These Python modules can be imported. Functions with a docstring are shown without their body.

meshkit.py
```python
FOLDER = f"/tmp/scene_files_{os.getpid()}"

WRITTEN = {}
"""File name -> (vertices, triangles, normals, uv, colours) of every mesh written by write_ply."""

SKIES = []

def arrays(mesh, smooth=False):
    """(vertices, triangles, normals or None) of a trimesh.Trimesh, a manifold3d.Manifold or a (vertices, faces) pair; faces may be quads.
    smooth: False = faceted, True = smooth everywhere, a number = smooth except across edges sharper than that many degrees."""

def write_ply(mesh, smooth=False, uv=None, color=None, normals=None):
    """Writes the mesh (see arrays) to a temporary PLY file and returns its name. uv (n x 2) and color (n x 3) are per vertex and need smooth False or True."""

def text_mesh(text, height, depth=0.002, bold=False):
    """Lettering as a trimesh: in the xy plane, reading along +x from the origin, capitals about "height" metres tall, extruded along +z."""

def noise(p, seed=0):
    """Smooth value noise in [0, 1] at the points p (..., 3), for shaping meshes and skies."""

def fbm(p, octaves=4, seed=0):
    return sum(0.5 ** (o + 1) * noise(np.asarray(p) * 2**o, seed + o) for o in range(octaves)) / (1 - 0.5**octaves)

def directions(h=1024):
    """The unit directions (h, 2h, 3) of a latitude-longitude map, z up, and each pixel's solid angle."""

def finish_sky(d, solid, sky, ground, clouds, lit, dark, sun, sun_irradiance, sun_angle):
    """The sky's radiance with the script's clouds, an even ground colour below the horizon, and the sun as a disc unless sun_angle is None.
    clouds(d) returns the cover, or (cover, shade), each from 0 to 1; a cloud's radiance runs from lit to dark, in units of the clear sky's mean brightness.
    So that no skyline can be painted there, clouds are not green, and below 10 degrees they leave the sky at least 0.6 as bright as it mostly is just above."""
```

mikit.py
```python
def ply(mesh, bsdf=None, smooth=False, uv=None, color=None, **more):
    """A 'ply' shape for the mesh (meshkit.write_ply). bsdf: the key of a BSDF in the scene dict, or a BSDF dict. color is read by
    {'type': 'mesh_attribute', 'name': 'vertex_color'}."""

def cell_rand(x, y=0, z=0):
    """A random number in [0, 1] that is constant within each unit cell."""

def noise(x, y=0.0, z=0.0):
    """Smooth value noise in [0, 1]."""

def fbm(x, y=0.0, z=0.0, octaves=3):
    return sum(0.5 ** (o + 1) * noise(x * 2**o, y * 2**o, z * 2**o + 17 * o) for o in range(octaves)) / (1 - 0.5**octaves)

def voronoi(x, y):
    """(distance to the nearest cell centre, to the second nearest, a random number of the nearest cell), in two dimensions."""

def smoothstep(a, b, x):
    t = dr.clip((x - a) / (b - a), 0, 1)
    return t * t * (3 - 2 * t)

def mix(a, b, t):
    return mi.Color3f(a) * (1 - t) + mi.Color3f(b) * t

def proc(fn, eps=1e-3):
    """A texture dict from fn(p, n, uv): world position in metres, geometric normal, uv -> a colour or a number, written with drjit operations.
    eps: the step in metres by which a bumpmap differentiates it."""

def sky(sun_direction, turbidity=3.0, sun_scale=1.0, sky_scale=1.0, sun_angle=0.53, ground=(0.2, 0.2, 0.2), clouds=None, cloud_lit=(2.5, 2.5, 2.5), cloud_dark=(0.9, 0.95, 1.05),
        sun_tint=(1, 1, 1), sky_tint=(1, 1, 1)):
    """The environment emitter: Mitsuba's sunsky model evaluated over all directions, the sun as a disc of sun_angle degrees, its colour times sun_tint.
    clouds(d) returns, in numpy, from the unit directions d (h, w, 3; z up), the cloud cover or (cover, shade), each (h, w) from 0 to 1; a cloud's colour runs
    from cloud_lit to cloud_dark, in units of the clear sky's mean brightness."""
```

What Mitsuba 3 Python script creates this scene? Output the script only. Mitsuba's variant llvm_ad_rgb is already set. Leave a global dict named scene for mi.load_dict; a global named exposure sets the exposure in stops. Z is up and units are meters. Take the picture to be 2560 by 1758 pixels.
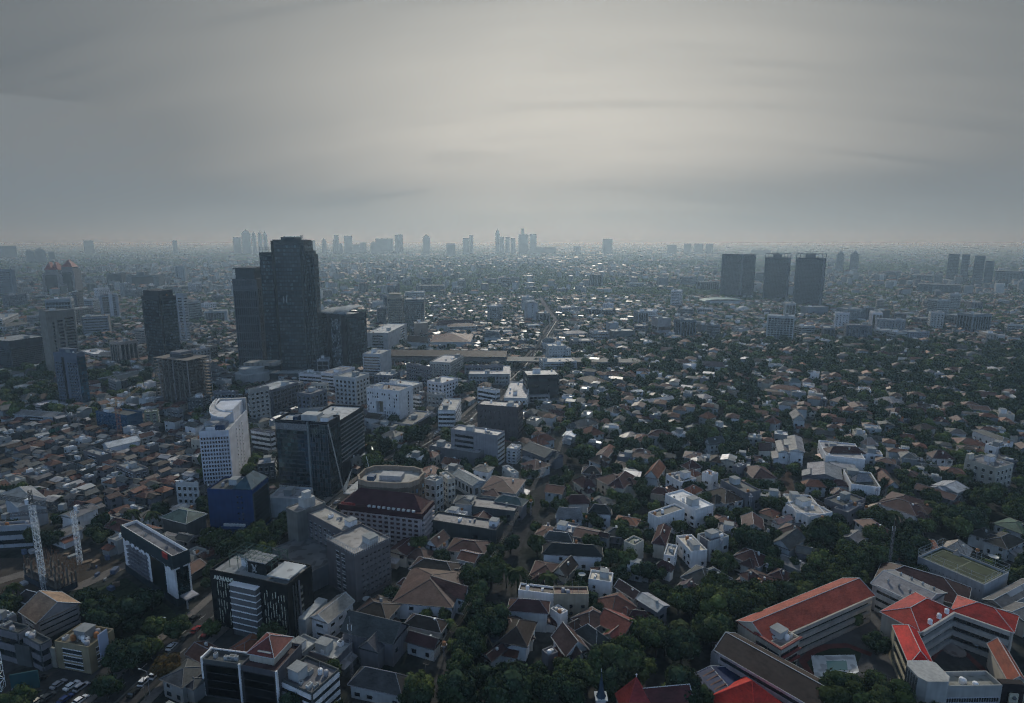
import math, random
import numpy as np
import mitsuba as mi
import drjit as dr
import mikit, meshkit
import trimesh, shapely.geometry as sg
T = mi.ScalarTransform4f
scene, labels = {}, {}

# ------------------------------------------------------------------ camera
CAM_H, FOCAL, HORIZON = 140.0, 1500.0, 601.0          # metres; pixels of the 2560 px wide photograph
PITCH = math.atan((879.0 - HORIZON) / FOCAL)
EYE = np.array([0.0, 0.0, CAM_H])
FWD = np.array([0.0, math.cos(PITCH), -math.sin(PITCH)])
UPV = np.array([0.0, math.sin(PITCH), math.cos(PITCH)])
scene['camera'] = {'type': 'perspective', 'fov': math.degrees(2 * math.atan(1280.0 / FOCAL)), 'fov_axis': 'x', 'near_clip': 1.0, 'far_clip': 80000.0,
                   'to_world': T().look_at(origin=EYE.tolist(), target=(EYE + FWD * 100).tolist(), up=[0, 0, 1]), 'medium': {'type': 'ref', 'id': 'haze_air'}}
exposure = 3.0

# ------------------------------------------------------------------ sky: sun ahead behind thin cloud
SUN_AZ, SUN_EL = 4.0, 33.0
SUN = np.array([math.sin(math.radians(SUN_AZ)) * math.cos(math.radians(SUN_EL)), math.cos(math.radians(SUN_AZ)) * math.cos(math.radians(SUN_EL)), math.sin(math.radians(SUN_EL))])
def clouds(d):
    """thin high overcast: brightest and creamy in the haze below the sun, blue grey away from it, faint long streaks"""
    el = np.degrees(np.arcsin(np.clip(d[..., 2], -1, 1)))
    g = np.degrees(np.arccos(np.clip(d @ SUN, -1, 1)))
    az = np.degrees(np.arctan2(d[..., 0], d[..., 1])) - SUN_AZ
    k = 1.0 / (np.abs(d[..., 2]) + 0.30)
    q = np.stack([d[..., 0] * k * 0.9 + 0.30 * d[..., 1] * k, d[..., 1] * k * 2.2 + 0.25 * d[..., 0] * k, np.zeros_like(k)], -1)
    warp = meshkit.fbm(q * 0.8 + 2.0, 3, seed=4)
    wisp = np.clip(meshkit.fbm(q * np.array([2.2, 9.0, 1.0]) + 2.2 * warp[..., None] + 31.0, 5, seed=21) - 0.52, 0, 1)
    wide = meshkit.fbm(q * 0.9 + 0.8 * warp[..., None] + 5.0, 4, seed=3) - 0.5
    fine = meshkit.fbm(q * np.array([1.6, 4.5, 1.0]) + 1.2 * warp[..., None] + 11.0, 4, seed=9) - 0.5
    veil = np.exp(-(az / 30.0) ** 2) * np.exp(-((el - 9.0) / 16.0) ** 2)
    glow = 0.74 * veil + 0.12 * np.exp(-(g / 26.0) ** 2) + 0.16 * np.exp(-(np.maximum(el, 0) / 5.0) ** 2) * np.exp(-(az / 75.0) ** 2) + 0.07 * np.exp(-(g / 80.0) ** 2)
    bank = np.exp(-((el - 4.2 - 2.4 * warp + 1.2) / 1.3) ** 2) * (0.06 + 0.5 * np.clip(fine + 0.12, 0, 1))
    shade = 1.0 - glow - (0.18 * wide + 0.20 * fine - 0.34 * wisp) * (0.30 + glow) + 0.6 * bank + 0.42 * np.exp(-(np.maximum(el, 0) / 5.0) ** 2) * np.clip(glow * 1.6, 0, 1)
    cover = 1.0 - 0.04 * np.exp(-(np.maximum(el, 0) / 3.6) ** 2)
    back = np.clip((np.abs(az) - 60.0) / 100.0, 0, 1) * np.clip(1.2 - el / 90.0, 0, 1)      # cover thinned to clear blue out of view, added as fill for the facades
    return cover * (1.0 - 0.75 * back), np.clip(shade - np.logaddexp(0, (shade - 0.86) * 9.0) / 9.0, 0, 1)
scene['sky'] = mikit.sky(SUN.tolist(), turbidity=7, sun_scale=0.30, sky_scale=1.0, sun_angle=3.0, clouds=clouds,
                         cloud_lit=(0.80, 0.765, 0.68), cloud_dark=(0.016, 0.052, 0.092), sun_tint=(0.76, 0.96, 1.28), sky_tint=(0.62, 0.86, 1.12))  # sky tint raised and blued, mostly for the fill behind the camera

# ------------------------------------------------------------------ haze
scene['haze_air'] = {'type': 'homogeneous', 'albedo': {'type': 'rgb', 'value': [0.70, 0.70, 0.71]}, 'sigma_t': {'type': 'rgb', 'value': [1.3e-4, 1.85e-4, 2.35e-4]}, 'phase': {'type': 'hg', 'g': 0.55}}
scene['haze'] = {'type': 'cube', 'to_world': T().translate([0, 14000, 139.0]).scale([26000, 16500, 140.0]), 'bsdf': {'type': 'null'}, 'interior': {'type': 'ref', 'id': 'haze_air'}}
labels['haze'] = {'label': 'bluish grey haze hanging over the whole city', 'category': 'haze', 'kind': 'stuff'}

# ------------------------------------------------------------------ pixels to world
def ray(x, y):
    return FWD + (x - 1280.0) / FOCAL * np.array([1.0, 0, 0]) - (y - 879.0) / FOCAL * UPV
def at(x, y, z=0.0):
    d = ray(x, y)
    return EYE + d * ((z - CAM_H) / d[2])
def pixel(p):
    v = np.asarray(p, float) - EYE
    w = v @ FWD
    return 1280.0 + FOCAL * v[0] / w, 879.0 - FOCAL * (v @ UPV) / w
def depth(p):
    return (np.asarray(p, float) - EYE) @ FWD
CROP = dict(A=(0, 560, 3.631), B=(500, 560, 3.631), C=(1000, 560, 3.631), D=(1640, 560, 2.526), E=(0, 900, 4.648), F=(450, 900, 3.628), G=(850, 800, 3.628),
            I=(0, 1200, 2.86), J=(450, 1200, 2.86), K=(850, 1200, 2.86), L=(1250, 1200, 2.86), M=(1750, 1240, 2.869), N=(1250, 850, 3.546), O=(1850, 850, 3.273), W=(0, 0, 0.9078))
def px(c, p):
    o = CROP[c]
    return o[0] + p[0] / o[2], o[1] + p[1] / o[2]

# ------------------------------------------------------------------ mesh builder with a colour code per face
def code(c):
    q = [int(round(63 * math.sqrt(min(max(v, 0.0), 1.0)))) for v in c]
    return float(q[0] * 4096 + q[1] * 64 + q[2])
def vec(*a):
    return np.array(a, float)
def unit(v):
    return v / max(np.linalg.norm(v), 1e-9)
Z = vec(0, 0, 1)
class MB:
    def __init__(self):
        self.v, self.f, self.c, self.n = [], [], [], 0
    def add(self, v, f, c):
        v = np.asarray(v, float)
        self.v.append(v); self.f.append(np.asarray(f, int) + self.n)
        self.c.append(np.full(len(v), code(c)) if len(np.shape(c)) == 1 else np.asarray(c)[0])
        self.n += len(v)
        return self
    def para(self, o, a, b, c, col):
        v = [o, o + a, o + a + b, o + b, o + c, o + a + c, o + a + b + c, o + b + c]
        return self.add(v, BOXF, col)
    def box(self, x0, x1, y0, y1, z0, z1, col):
        return self.para(vec(x0, y0, z0), vec(x1 - x0, 0, 0), vec(0, y1 - y0, 0), vec(0, 0, z1 - z0), col)
    def tri(self, a, b, c, col):
        return self.add([a, b, c], [[0, 1, 2]], col)
    def quad(self, a, b, c, d, col):
        return self.add([a, b, c, d], [[0, 1, 2], [0, 2, 3]], col)
    def slab(self, pts, t, col):
        """convex polygon pts (top face) with thickness t downward"""
        n = len(pts); pts = np.asarray(pts, float)
        v = np.vstack([pts, pts - Z * t])
        f = [[0, i, i + 1] for i in range(1, n - 1)] + [[n, n + i + 1, n + i] for i in range(1, n - 1)]
        for i in range(n):
            j = (i + 1) % n
            f += [[i, n + i, n + j], [i, n + j, j]]
        return self.add(v, f, col)
    def prism(self, poly, z0, z1, col, cap=True):
        """any simple polygon [(x, y)], extruded"""
        p = sg.polygon.orient(sg.Polygon(poly))
        m = trimesh.creation.extrude_polygon(p, z1 - z0, engine='earcut')
        return self.add(np.array(m.vertices) + Z * z0, m.faces, col)
    def tube(self, p0, p1, r, col, sides=6, r1=None):
        r1 = r if r1 is None else r1
        d = unit(np.asarray(p1) - p0); a = unit(np.cross(d, vec(1, 0, 0) if abs(d[0]) < 0.8 else vec(0, 1, 0))); b = np.cross(d, a)
        t = np.arange(sides) * 2 * math.pi / sides
        ring = np.cos(t)[:, None] * a + np.sin(t)[:, None] * b
        v = np.vstack([p0 + ring * r, p1 + ring * r1, [p0], [p1]])
        f = []
        for i in range(sides):
            j = (i + 1) % sides
            f += [[i, j, sides + j], [i, sides + j, sides + i], [i, 2 * sides, j], [sides + i, sides + j, 2 * sides + 1]]
        return self.add(v, f, col)
    def lathe(self, c, prof, col, sides=16):
        """prof: [(radius, z)] from bottom to top round the vertical through c"""
        t = np.arange(sides) * 2 * math.pi / sides
        v = np.vstack([np.stack([c[0] + r * np.cos(t), c[1] + r * np.sin(t), np.full(sides, c[2] + z)], 1) for r, z in prof])
        f = []
        for k in range(len(prof) - 1):
            for i in range(sides):
                j = (i + 1) % sides
                f += [[k * sides + i, k * sides + j, (k + 1) * sides + j], [k * sides + i, (k + 1) * sides + j, (k + 1) * sides + i]]
        return self.add(v, f, col)
    def mesh(self):
        v = np.vstack(self.v); u = np.concatenate(self.c)
        return (v, np.vstack(self.f)), np.stack([u, np.zeros_like(u)], 1)
BOXF = [[0, 2, 1], [0, 3, 2], [4, 5, 6], [4, 6, 7], [0, 1, 5], [0, 5, 4], [2, 3, 7], [2, 7, 6], [1, 2, 6], [1, 6, 5], [3, 0, 4], [3, 4, 7]]

taken = {}
def key(name):
    n = taken.get(name, 0); taken[name] = n + 1
    return name if n == 0 else f'{name}_{n:03d}'
def put(name, mb, bsdf, parent=None, kind=None):
    """one entry of the scene; returns its key"""
    if mb.n == 0: return None
    k = key(parent + '__' + name if parent else name)
    m, uv = mb.mesh()
    scene[k] = mikit.ply(m, bsdf, uv=uv)
    if kind: labels.setdefault(k, {})['kind'] = kind
    return k
UNIT = {}
def unitbox(col, bsdf):
    q = (code(col), bsdf)
    if q not in UNIT:
        m, uv = MB().box(0, 1, 0, 1, 0, 1, col).mesh()
        UNIT[q] = mikit.ply(m, bsdf, uv=uv)
    return UNIT[q]
def put_box(name, o, a, b, c, col, bsdf, parent):
    k = key(parent + '__' + name)
    m = np.eye(4); m[:3, 0], m[:3, 1], m[:3, 2], m[:3, 3] = a, b, c, o
    scene[k] = {**unitbox(col, bsdf), 'to_world': T(m)}
    return k
def tag(k, label, cat, group=None, kind=None):
    labels[k] = {**labels.get(k, {}), 'label': label, 'category': cat}
    if group: labels[k]['group'] = group
    if kind: labels[k]['kind'] = kind

# ------------------------------------------------------------------ materials (colour comes from the code in u)
def col_of(uv):
    n = dr.floor(uv[0] + 0.5)
    r = dr.floor(n / 4096); g = dr.floor((n - r * 4096) / 64); b = n - r * 4096 - g * 64
    return mi.Color3f(dr.square(r / 63), dr.square(g / 63), dr.square(b / 63))
def f_wall(p, n, uv):
    streak = mikit.noise((p[0] + p[1]) * 1.3, (p[0] - p[1]) * 1.3, p[2] * 0.13)
    blot = mikit.fbm(p[0] * 0.22, p[1] * 0.22, p[2] * 0.3)
    return col_of(uv) * (0.62 + 0.42 * blot + 0.22 * (streak - 0.3))
def f_tile(p, n, uv):
    row = 0.55 * mikit.noise(p[0] * 1.1, p[1] * 1.1, p[2] * 3.0) + 0.45 * mikit.noise(p[0] * 3.1, p[1] * 3.1, p[2] * 7.0)
    blot = mikit.fbm(p[0] * 0.3, p[1] * 0.3, p[2] * 0.3 + 7)
    return col_of(uv) * (0.15 + 0.75 * row + 0.95 * blot)
def f_flat(p, n, uv):
    blot = mikit.fbm(p[0] * 0.16 + 31, p[1] * 0.16, p[2] * 0.1, 4)
    stain = mikit.smoothstep(0.55, 0.75, mikit.noise(p[0] * 0.5, p[1] * 0.5, 4.0))
    return col_of(uv) * (0.5 + 0.75 * blot) * (1 - 0.35 * stain)
def f_leaf(p, n, uv):
    return col_of(uv) * (0.55 + 0.9 * mikit.noise(p[0] * 1.3, p[1] * 1.3, p[2] * 1.3))
def f_ground(p, n, uv):
    a = mikit.fbm(p[0] * 0.05, p[1] * 0.05, 1.0, 4); b = mikit.fbm(p[0] * 0.6, p[1] * 0.6, 3.0)
    return mikit.mix((0.026, 0.032, 0.028), (0.065, 0.065, 0.062), mikit.smoothstep(0.35, 0.65, a)) * (0.5 + b)
def f_road(p, n, uv):
    return col_of(uv) * (0.6 + 0.55 * mikit.fbm(p[0] * 0.35, p[1] * 0.35, 2.0, 4) + 0.25 * mikit.noise(p[0] * 2.5, p[1] * 2.5, 0))
def f_grass(p, n, uv):
    return col_of(uv) * (0.4 + 0.7 * mikit.fbm(p[0] * 0.12, p[1] * 0.12, 2.0, 4) + 0.5 * mikit.noise(p[0] * 1.5, p[1] * 1.5, 0))
def f_far(p, n, uv):
    return col_of(uv)
def two(b): return {'type': 'twosided', 'bsdf': b}
def princ(fn, rough, spec=0.5, metal=0.0, **k):
    return two({'type': 'principled', 'base_color': mikit.proc(fn), 'roughness': rough, 'specular': spec, 'metallic': metal, **k})
scene['m_wall'] = princ(f_wall, 0.75, 0.3)
scene['m_tile'] = princ(f_tile, 0.62, 0.25)
scene['m_flat'] = princ(f_flat, 0.6, 0.28)
scene['m_metal'] = princ(f_flat, 0.44, 0.45, 0.3)
scene['m_glass'] = princ(f_far, 0.09, 0.75)
scene['m_mirror'] = princ(f_far, 0.06, 0.6, 0.85)
scene['m_trim'] = princ(f_far, 0.5, 0.4)
scene['m_leaf'] = two({'type': 'diffuse', 'reflectance': mikit.proc(f_leaf)})
scene['m_ground'] = two({'type': 'diffuse', 'reflectance': mikit.proc(f_ground)})
scene['m_road'] = two({'type': 'diffuse', 'reflectance': mikit.proc(f_road)})
scene['m_grass'] = two({'type': 'diffuse', 'reflectance': mikit.proc(f_grass)})
scene['m_paint'] = princ(f_far, 0.25, 0.5, 0.0, clearcoat=0.7)
scene['m_water'] = princ(f_far, 0.05, 0.6)

# colours (albedo)
WHITE, CREAM, PALE, CONC, GREY, DGREY, SLATE, BLACK = (.76, .77, .77), (.55, .51, .43), (.47, .48, .49), (.28, .285, .285), (.17, .175, .18), (.085, .09, .095), (.05, .055, .06), (.018, .02, .022)
MAROON, BROWN, RED, ORANGE, RUST, DBROWN = (.055, .027, .026), (.085, .052, .042), (.36, .035, .02), (.20, .085, .05), (.12, .05, .038), (.040, .029, .027)
GLASS, TEAL, NAVY, GREEN, BEIGE, STEEL, ZINC = (.012, .018, .022), (.02, .05, .06), (.012, .035, .13), (.06, .10, .075), (.36, .30, .22), (.30, .31, .32), (.36, .37, .38)
# ------------------------------------------------------------------ buildings
def tint(c, s): return tuple(min(1.0, v * s) for v in c)
FOOT = []                    # footprints kept clear of scattered houses and trees: (polygon, kind)
MARK = []                    # landmarks for the labels: (short name, centre)
AUTO = []                    # things that get their label at the end: (key, category, description, centre)
def perp(a):                 # horizontal perpendicular that leads away from the camera or, failing that, to the left
    b = unit(vec(-a[1], a[0], 0))
    return b
def solve(c, near, R, L, h=None, z0=0.0):
    """near corner, right and left top corners in crop pixels -> (P0, a, b, h): P0 at the foot of the near edge, a to the right, b to the back; R or L may be metres"""
    x, y = px(c, near[:2])
    if h is None:
        P0 = at(*px(c, (near[0], near[2])), z0)
        r = ray(x, y); t = (P0[1]) / r[1]; P0[0] = r[0] * t
        h = max(CAM_H + r[2] * t - z0, 2.5)
    else:
        P0 = at(x, y, z0 + h); P0[2] = z0
    top = P0[2] + h
    def edge(q, sgn):
        if not isinstance(q, tuple): return None
        qx, qy = px(c, q); r = ray(qx, qy); s = .45 if isinstance(R, tuple) and isinstance(L, tuple) else .1
        w = None
        if CAM_H - top > 0.1 * P0[1]:
            w = at(qx, qy, top) - P0; w[2] = 0
            if abs(w[1]) > 2.2 * abs(w[0]) and np.linalg.norm(w) > 45: w = None
        if w is None:          # a roof seen nearly edge-on: assume the wall turns away by a set angle
            X = r[0] / r[1]
            t = (X * P0[1] - P0[0]) / (1 - X * s) if sgn > 0 else (P0[0] - X * P0[1]) / (1 + X * s)
            w = vec(sgn * t, s * t, 0)
        return w
    a, b = edge(R, 1), edge(L, -1)
    if a is None and b is None: a = vec(R, 0, 0)
    if a is None: a = unit(vec(b[1], -b[0], 0)) * (R if not isinstance(R, tuple) else 1)
    if b is None: b = unit(vec(-a[1], a[0], 0)) * L
    elif isinstance(R, tuple):
        la, lb = np.linalg.norm(a), np.linalg.norm(b)
        if la >= lb:
            d = unit(vec(-a[1], a[0], 0)); b = d * max(abs(b @ d), 0.45 * lb)
        else:
            d = unit(vec(b[1], -b[0], 0)); a = d * max(abs(a @ d), 0.45 * la)
    def refit(v, q):        # make the far top corner fall on its column again
        if not isinstance(q, tuple): return v
        w = fit(P0, v, c, q[0], top)
        return w if w @ v > 0 and .4 < np.linalg.norm(w) / np.linalg.norm(v) < 6 else v
    return P0, refit(a, R), refit(b, L), h
def fit(P0, d, c, x, z):
    """the vector along d from P0 whose end, at height z, falls on the crop column x"""
    X = (px(c, (x, 0))[0] - 1280.0) / FOCAL; d = unit(d); q = P0 * vec(1, 1, 0) + Z * z - EYE
    g = lambda p: p[0] - X * (p @ FWD)
    return d * (-g(q) / (g(q + d) - g(q)))
def keep(P0, a, b, grow=1.5, kind='building'):
    ua, ub = unit(a), unit(b)
    q = [P0 - ua * grow - ub * grow, P0 + a + ua * grow - ub * grow, P0 + a + b + ua * grow + ub * grow, P0 + b - ua * grow + ub * grow]
    FOOT.append((sg.Polygon([p[:2] for p in q]), kind))
def rnd(seed): return random.Random(seed)

def facade(k, o, e, n, L, h, st, seed=1):
    """windows and facade relief on one wall: o lower left corner seen from outside, e along the wall, n outward"""
    r = rnd(seed)
    kind, nf, nb = st['k'], st['f'], st['b']
    if kind == 'blank': return
    z0, z1 = st.get('z0', 0.05 * h), h - st.get('top', 0.06 * h)
    m0, m1 = st.get('m0', 0.03) * L, L - st.get('m1', 0.03) * L
    fh, bw = (z1 - z0) / nf, (m1 - m0) / nb
    g = st.get('g', GLASS); tc = st.get('t', WHITE); mat = st.get('mat', 'm_glass')
    ppm = FOCAL / max(depth(o + e * L / 2 + Z * h / 2), 50)
    wf, hf = st.get('w', {'win': .5, 'grid': .82, 'band': .96, 'curtain': .93, 'fin': .8, 'slit': .35}[kind]), st.get('hh', {'win': .55, 'grid': .72, 'band': .5, 'curtain': .9, 'fin': .92, 'slit': .9}[kind])
    single = bw * wf * ppm >= 8 and fh * hf * ppm >= 4 and nf * nb <= st.get('most', 170)
    mb, trim, sill = MB(), MB(), MB()
    for j in range(nf):
        for i in range(nb):
            if (skip := st.get('skip')) and skip(i, j): continue
            if kind == 'slit' and r.random() < st.get('gap', 0.25): continue
            w, hh = bw * wf, fh * hf
            s, zz = m0 + (i + .5) * bw - w / 2, z0 + j * fh + (fh - hh) * .5
            if kind == 'slit': zz += r.choice((-.2, 0, .2)) * fh
            q = o + e * s + Z * zz - n * .1
            col = tint(g, r.choice((.6, .8, 1, 1, 1.35, 1.9))) if not st.get('even') else tint(g, r.uniform(.9, 1.1))
            if st.get('lit') and r.random() < st['lit']: col = (.30, .30, .24)
            if single: put_box(st.get('name', 'window'), q, e * w, n * .14, Z * hh, col, mat, k)
            else: mb.para(q, e * w, n * .14, Z * hh, col)
            if kind == 'win' and (single or bw * wf * ppm > 4):
                sill.para(o + e * (s - .08) + Z * (zz - .18), e * (w + .16), n * .22, Z * .16, tint(tc, .85))
                sill.para(o + e * (s - .08) + Z * (zz + hh), e * (w + .16), n * .26, Z * .14, tint(tc, .85))
    put('window_pane', mb, mat, k, 'stuff')
    put('window_frame', sill, 'm_trim', k, 'stuff')
    d = st.get('d', {'grid': .35, 'band': .3, 'curtain': .14, 'fin': .5}.get(kind, 0))
    if d:
        if kind in ('grid', 'curtain'):
            for i in range(nb + 1): trim.para(o + e * (m0 + i * bw - bw * (1 - wf) / 2) + Z * z0, e * bw * (1 - wf), n * d, Z * (z1 - z0), tc)
            for j in range(nf + 1): trim.para(o + e * (m0 - bw * (1 - wf) / 2) + Z * (z0 + j * fh - fh * (1 - hf) / 2), e * (m1 - m0 + bw * (1 - wf)), n * (d - .03), Z * fh * (1 - hf), tc)
        elif kind == 'band':
            for j in range(nf + 1): trim.para(o + e * m0 + Z * (z0 + j * fh - fh * (1 - hf) / 2), e * (m1 - m0), n * d, Z * fh * (1 - hf), tc)
        elif kind == 'fin':
            for i in range(nb + 1): trim.para(o + e * (m0 + i * bw - bw * (1 - wf) / 2) + Z * z0, e * bw * (1 - wf), n * d, Z * (z1 - z0), tc)
        put({'grid': 'facade_frame', 'curtain': 'mullion_frame', 'band': 'spandrel_trim', 'fin': 'facade_rib'}[kind], trim, 'm_wall', k, 'stuff')

def roof_deck(k, P0, a, b, z, col, wcol, par=1.1, name='roof', mat='m_flat'):
    """flat roof inside a parapet that stands flush with the walls"""
    ua, ub = unit(a), unit(b); t = .3
    put(name, MB().para(P0 + ua * t + ub * t + Z * (z - P0[2]), a - ua * 2 * t, b - ub * 2 * t, Z * .12, col), mat, k)
    m = MB(); O = P0 + Z * (z - P0[2])
    m.para(O, a, ub * t, Z * par, wcol); m.para(O + b - ub * t, a, ub * t, Z * par, wcol)
    m.para(O + ub * t, ua * t, b - ub * 2 * t, Z * par, wcol); m.para(O + a - ua * t + ub * t, ua * t, b - ub * 2 * t, Z * par, wcol)
    put('parapet', m, 'm_wall', k)
def clutter(k, P0, a, b, z, n, seed, big=True):
    """rooftop plant: stair house, tanks, air conditioners, vents"""
    r = rnd(seed); la, lb = np.linalg.norm(a), np.linalg.norm(b); ua, ub = unit(a), unit(b); O = P0 + Z * (z + .12 - P0[2])
    if big and min(la, lb) > 7:
        w, d, hh = min(r.uniform(3.5, 7), la * .4), min(r.uniform(3, 5), lb * .5), r.uniform(2.4, 3.6)
        c = O + ua * r.uniform(1, max(1.1, la - w - 1)) + ub * r.uniform(1, max(1.1, lb - d - 1))
        put('stair_house', MB().para(c, ua * w, ub * d, Z * hh, r.choice((PALE, CONC, WHITE))).para(c - ua * .2 - ub * .2 + Z * hh, ua * (w + .4), ub * (d + .4), Z * .2, CONC), 'm_wall', k)
    for _ in range(n):
        c = O + ua * r.uniform(.8, max(.9, la - 2.2)) + ub * r.uniform(.8, max(.9, lb - 2))
        t = r.random()
        if t < .3: put('water_tank', MB().lathe(c, [(.01, 0), (.75, 0), (.78, 1.4), (.55, 1.75), (.01, 1.85)], r.choice((STEEL, (.30, .12, .04), WHITE)), 12), 'm_trim', k)
        elif t < .85:
            w, d, hh = r.uniform(.8, 2.2), r.uniform(.6, 1.4), r.uniform(.7, 1.5)
            put('air_conditioner', MB().para(c, ua * w, ub * d, Z * hh, r.choice((PALE, WHITE, CONC, GREY))).para(c + ua * w * .2 + ub * d * .2 + Z * hh, ua * w * .6, ub * d * .6, Z * .06, DGREY), 'm_trim', k)
        else: put('antenna_mast', MB().tube(c, c + Z * r.uniform(3, 6), .06, STEEL, 4).tube(c + Z * 2.6 - ua * .6, c + Z * 2.6 + ua * .6, .04, STEEL, 4), 'm_trim', k)

def roof_sheet(mt, mf, P0, a, b, z, rise, typ, col, over=.6, fcol=PALE):
    """hipped or gabled roof over the rectangle; mf takes the pale ridge caps and fascias. Returns the ridge ends."""
    la, lb = np.linalg.norm(a), np.linalg.norm(b); ua, ub = unit(a), unit(b)
    if la < lb:          # the ridge runs along the longer side
        P0, a, b, ua, ub, la, lb = P0 + a, b, -a, ub, -ua, lb, la
    O = P0 - ua * over - ub * over; O[2] = z
    A, B = a + ua * 2 * over, b + ub * 2 * over
    c0, c1, c2, c3 = O, O + A, O + A + B, O + B
    ins = min((lb / 2 + over) * (.98 if typ == 'hip' else 0), np.linalg.norm(A) * .49)
    r0, r1 = O + B / 2 + ua * ins + Z * rise, O + B / 2 + A - ua * ins + Z * rise
    dn = Z * .16
    mt.quad(c0, c1, r1, r0, col).quad(c2, c3, r0, r1, tint(col, .97))
    if typ == 'hip': mt.tri(c1, c2, r1, tint(col, 1.03)).tri(c3, c0, r0, col)
    mt.quad(c0 - dn, c3 - dn, c2 - dn, c1 - dn, tint(col, .8))
    if mf is not None:
        for p, q in ((c0, c1), (c2, c3)) + (((c1, c2), (c3, c0)) if typ == 'hip' else ()):
            d = unit(q - p); s = unit(np.cross(d, Z))
            mf.para(p - dn * 1.4, q - p, s * .1, Z * .26, fcol)
        mf.tube(r0 + Z * .04, r1 + Z * .04, .12, fcol, 5)
        for p, q in ((c0, r0), (c3, r0), (c1, r1), (c2, r1)):
            mf.tube(p + Z * .06, q + Z * .06, .10 if typ == 'hip' else .12, fcol, 5)
    return r0, r1
def gable_wall(mw, P0, a, b, z, rise, wcol):
    la, lb = np.linalg.norm(a), np.linalg.norm(b)
    if la < lb: P0, a, b = P0 + a, b, -a
    for o, sg_ in ((P0, 1), (P0 + a, -1)):
        o = o.copy(); o[2] = z
        t = unit(a) * .02 * sg_
        mw.tri(o + t, o + b + t, o + b / 2 + Z * rise * .96 + t, wcol)

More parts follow.
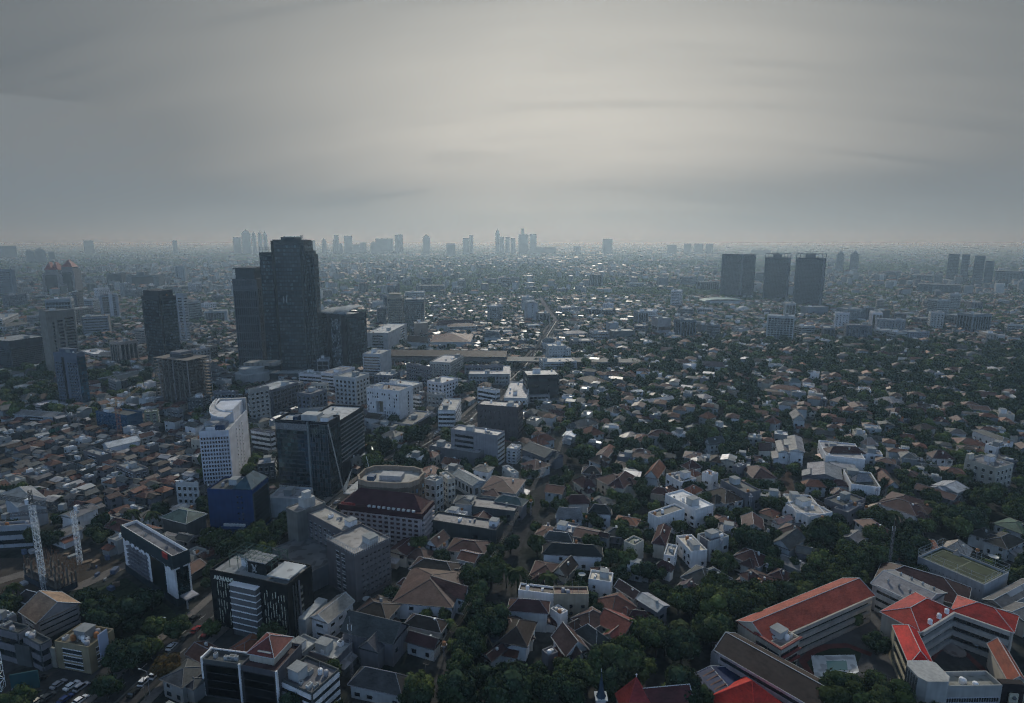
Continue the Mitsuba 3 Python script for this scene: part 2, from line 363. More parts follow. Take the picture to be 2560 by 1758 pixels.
def faces(P0, a, b, h):
    """(lower left, along, outward, length) of the four walls, the right one first, then the left one"""
    P1, P2, P3 = P0 + a, P0 + a + b, P0 + b
    ua, ub = unit(a), unit(b)
    return dict(R=(P0, ua, -ub, np.linalg.norm(a)), L=(P3, -ub, -ua, np.linalg.norm(b)), E=(P1, ub, ua, np.linalg.norm(b)), B=(P2, -ua, ub, np.linalg.norm(a)))
def volume(k, P0, a, b, h, wcol, st=None, roof=CONC, par=1.0, part='wall', mat='m_wall', n=0, seed=1, rtype='flat', rise=3.5):
    """one box of a building: walls, flat or pitched roof, windows by face"""
    mw = MB().para(P0, a, b, Z * h, wcol)
    z = P0[2] + h
    if rtype == 'flat':
        put(part, mw, mat, k)
        if par is not None: roof_deck(k, P0, a, b, z, roof, wcol if par < 50 else WHITE, par)
        if n: clutter(k, P0, a, b, z, n, seed)
    else:
        mt, mf = MB(), MB()
        roof_sheet(mt, mf, P0, a, b, z, rise, rtype, roof)
        rk = put('roof', mt, 'm_tile', k); put('ridge_cap', mf, 'm_trim', rk)
        if rtype == 'gable': gable_wall(mw, P0, a, b, z, rise, wcol)
    put(part, mw, mat, k)
    F = faces(P0, a, b, h)
    for f, s in (st or {}).items():
        if s: facade(k, F[f][0], F[f][1], F[f][2], F[f][3], h, s, seed + ord(f))
    return F
def B(name, c, near, R, L, wcol, label, cat, st=None, short=None, h=None, **kw):
    """a building from pixels of a crop; st: facade style by wall, or one style for both visible walls"""
    P0, a, b, h = solve(c, near, R, L, h)
    if st and 'k' in st:
        w, s0 = max(np.linalg.norm(a), 1), st
        st = {}
        for f, l in (('R', np.linalg.norm(a)), ('L', np.linalg.norm(b))):
            st[f] = {**s0, 'b': max(1, round(l / s0['bw'])) if 'bw' in s0 else s0['b']}
        st['E'] = {**st['L']}
    k = key(name)
    volume(k, P0, a, b, h, wcol, st, seed=kw.pop('seed', len(scene)), **kw)
    if label: tag(k, label, cat)
    keep(P0, a, b)
    if short: MARK.append((short, P0 + a / 2 + b / 2))
    return k, P0, a, b, h
def W(k, nf, bw=3.6, t=WHITE, **kw): return dict(k=k, f=nf, bw=bw, b=1, t=t, **kw)

HOUSES = []
def house(P0, a, b, ze, rise, typ, rcol, wcol, detail=True, mats='m_tile', label=None, big=None, seed=None):
    """queued; the largest in view become things of their own, the rest one mass"""
    HOUSES.append(dict(P0=P0, a=a, b=b, ze=ze, rise=rise, typ=typ, rcol=rcol, wcol=wcol, mat=mats, label=label, seed=len(HOUSES) if seed is None else seed, hand=detail))
def H(c, typ, rcol, near, R, L, ze=6.0, rise=3.0, wcol=PALE, label=None, mat=None):
    P0, a, b, _ = solve(c, near, R, L, ze)
    house(P0, a, b, ze, rise, typ, rcol, wcol, True, mat or ('m_flat' if typ == 'flat' else 'm_tile'), label)
    keep(P0, a, b, .3)
NAMES = {MAROON: 'maroon', BROWN: 'brown', RED: 'bright red', ORANGE: 'orange', RUST: 'rust red', DBROWN: 'dark brown', SLATE: 'slate', DGREY: 'dark grey', GREY: 'grey', ZINC: 'silver metal',
         STEEL: 'pale metal', WHITE: 'white', PALE: 'pale grey', CREAM: 'cream', CONC: 'concrete grey', GREEN: 'green', BEIGE: 'beige', NAVY: 'blue', BLACK: 'black', TEAL: 'teal'}
def hue(c):
    if c in NAMES: return NAMES[c]
    r, g, b = c; m = max(c)
    if m - min(c) < .2 * m: return 'black' if m < .06 else 'dark grey' if m < .12 else 'grey' if m < .3 else 'pale'
    if r == m: return ('dark ' if m < .08 else 'light ' if m > .26 else '') + ('red brown' if g < .5 * r else 'brown' if b < .6 * r else 'grey brown')
    return ('dark ' if m < .09 else '') + ('blue grey' if b == m else 'green')
def one_house(d):
    P0, a, b, ze, r = d['P0'], d['a'], d['b'], d['ze'], rnd(d['seed'])
    la, lb = np.linalg.norm(a), np.linalg.norm(b); ua, ub = unit(a), unit(b)
    k = key('house'); w = d['wcol']
    mw = MB().para(P0, a, b, Z * ze, w)
    if d['typ'] == 'gable': gable_wall(mw, P0, a, b, ze, d['rise'], w)
    put('wall', mw, 'm_wall', k)
    if d['typ'] == 'flat':
        roof_deck(k, P0, a, b, ze, d['rcol'], w, .9)
        clutter(k, P0, a, b, ze, r.randint(2, 5), d['seed'])
    else:
        mt, mf = MB(), MB()
        e0, e1 = roof_sheet(mt, mf, P0, a, b, ze, d['rise'], d['typ'], d['rcol'], .7, tint(PALE, r.choice((.15, .2, .3, .45, .8))) if d['mat'] == 'm_tile' else CONC)
        rk = put('roof', mt, d['mat'], k); put('ridge_cap', mf, 'm_trim', rk)
        if r.random() < .45:      # skylight or flue on the near slope
            q = P0 + a * r.uniform(.3, .6) + b * .22 + Z * (ze + d['rise'] * .5 + .15)
            put('flue', MB().para(q, ua * .9, ub * .7, Z * r.uniform(.7, 1.5), r.choice((PALE, CONC, WHITE))), 'm_trim', rk)
    eye = EYE[:2] - (P0 + a / 2 + b / 2)[:2]
    for f, (o, e, n, L) in faces(P0, a, b, ze).items():
        if n[:2] @ eye <= 0 or r.random() < .15: continue
        nb = max(1, int(L / 3.6)); fl = 2 if ze > 5 else 1
        for j in range(fl):
            for i in range(min(nb, 5)):
                if r.random() < .3: continue
                ww, hh = r.uniform(1.0, 2.0), r.uniform(1.1, 1.7)
                wk = put_box('window', o + e * ((i + .5) * L / min(nb, 5) - ww / 2) + Z * (1 + j * 3.0) - n * .1, e * ww, n * .15, Z * min(hh, ze - 1.4), tint(GLASS, r.choice((.7, 1, 2))), 'm_glass', k)
    if r.random() < .6 and min(la, lb) > 6:   # lean-to or terrace in front
        f = faces(P0, a, b, ze)['R' if r.random() < .5 else 'L']
        L, dd, hh = f[3] * r.uniform(.4, .8), r.uniform(2, 3.5), r.uniform(2.4, 3.2)
        o = f[0] + f[1] * r.uniform(0, f[3] - L) + Z * 0
        mm = MB().para(o, f[1] * L, f[2] * dd, Z * hh, tint(w, .95))
        ak = put('annex', mm, 'm_wall', k)
        q = o + Z * (hh + .05)
        put('annex_roof', MB().slab([q + f[2] * (dd + .5) - f[1] * .3, q + f[2] * (dd + .5) + f[1] * (L + .3), q + Z * .9 + f[1] * (L + .3), q + Z * .9 - f[1] * .3], .12, r.choice((ZINC, RUST, d['rcol'], GREY))), r.choice(('m_metal', 'm_tile')), ak)
    if d['typ'] != 'flat' and r.random() < .55 and min(la, lb) > 7:      # cross wing under its own roof
        f = faces(P0, a, b, ze)['R' if r.random() < .6 else 'L']; L, dd = f[3] * r.uniform(.35, .55), r.uniform(2.5, 5)
        o = f[0] + f[1] * r.uniform(0, f[3] - L); zz = ze * r.uniform(.75, .98); q0 = o + f[2] * dd
        m1, m2, m3 = MB(), MB(), MB()
        m1.para(q0, f[1] * L, -f[2] * (dd + 1), Z * zz, w); roof_sheet(m2, m3, q0, f[1] * L, -f[2] * (dd + L * .5), zz, d['rise'] * .75, d['typ'], tint(d['rcol'], r.uniform(.8, 1.25)), .5, tint(PALE, .25))
        if d['typ'] == 'gable': gable_wall(m1, q0, f[1] * L, -f[2] * (dd + L * .5), zz, d['rise'] * .75, w)
        wk = put('cross_wing', m1, 'm_wall', k); put('wing_roof', m2, d['mat'], wk); put('ridge_cap', m3, 'm_trim', wk)
    if r.random() < .35:
        q = P0 - ub * 2.2 + ua * r.uniform(0, la)
        put('water_tank', MB().tube(q, q + Z * (ze - .5), .12, STEEL, 4).tube(q + ua * .9, q + ua * .9 + Z * (ze - .5), .12, STEEL, 4).para(q - ua * .5 - ub * .7 + Z * (ze - .5), ua * 1.9, ub * 1.4, Z * .15, STEEL).lathe(q + ua * .45 + Z * (ze - .35), [(.01, 0), (.65, 0), (.65, 1.2), (.01, 1.5)], r.choice((STEEL, (.3, .12, .04))), 10), 'm_trim', k)
    if d['label']: tag(k, d['label'], 'house')
    else:
        size = 'small ' if la * lb < 75 else 'large ' if la * lb > 260 else ''
        AUTO.append((k, 'house', f"{size}{hue(w).replace('concrete ', '').replace(' ', '-')} house, {hue(d['rcol']).replace(' ', '-')} {dict(flat='flat', hip='hipped', gable='gabled')[d['typ']]} roof", P0 + a / 2 + b / 2))
# ------------------------------------------------------------------ black hotel
def rel(P0, a, b, s, t, z=0.0):           # point at fractions s, t of a footprint
    return P0 + a * s + b * t + Z * z
def sub(P0, a, b, s0, s1, t0, t1):
    return P0 + a * s0 + b * t0, a * (s1 - s0), b * (t1 - t0)
def letters(k, text, o, e, n, size, col, name='lettering', bold=True, up=Z):
    m = meshkit.text_mesh(text, size, .12, bold)
    v = np.array(m.vertices); q = o + v[:, :1] * e + v[:, 1:2] * up + v[:, 2:] * n
    return put(name, MB().add(q, m.faces, col), 'm_trim', k)

P0, a, b, h = solve('J', (765, 775, 1165), (942, 682), (212, 660))
hk = key('black_hotel')
# the wall that faces the street (b runs along it, from the near corner to the far left one)
DKM = (.010, .012, .014)
F = volume(hk, P0, a, b, h, DKM, None, CONC, 1.2, n=3, seed=5)
o, e, n, L = F['L']
lit = dict(k='slit', f=5, t=WHITE, g=(.50, .50, .40), even=1, w=.20, hh=.72, gap=.10, mat='m_trim', z0=h * .05, top=h * .12, most=300)
facade(hk, o + e * L * .07, e, n, L * .22, h, {**lit, 'b': 6}, 3)
facade(hk, o + e * L * .68, e, n, L * .30, h, {**lit, 'b': 8}, 4)
bay = MB().para(o + e * L * .32, e * L * .33, n * 2.2, Z * (h * .93), (.15, .145, .145))
bk = put('stone_bay', bay, 'm_wall', hk)
for j in range(8):
    put_box('white_band', o + e * L * .315 + Z * (h * .93 * (j + 1) / 8 - .25), e * L * .34, n * 2.4, Z * .35, WHITE, 'm_trim', bk)
letters(hk, 'AKMANI', o + e * L * .05 + Z * (h - 2.2) + n * .05, e, n, 1.55, (.72, .70, .60))
o2, e2, n2, L2 = F['R']
put('side_rib', MB().para(o2 + e2 * L2 * .42 + Z * .5, e2 * .5, n2 * .5, Z * (h - 1), GREY).para(o2 + e2 * L2 * .2 + Z * .5, e2 * .25, n2 * .4, Z * (h - 1), DGREY).para(o2 + e2 * L2 * .3 + Z * .5, e2 * .25, n2 * .4, Z * (h - 1), DGREY), 'm_wall', hk)
for j in range(7): put_box('window', o2 + e2 * L2 * .5 + Z * (h * (.1 + .115 * j)) - n2 * .1, e2 * 1.1, n2 * .2, Z * 1.0, (.2, .2, .17), 'm_glass', hk)
# roof: dark penthouse with an emblem, pale slab, open truss
pb = sub(P0, a, b, .30, .75, .36, .60)
put('penthouse', MB().para(pb[0] + Z * h, pb[1], pb[2], Z * 4.6, BLACK).para(pb[0] + Z * (h + 4.6), pb[1], pb[2], Z * .25, CONC), 'm_wall', hk)
eo = pb[0] + pb[2] * .62 - unit(a) * .08 + Z * (h + .8)
ue = -unit(b); em = MB()
for s0, s1 in ((-.9, .9), (.9, -.9), (-.45, 1.25), (.45, -1.25)):
    em.tube(eo + ue * s0, eo + ue * s1 + Z * 3, .1, (.45, .45, .42), 5)
put('emblem', em, 'm_trim', hk)
sb = sub(P0, a, b, .15, .85, .02, .30)
put('roof_slab', MB().para(sb[0] + Z * (h + 1.6), sb[1], sb[2], Z * .5, PALE), 'm_flat', hk)
ft = MB(); q = sub(P0, a, b, .35, .98, .30, .86)
for s in np.linspace(0, 1, 6):
    for zz in (4.2, 5.6): ft.tube(rel(*q, 0, s, h + zz), rel(*q, 1, s, h + zz), .1, GREEN, 4)
    for t in (0, 1): ft.tube(rel(*q, t, s, h), rel(*q, t, s, h + 5.6), .12, GREEN, 4)
for t in (0, .33, .66, 1):
    for zz in (4.2, 5.6): ft.tube(rel(*q, t, 0, h + zz), rel(*q, t, 1, h + zz), .1, GREEN, 4)
    for i in range(10): ft.tube(rel(*q, t, i / 10, h + 4.2 + 1.4 * (i % 2)), rel(*q, t, (i + 1) / 10, h + 5.6 - 1.4 * (i % 2)), .07, GREEN, 4)
put('roof_truss', ft, 'm_trim', hk)
tag(hk, 'black hotel block with a grey stone bay, white bands and slit windows', 'hotel')
keep(P0, a, b, 5); MARK.append(('black hotel', P0 + a / 2 + b / 2))
# white framed podium on its far side
pq = sub(P0, a, b, .3, 1.25, -.10, .02)
put('podium', MB().para(pq[0], pq[1], pq[2], Z * 7, PALE), 'm_wall', hk)

# ------------------------------------------------------------------ low block and red-roofed block in front of it
k, P0, a, b, h = B('low_office', 'J', (165, 1300, 1545), (455, 1340), (20, 1225), DGREY, 'low black office with a white framed corner and dark sloping roof below the black hotel', 'office building',
  dict(R=W('curtain', 4, 3, (.03, .035, .04), mat='m_mirror'), L=W('band', 3, 4)), short='low black office', roof=DGREY, n=8)
wf = MB(); ua, ub = unit(a), unit(b)
for z in (.1, h * .36, h * .68, h + .2): wf.para(P0 + b - ub * 4.5 - ua * .4 + Z * z, ub * 4.9, -ua * .5, Z * 1.1, WHITE)
for t in (0, 4.4): wf.para(P0 + b - ub * t - ua * .4, ub * .6, -ua * .6, Z * (h + 1.4), WHITE)
wf.para(P0 - ub * .3 - ua * .3 + Z * (h + .9), b + ub * .6, -ua * .3, Z * .5, WHITE).para(P0 + b * 1.01 - ua * .3 + Z * (h + .9), a, ub * .3, Z * .5, WHITE)
put('white_frame', wf, 'm_wall', k)
k, P0, a, b, h = B('gallery_building', 'J', (690, 1395, 1700), (870, 1300), (435, 1345), (.10, .10, .11), 'dark glass shop house with a red hipped roof pavilion on its terrace', 'shop house',
  dict(L=W('curtain', 5, 2.5, (.05, .05, .05), mat='m_mirror')), roof=(.09, .05, .05), short='red-pavilion shop', n=1)
q = sub(P0, a, b, .25, .95, .25, .95)
mt, mf = MB(), MB(); put('pavilion', MB().para(q[0] + Z * h, q[1], q[2], Z * 3, CREAM), 'm_wall', k)
roof_sheet(mt, mf, *q, P0[2] + h + 3, 3.2, 'hip', (.15, .045, .035)); rk = put('pavilion_roof', mt, 'm_tile', k); put('ridge_cap', mf, 'm_trim', rk)
for q_ in (P0 - unit(a) * .5 - unit(b) * .5, P0 + b - unit(a) * .5): put('white_fin', MB().para(q_, unit(a) * .6, unit(b) * .6, Z * (h + 1.5), WHITE), 'm_wall', k)
B('shop_house', 'J', (945, 1545, 1760), (1140, 1370), (705, 1500), DGREY, 'flat dark shop house with a stained roof at the lower edge', 'shop house', W('band', 3, 4), roof=GREY, n=9)
B('workshop', 'J', (1055, 1020, 1160), (1235, 870), (940, 985), WHITE, 'white walled hall with a pale sheet roof behind the black hotel', 'hall', W('win', 2, 5, w=.45, hh=.35), rtype='gable', roof=(.28, .25, .22), rise=2.5)

# ------------------------------------------------------------------ dark teal and white hotel
P0, a, b, h = solve('I', (1235, 570, 905), (1350, 485), (868, 345))
k = key('white_hotel'); DK = (.025, .04, .048)
F = volume(k, P0, a, b, h, WHITE, None, GREY, 1.4, n=8, seed=12)
o, e, n, L = F['L']
band = MB()
for f in 'LRE':
    oo, ee, nn, LL = F[f]; band.para(oo - ee * .25 + Z * (h * .80), ee * (LL + .5), nn * .25, Z * (h * .2 + 1.5), DK)
    for i in range(int(LL / 2.2)):
        if i % 2: band.para(oo + ee * i * 2.2 + Z * (h * .76), ee * 1.3, nn * .2, Z * h * .045, DK)
    band.para(oo - ee * .2, ee * (LL + .4), nn * .25, Z * (h * .16), DK)
put('dark_band', band, 'm_wall', k)
facade(k, o + e * L * .10, e, n, L * .42, h, dict(k='win', f=6, b=5, w=.42, hh=.45, z0=h * .2, top=h * .25, t=PALE), 2)
for j in range(6):
    for i in range(5): put_box('balcony', o + e * L * (.105 + .083 * i) + Z * (h * (.2 + .0917 * j)), e * L * .07, n * .9, Z * .7, GREY, 'm_wall', k)
put('glass_strip', MB().para(o + e * L * .57 + Z * h * .16, e * L * .26, n * .3, Z * h * .62, TEAL), 'm_mirror', k)
o2, e2, n2, L2 = F['R']
for j in range(8):
    for i in range(5): put_box('glass_panel', o2 + e2 * L2 * (.12 + .15 * i) + Z * h * (.16 + .076 * j), e2 * L2 * .14, n2 * .25, Z * h * .07, tint(TEAL, rnd(i * 9 + j).choice((.5, .8, 1, 1.6))), 'm_mirror', k)
put('canopy', MB().para(o2 + n2 * .3 + Z * 3.8 + e2 * 1, e2 * L2 * .8, n2 * 5, Z * .5, ZINC).para(o2 + n2 * 4.5 + e2 * 1.2, e2 * .5, n2 * .5, Z * 3.8, PALE), 'm_flat', k)
put('red_sign', MB().para(P0 + b * .16 - unit(a) * .4 + Z * (h - .8), unit(b) * -4, -unit(a) * .3, Z * 2.2, (.30, .03, .03)), 'm_trim', k)
tag(k, 'white hotel slab with a dark teal crown, balconies and glass strips', 'hotel'); keep(P0, a, b, 3); MARK.append(('white-teal hotel', P0 + a / 2 + b / 2))

# ------------------------------------------------------------------ grey concrete block with a rail-topped tower
CG = (.155, .15, .148)
P0, a, b, h = solve('K', (103, 545, 872), (358, 425), 19.0)
k = key('grey_hotel')
slot = W('win', 7, 2.2, w=.5, hh=.22, t=CG)
F = volume(k, P0, a, b, h, CG, dict(R={**slot, 'b': 7, 'm0': .15}, L={**W('win', 6, 3), 'b': 2, 'm0': .3, 'm1': .3}), (.34, .33, .30), .8, n=3, seed=8)
rail = MB()
for s in np.linspace(0, 1, 18):
    rail.tube(P0 + a * s + Z * h, P0 + a * s + Z * (h + 3), .09, PALE, 4); rail.tube(P0 + b * s + Z * h, P0 + b * s + Z * (h + 3), .09, PALE, 4)
rail.tube(P0 + Z * (h + 2.9), P0 + a + Z * (h + 2.9), .09, PALE, 4); rail.tube(P0 + Z * (h + 2.9), P0 + b + Z * (h + 2.9), .09, PALE, 4)
put('roof_railing', rail, 'm_trim', k)
ua, ub = unit(a), unit(b)
w0 = P0 + b + a * .45
F = volume(k, w0, a * .55, ub * 27, h + .4, CG, dict(L=dict(k='win', f=4, b=7, w=.42, hh=.5, z0=h * .42, top=h * .1, t=PALE)), (.36, .34, .30), .8, 'rear_wing', n=4, seed=9)
F = volume(k, w0 + ub * 27 - ua * 5, a * .55 + ua * 5, ub * 9, h + 2.2, tint(CG, 1.1), None, (.36, .35, .32), .5, 'stair_tower', n=0)
put('tank_house', MB().para(w0 + ub * 29 + Z * (h + 2.3), ua * 5.5, ub * 5, Z * 4.2, (.45, .45, .43)).para(w0 + ub * 30.2 + ua * 1 + Z * (h + 6.5), ua * 3.5, ub * 2.6, Z * 2.6, (.5, .5, .48)), 'm_wall', k)
F = volume(k, P0 + b + ub * .1 - ua * 8, a * .45 + ua * 7.9, ub * 30, h * .42, tint(CG, 1.05), dict(L={**W('win', 2, 3), 'b': 4, 'w': .35, 'hh': .5}), (.17, .17, .17), .8, 'low_wing')
tag(k, 'bare grey concrete hotel with a stained roof and a railed tower', 'hotel'); keep(P0 - ua * 8, a + ua * 8, b + ub * 37, 3); MARK.append(('grey concrete hotel', P0 + b))

# ------------------------------------------------------------------ blue block with a glass end
k, P0, a, b, h = B('blue_building', 'F', (655, 1200, 1590), (800, 1165), (245, 1185), (.006, .036, .12), 'deep blue windowless block with a glazed end and a teal sheet roof', 'office building',
  dict(R=W('curtain', 9, 2.4, (.05, .07, .08), mat='m_mirror'), L=dict(k='win', f=7, b=2, m0=.62, m1=.2, w=.35, hh=.3, t=NAVY)), short='deep blue block', roof=DGREY, n=5, seed=3)
q = sub(P0, a, b, 0, 1, .02, .42); mt, mf = MB(), MB()
roof_sheet(mt, mf, q[0], q[1], q[2], h + 1.4, 5, 'hip', (.05, .10, .13), .3, STEEL); put('glass_roof', mt, 'm_flat', k)
q = sub(P0, a, b, -.45, 0, .05, .62); put('front_block', MB().para(q[0], q[1], q[2], Z * h * .3, (.006, .034, .115)), 'm_wall', k)
r = rnd(4)
for i in range(7): put('air_conditioner', MB().para(q[0] + q[1] * .3 + q[2] * (.1 + .12 * i) + Z * h * .3, unit(a) * 1, unit(b) * 1.2, Z * 1.1, PALE), 'm_trim', k)

# ------------------------------------------------------------------ white slab tower with a curved canopy
P0, a, b, h = solve('F', (443, 655, 1150), (605, 470), (172, 612))
k = key('white_tower'); WH = (.60, .63, .67)
a = unit(a) * max(np.linalg.norm(a), 17)
F = volume(k, P0, a, b, h, WH, dict(L=dict(k='win', f=13, b=10, w=.62, hh=.62, m0=.02, m1=.02, z0=h * .01, top=h * .06, g=(.012, .013, .016), t=WH, most=200, even=1), R=dict(k='win', f=13, b=3, w=.3, hh=.5, m0=.3, m1=.25, t=WH)), PALE, 1.3, n=4, seed=2)
put('side_fin', MB().para(P0 + a + Z * 0, unit(a) * 1.6, b * 1.0, Z * (h + 9), (.46, .45, .42)), 'm_wall', k)
put('crown', MB().para(P0 + a * .45 + b * .12 + Z * (h + .1), a * .54, b * .8, Z * 8, WH), 'm_wall', k)
cv = MB(); top = h + 9.2; c0 = P0 + a * 1.08 + b * .95; arc = []
for t in np.linspace(0, 1, 9):
    s = t * math.pi / 2
    arc.append((P0 + a * (.98 - .75 * math.sin(s)) + b * (.95 - .98 * (1 - math.cos(s))) , P0 + a * (.98 - 1.04 * math.sin(s)) + b * (1.08 - 1.0 * (1 - math.cos(s)))))
for (p, q), (p2, q2) in zip(arc, arc[1:]):
    cv.slab([p + Z * top, p2 + Z * top, q2 + Z * top, q + Z * top], .35, (.5, .5, .5))
    cv.para(p + Z * top, p2 - p, unit(q - p) * .5, Z * .7, WHITE); cv.para(q + Z * top, q2 - q, unit(p - q) * .5, Z * .7, WHITE)
put('curved_canopy', cv, 'm_flat', k)
put('roof_tank', MB().lathe(P0 + a * .25 + b * .75 + Z * h, [(.1, 0), (4, 0), (4.2, 3.2), (3.6, 3.6), (.1, 3.6)], (.28, .29, .30), 20), 'm_wall', k)
for i in range(2): put_box('blue_tank', P0 + a * .1 + b * (.2 + .17 * i) + Z * (h + .2), a * .2, b * .15, Z * 3, (.02, .05, .10), 'm_trim', k)
tag(k, 'tall white slab tower with paired dark windows and a curved roof canopy', 'tower'); keep(P0, a, b, 3); MARK.append(('white slab tower', P0 + a / 2 + b / 2))

# ------------------------------------------------------------------ dark glass office with slanted fins
P0, a, b, h = solve('F', (1340, 590, 1245), (1450, 512), (862, 560))
k = key('glass_office'); FR = (.20, .22, .23)
b = fit(P0, b, 'F', 862, h); a = fit(P0, a, 'F', 1450, h); print('glass office', np.linalg.norm(a), np.linalg.norm(b), h)
DG = (.055, .09, .105)
F = volume(k, P0, a, b, h, (.02, .025, .028), None, PALE, 1.5, n=8, seed=6)
o, e, n, L = F['L']
facade(k, o, e, n, L * .62, h, dict(k='curtain', f=13, b=9, g=DG, t=(.10, .125, .135), mat='m_mirror', w=.96, hh=.80, z0=h * .14, top=h * .10), 2)
facade(k, o + e * L * .64, e, n, L * .36, h, dict(k='curtain', f=16, b=7, g=DG, t=(.17, .19, .20), mat='m_mirror', w=.86, hh=.93, z0=.5, top=.3), 3)
facade(k, *F['R'][:3], F['R'][3], h, dict(k='curtain', f=14, b=6, g=DG, t=(.10, .115, .125), mat='m_mirror', w=.97, hh=.86), 4)
louv = MB()
for i in range(34): louv.para(o + e * (L * .63 * i / 34 + .2) + Z * h * .905, e * .3, n * .35, Z * h * .085, (.30, .31, .31))
put('louvre', louv, 'm_wall', k)
lowb = MB()
for j in range(4): lowb.para(o + Z * (h * .03 * j + .5), e * L * .6, n * .7, Z * h * .012, PALE)
for i in range(26): lowb.para(o + e * L * .6 * i / 26, e * .12, n * .5, Z * h * .13, (.3, .29, .26))
put('balcony_grille', lowb, 'm_wall', k)
fin = MB(); fin.para(o + e * L * .615, e * .9, n * .9, Z * (h + 1.2), FR)
put('vertical_fin', fin, 'm_wall', k)
sl = MB(); oR, eR, nR, LR = F['R']
p, q = P0 + Z * (h + .5) - eR * .2, P0 + eR * 0 - unit(b) * 7 + Z * 4
sl.slab([p, p + eR * 1.0, q + eR * 1.0, q], .8, (.33, .34, .34)); put('slanted_fin', sl, 'm_wall', k)
put('entrance_wedge', MB().tri(q + Z * 2, q + eR * 12 + Z * 9, q + eR * 3 - Z * 2, (.6, .6, .58)).slab([q + Z * -1, q + eR * 22 - Z * 1, q + eR * 22 - unit(b) * 5 - Z, q - unit(b) * 7 - Z], .6, PALE), 'm_flat', k)
put('roof_frame', MB().para(P0 + b * .25 + a * .2 + Z * (h + .1), a * .5, b * .3, Z * 4, (.45, .45, .43)).para(P0 + b * .6 + a * .1 + Z * (h + .1), a * .4, b * .08, Z * 3, (.03, .06, .10)), 'm_wall', k)
q0 = P0 + a * 1.02 + b * .15
F2 = volume(k, q0, fit(q0, a, 'F', 1665, h * .86), b * .7, h * .86, (.02, .025, .028), dict(R=dict(k='band', f=9, b=4, g=DG, t=(.34, .35, .35), mat='m_mirror', hh=.86, z0=h * .28, d=.5), E=dict(k='band', f=9, b=5, g=DG, t=(.34, .35, .35), mat='m_mirror', hh=.86, z0=h * .28, d=.5)), PALE, 1.2, 'side_wing', n=3, seed=4)
tag(k, 'dark glass office with slanted white fins and a banded side wing', 'office building'); keep(P0, a + unit(a) * 15, b, 4); MARK.append(('dark glass office', P0 + a / 2 + b / 2))
B('white_annex', 'F', (1105, 1275, 1440), (1205, 1240), (800, 1265), PALE, 'white low annex with dark glass fronts at the foot of the dark glass office', 'annex', dict(R=W('curtain', 1, 5, PALE, mat='m_mirror')), roof=ZINC, n=6)

# ------------------------------------------------------------------ maroon-roofed hotel with a white window grid
P0, a, b, h = solve('K', (583, 262, 498), (634, 232), (2, 192))
k = key('maroon_hotel'); a = unit(a) * 13.5
MR = (.048, .018, .02)
F = volume(k, P0, a, b, h, (.42, .38, .38), dict(L=dict(k='grid', f=6, b=13, w=.66, hh=.62, g=(.045, .016, .016), t=(.42, .38, .38), z0=h * .08, top=h * .10, d=.5), R=dict(k='band', f=6, b=3, g=GLASS, t=(.4, .36, .36), hh=.5, d=1.2)), GREY, None, seed=4)
put('dark_base', MB().para(P0 - unit(a) * .3 - unit(b) * .3, a + unit(a) * .6, b + unit(b) * .6, Z * h * .08, MR), 'm_wall', k)
bd = MB(); ua, ub = unit(a), unit(b)
bd.para(P0 - ua * .6 - ub * .6 + Z * (h * .93), a + ua * 1.2, b + ub * 1.2, Z * (h * .07 + 1.6), MR); put('cornice', bd, 'm_wall', k)
mt, mf = MB(), MB(); roof_sheet(mt, mf, P0 + ua * 1.5 + ub * 1, a - ua * 2, b - ub * 2, h + 1.7, 5.5, 'hip', MR, .3, tint(MR, 1.6)); rk = put('roof', mt, 'm_tile', k); put('ridge_cap', mf, 'm_trim', rk)
sign = MB()
r = rnd(3)
for i in range(9): sign.para(P0 - ua * .7 + b * (.80 + .02 * i) + Z * (h + 1.7), ub * .55, ua * .2, Z * r.uniform(1, 1.6), (.30, .05, .05))
put('roof_sign', sign, 'm_trim', k)
for i in range(10): put_box('air_conditioner', P0 - ua * .3 + b * (.08 + .06 * i) + Z * (h + 1.6), ua * .9, ub * 1.3, Z * .9, PALE, 'm_trim', k)
tag(k, 'long hotel with a white window grid and a dark maroon hipped roof', 'hotel'); keep(P0, a, b, 3); MARK.append(('maroon-roofed hotel', P0 + a / 2 + b / 2))

# ------------------------------------------------------------------ brown zigzag building
c0 = at(*px('G', (465, 1440)), 24.0); k = key('zigzag_building'); BR = (.15, .115, .085)
u, w = unit(at(*px('G', (765, 1470)), 24.) - at(*px('G', (170, 1440)), 24.)), None; w = vec(-u[1], u[0], 0)
rx, ry = np.linalg.norm(at(*px('G', (765, 1470)), 24.) - at(*px('G', (170, 1440)), 24.)) / 2 * .93, 11.0
poly = []
for i in range(48):
    t = i * 2 * math.pi / 48; cc = max(abs(math.cos(t)), .0) ; g = 1 + .035 * (i % 4 in (1, 2))
    x, y = math.copysign(abs(math.cos(t)) ** .6, math.cos(t)) * rx * g, math.copysign(abs(math.sin(t)) ** .75, math.sin(t)) * ry * g
    p = c0 + u * x + w * y; poly.append((p[0], p[1]))
put('wall', MB().prism(poly, 0, 24, BR), 'm_wall', k)
ring = sg.Polygon(poly).buffer(0); mring = ring.difference(ring.buffer(-.8))
m = trimesh.creation.extrude_polygon(mring, 2.6, engine='earcut'); put('parapet', MB().add(np.array(m.vertices) + Z * 24.02, m.faces, (.30, .24, .18)), 'm_wall', k)
put('roof', MB().prism(list(ring.buffer(-.8).exterior.coords)[:-1], 24.02, 24.2, (.35, .34, .32)), 'm_flat', k)
put('roof_slab', MB().para(c0 - u * 5 - w * 3 + Z * .3, u * 11, w * 6, Z * 2.4, (.42, .42, .42)), 'm_wall', k)
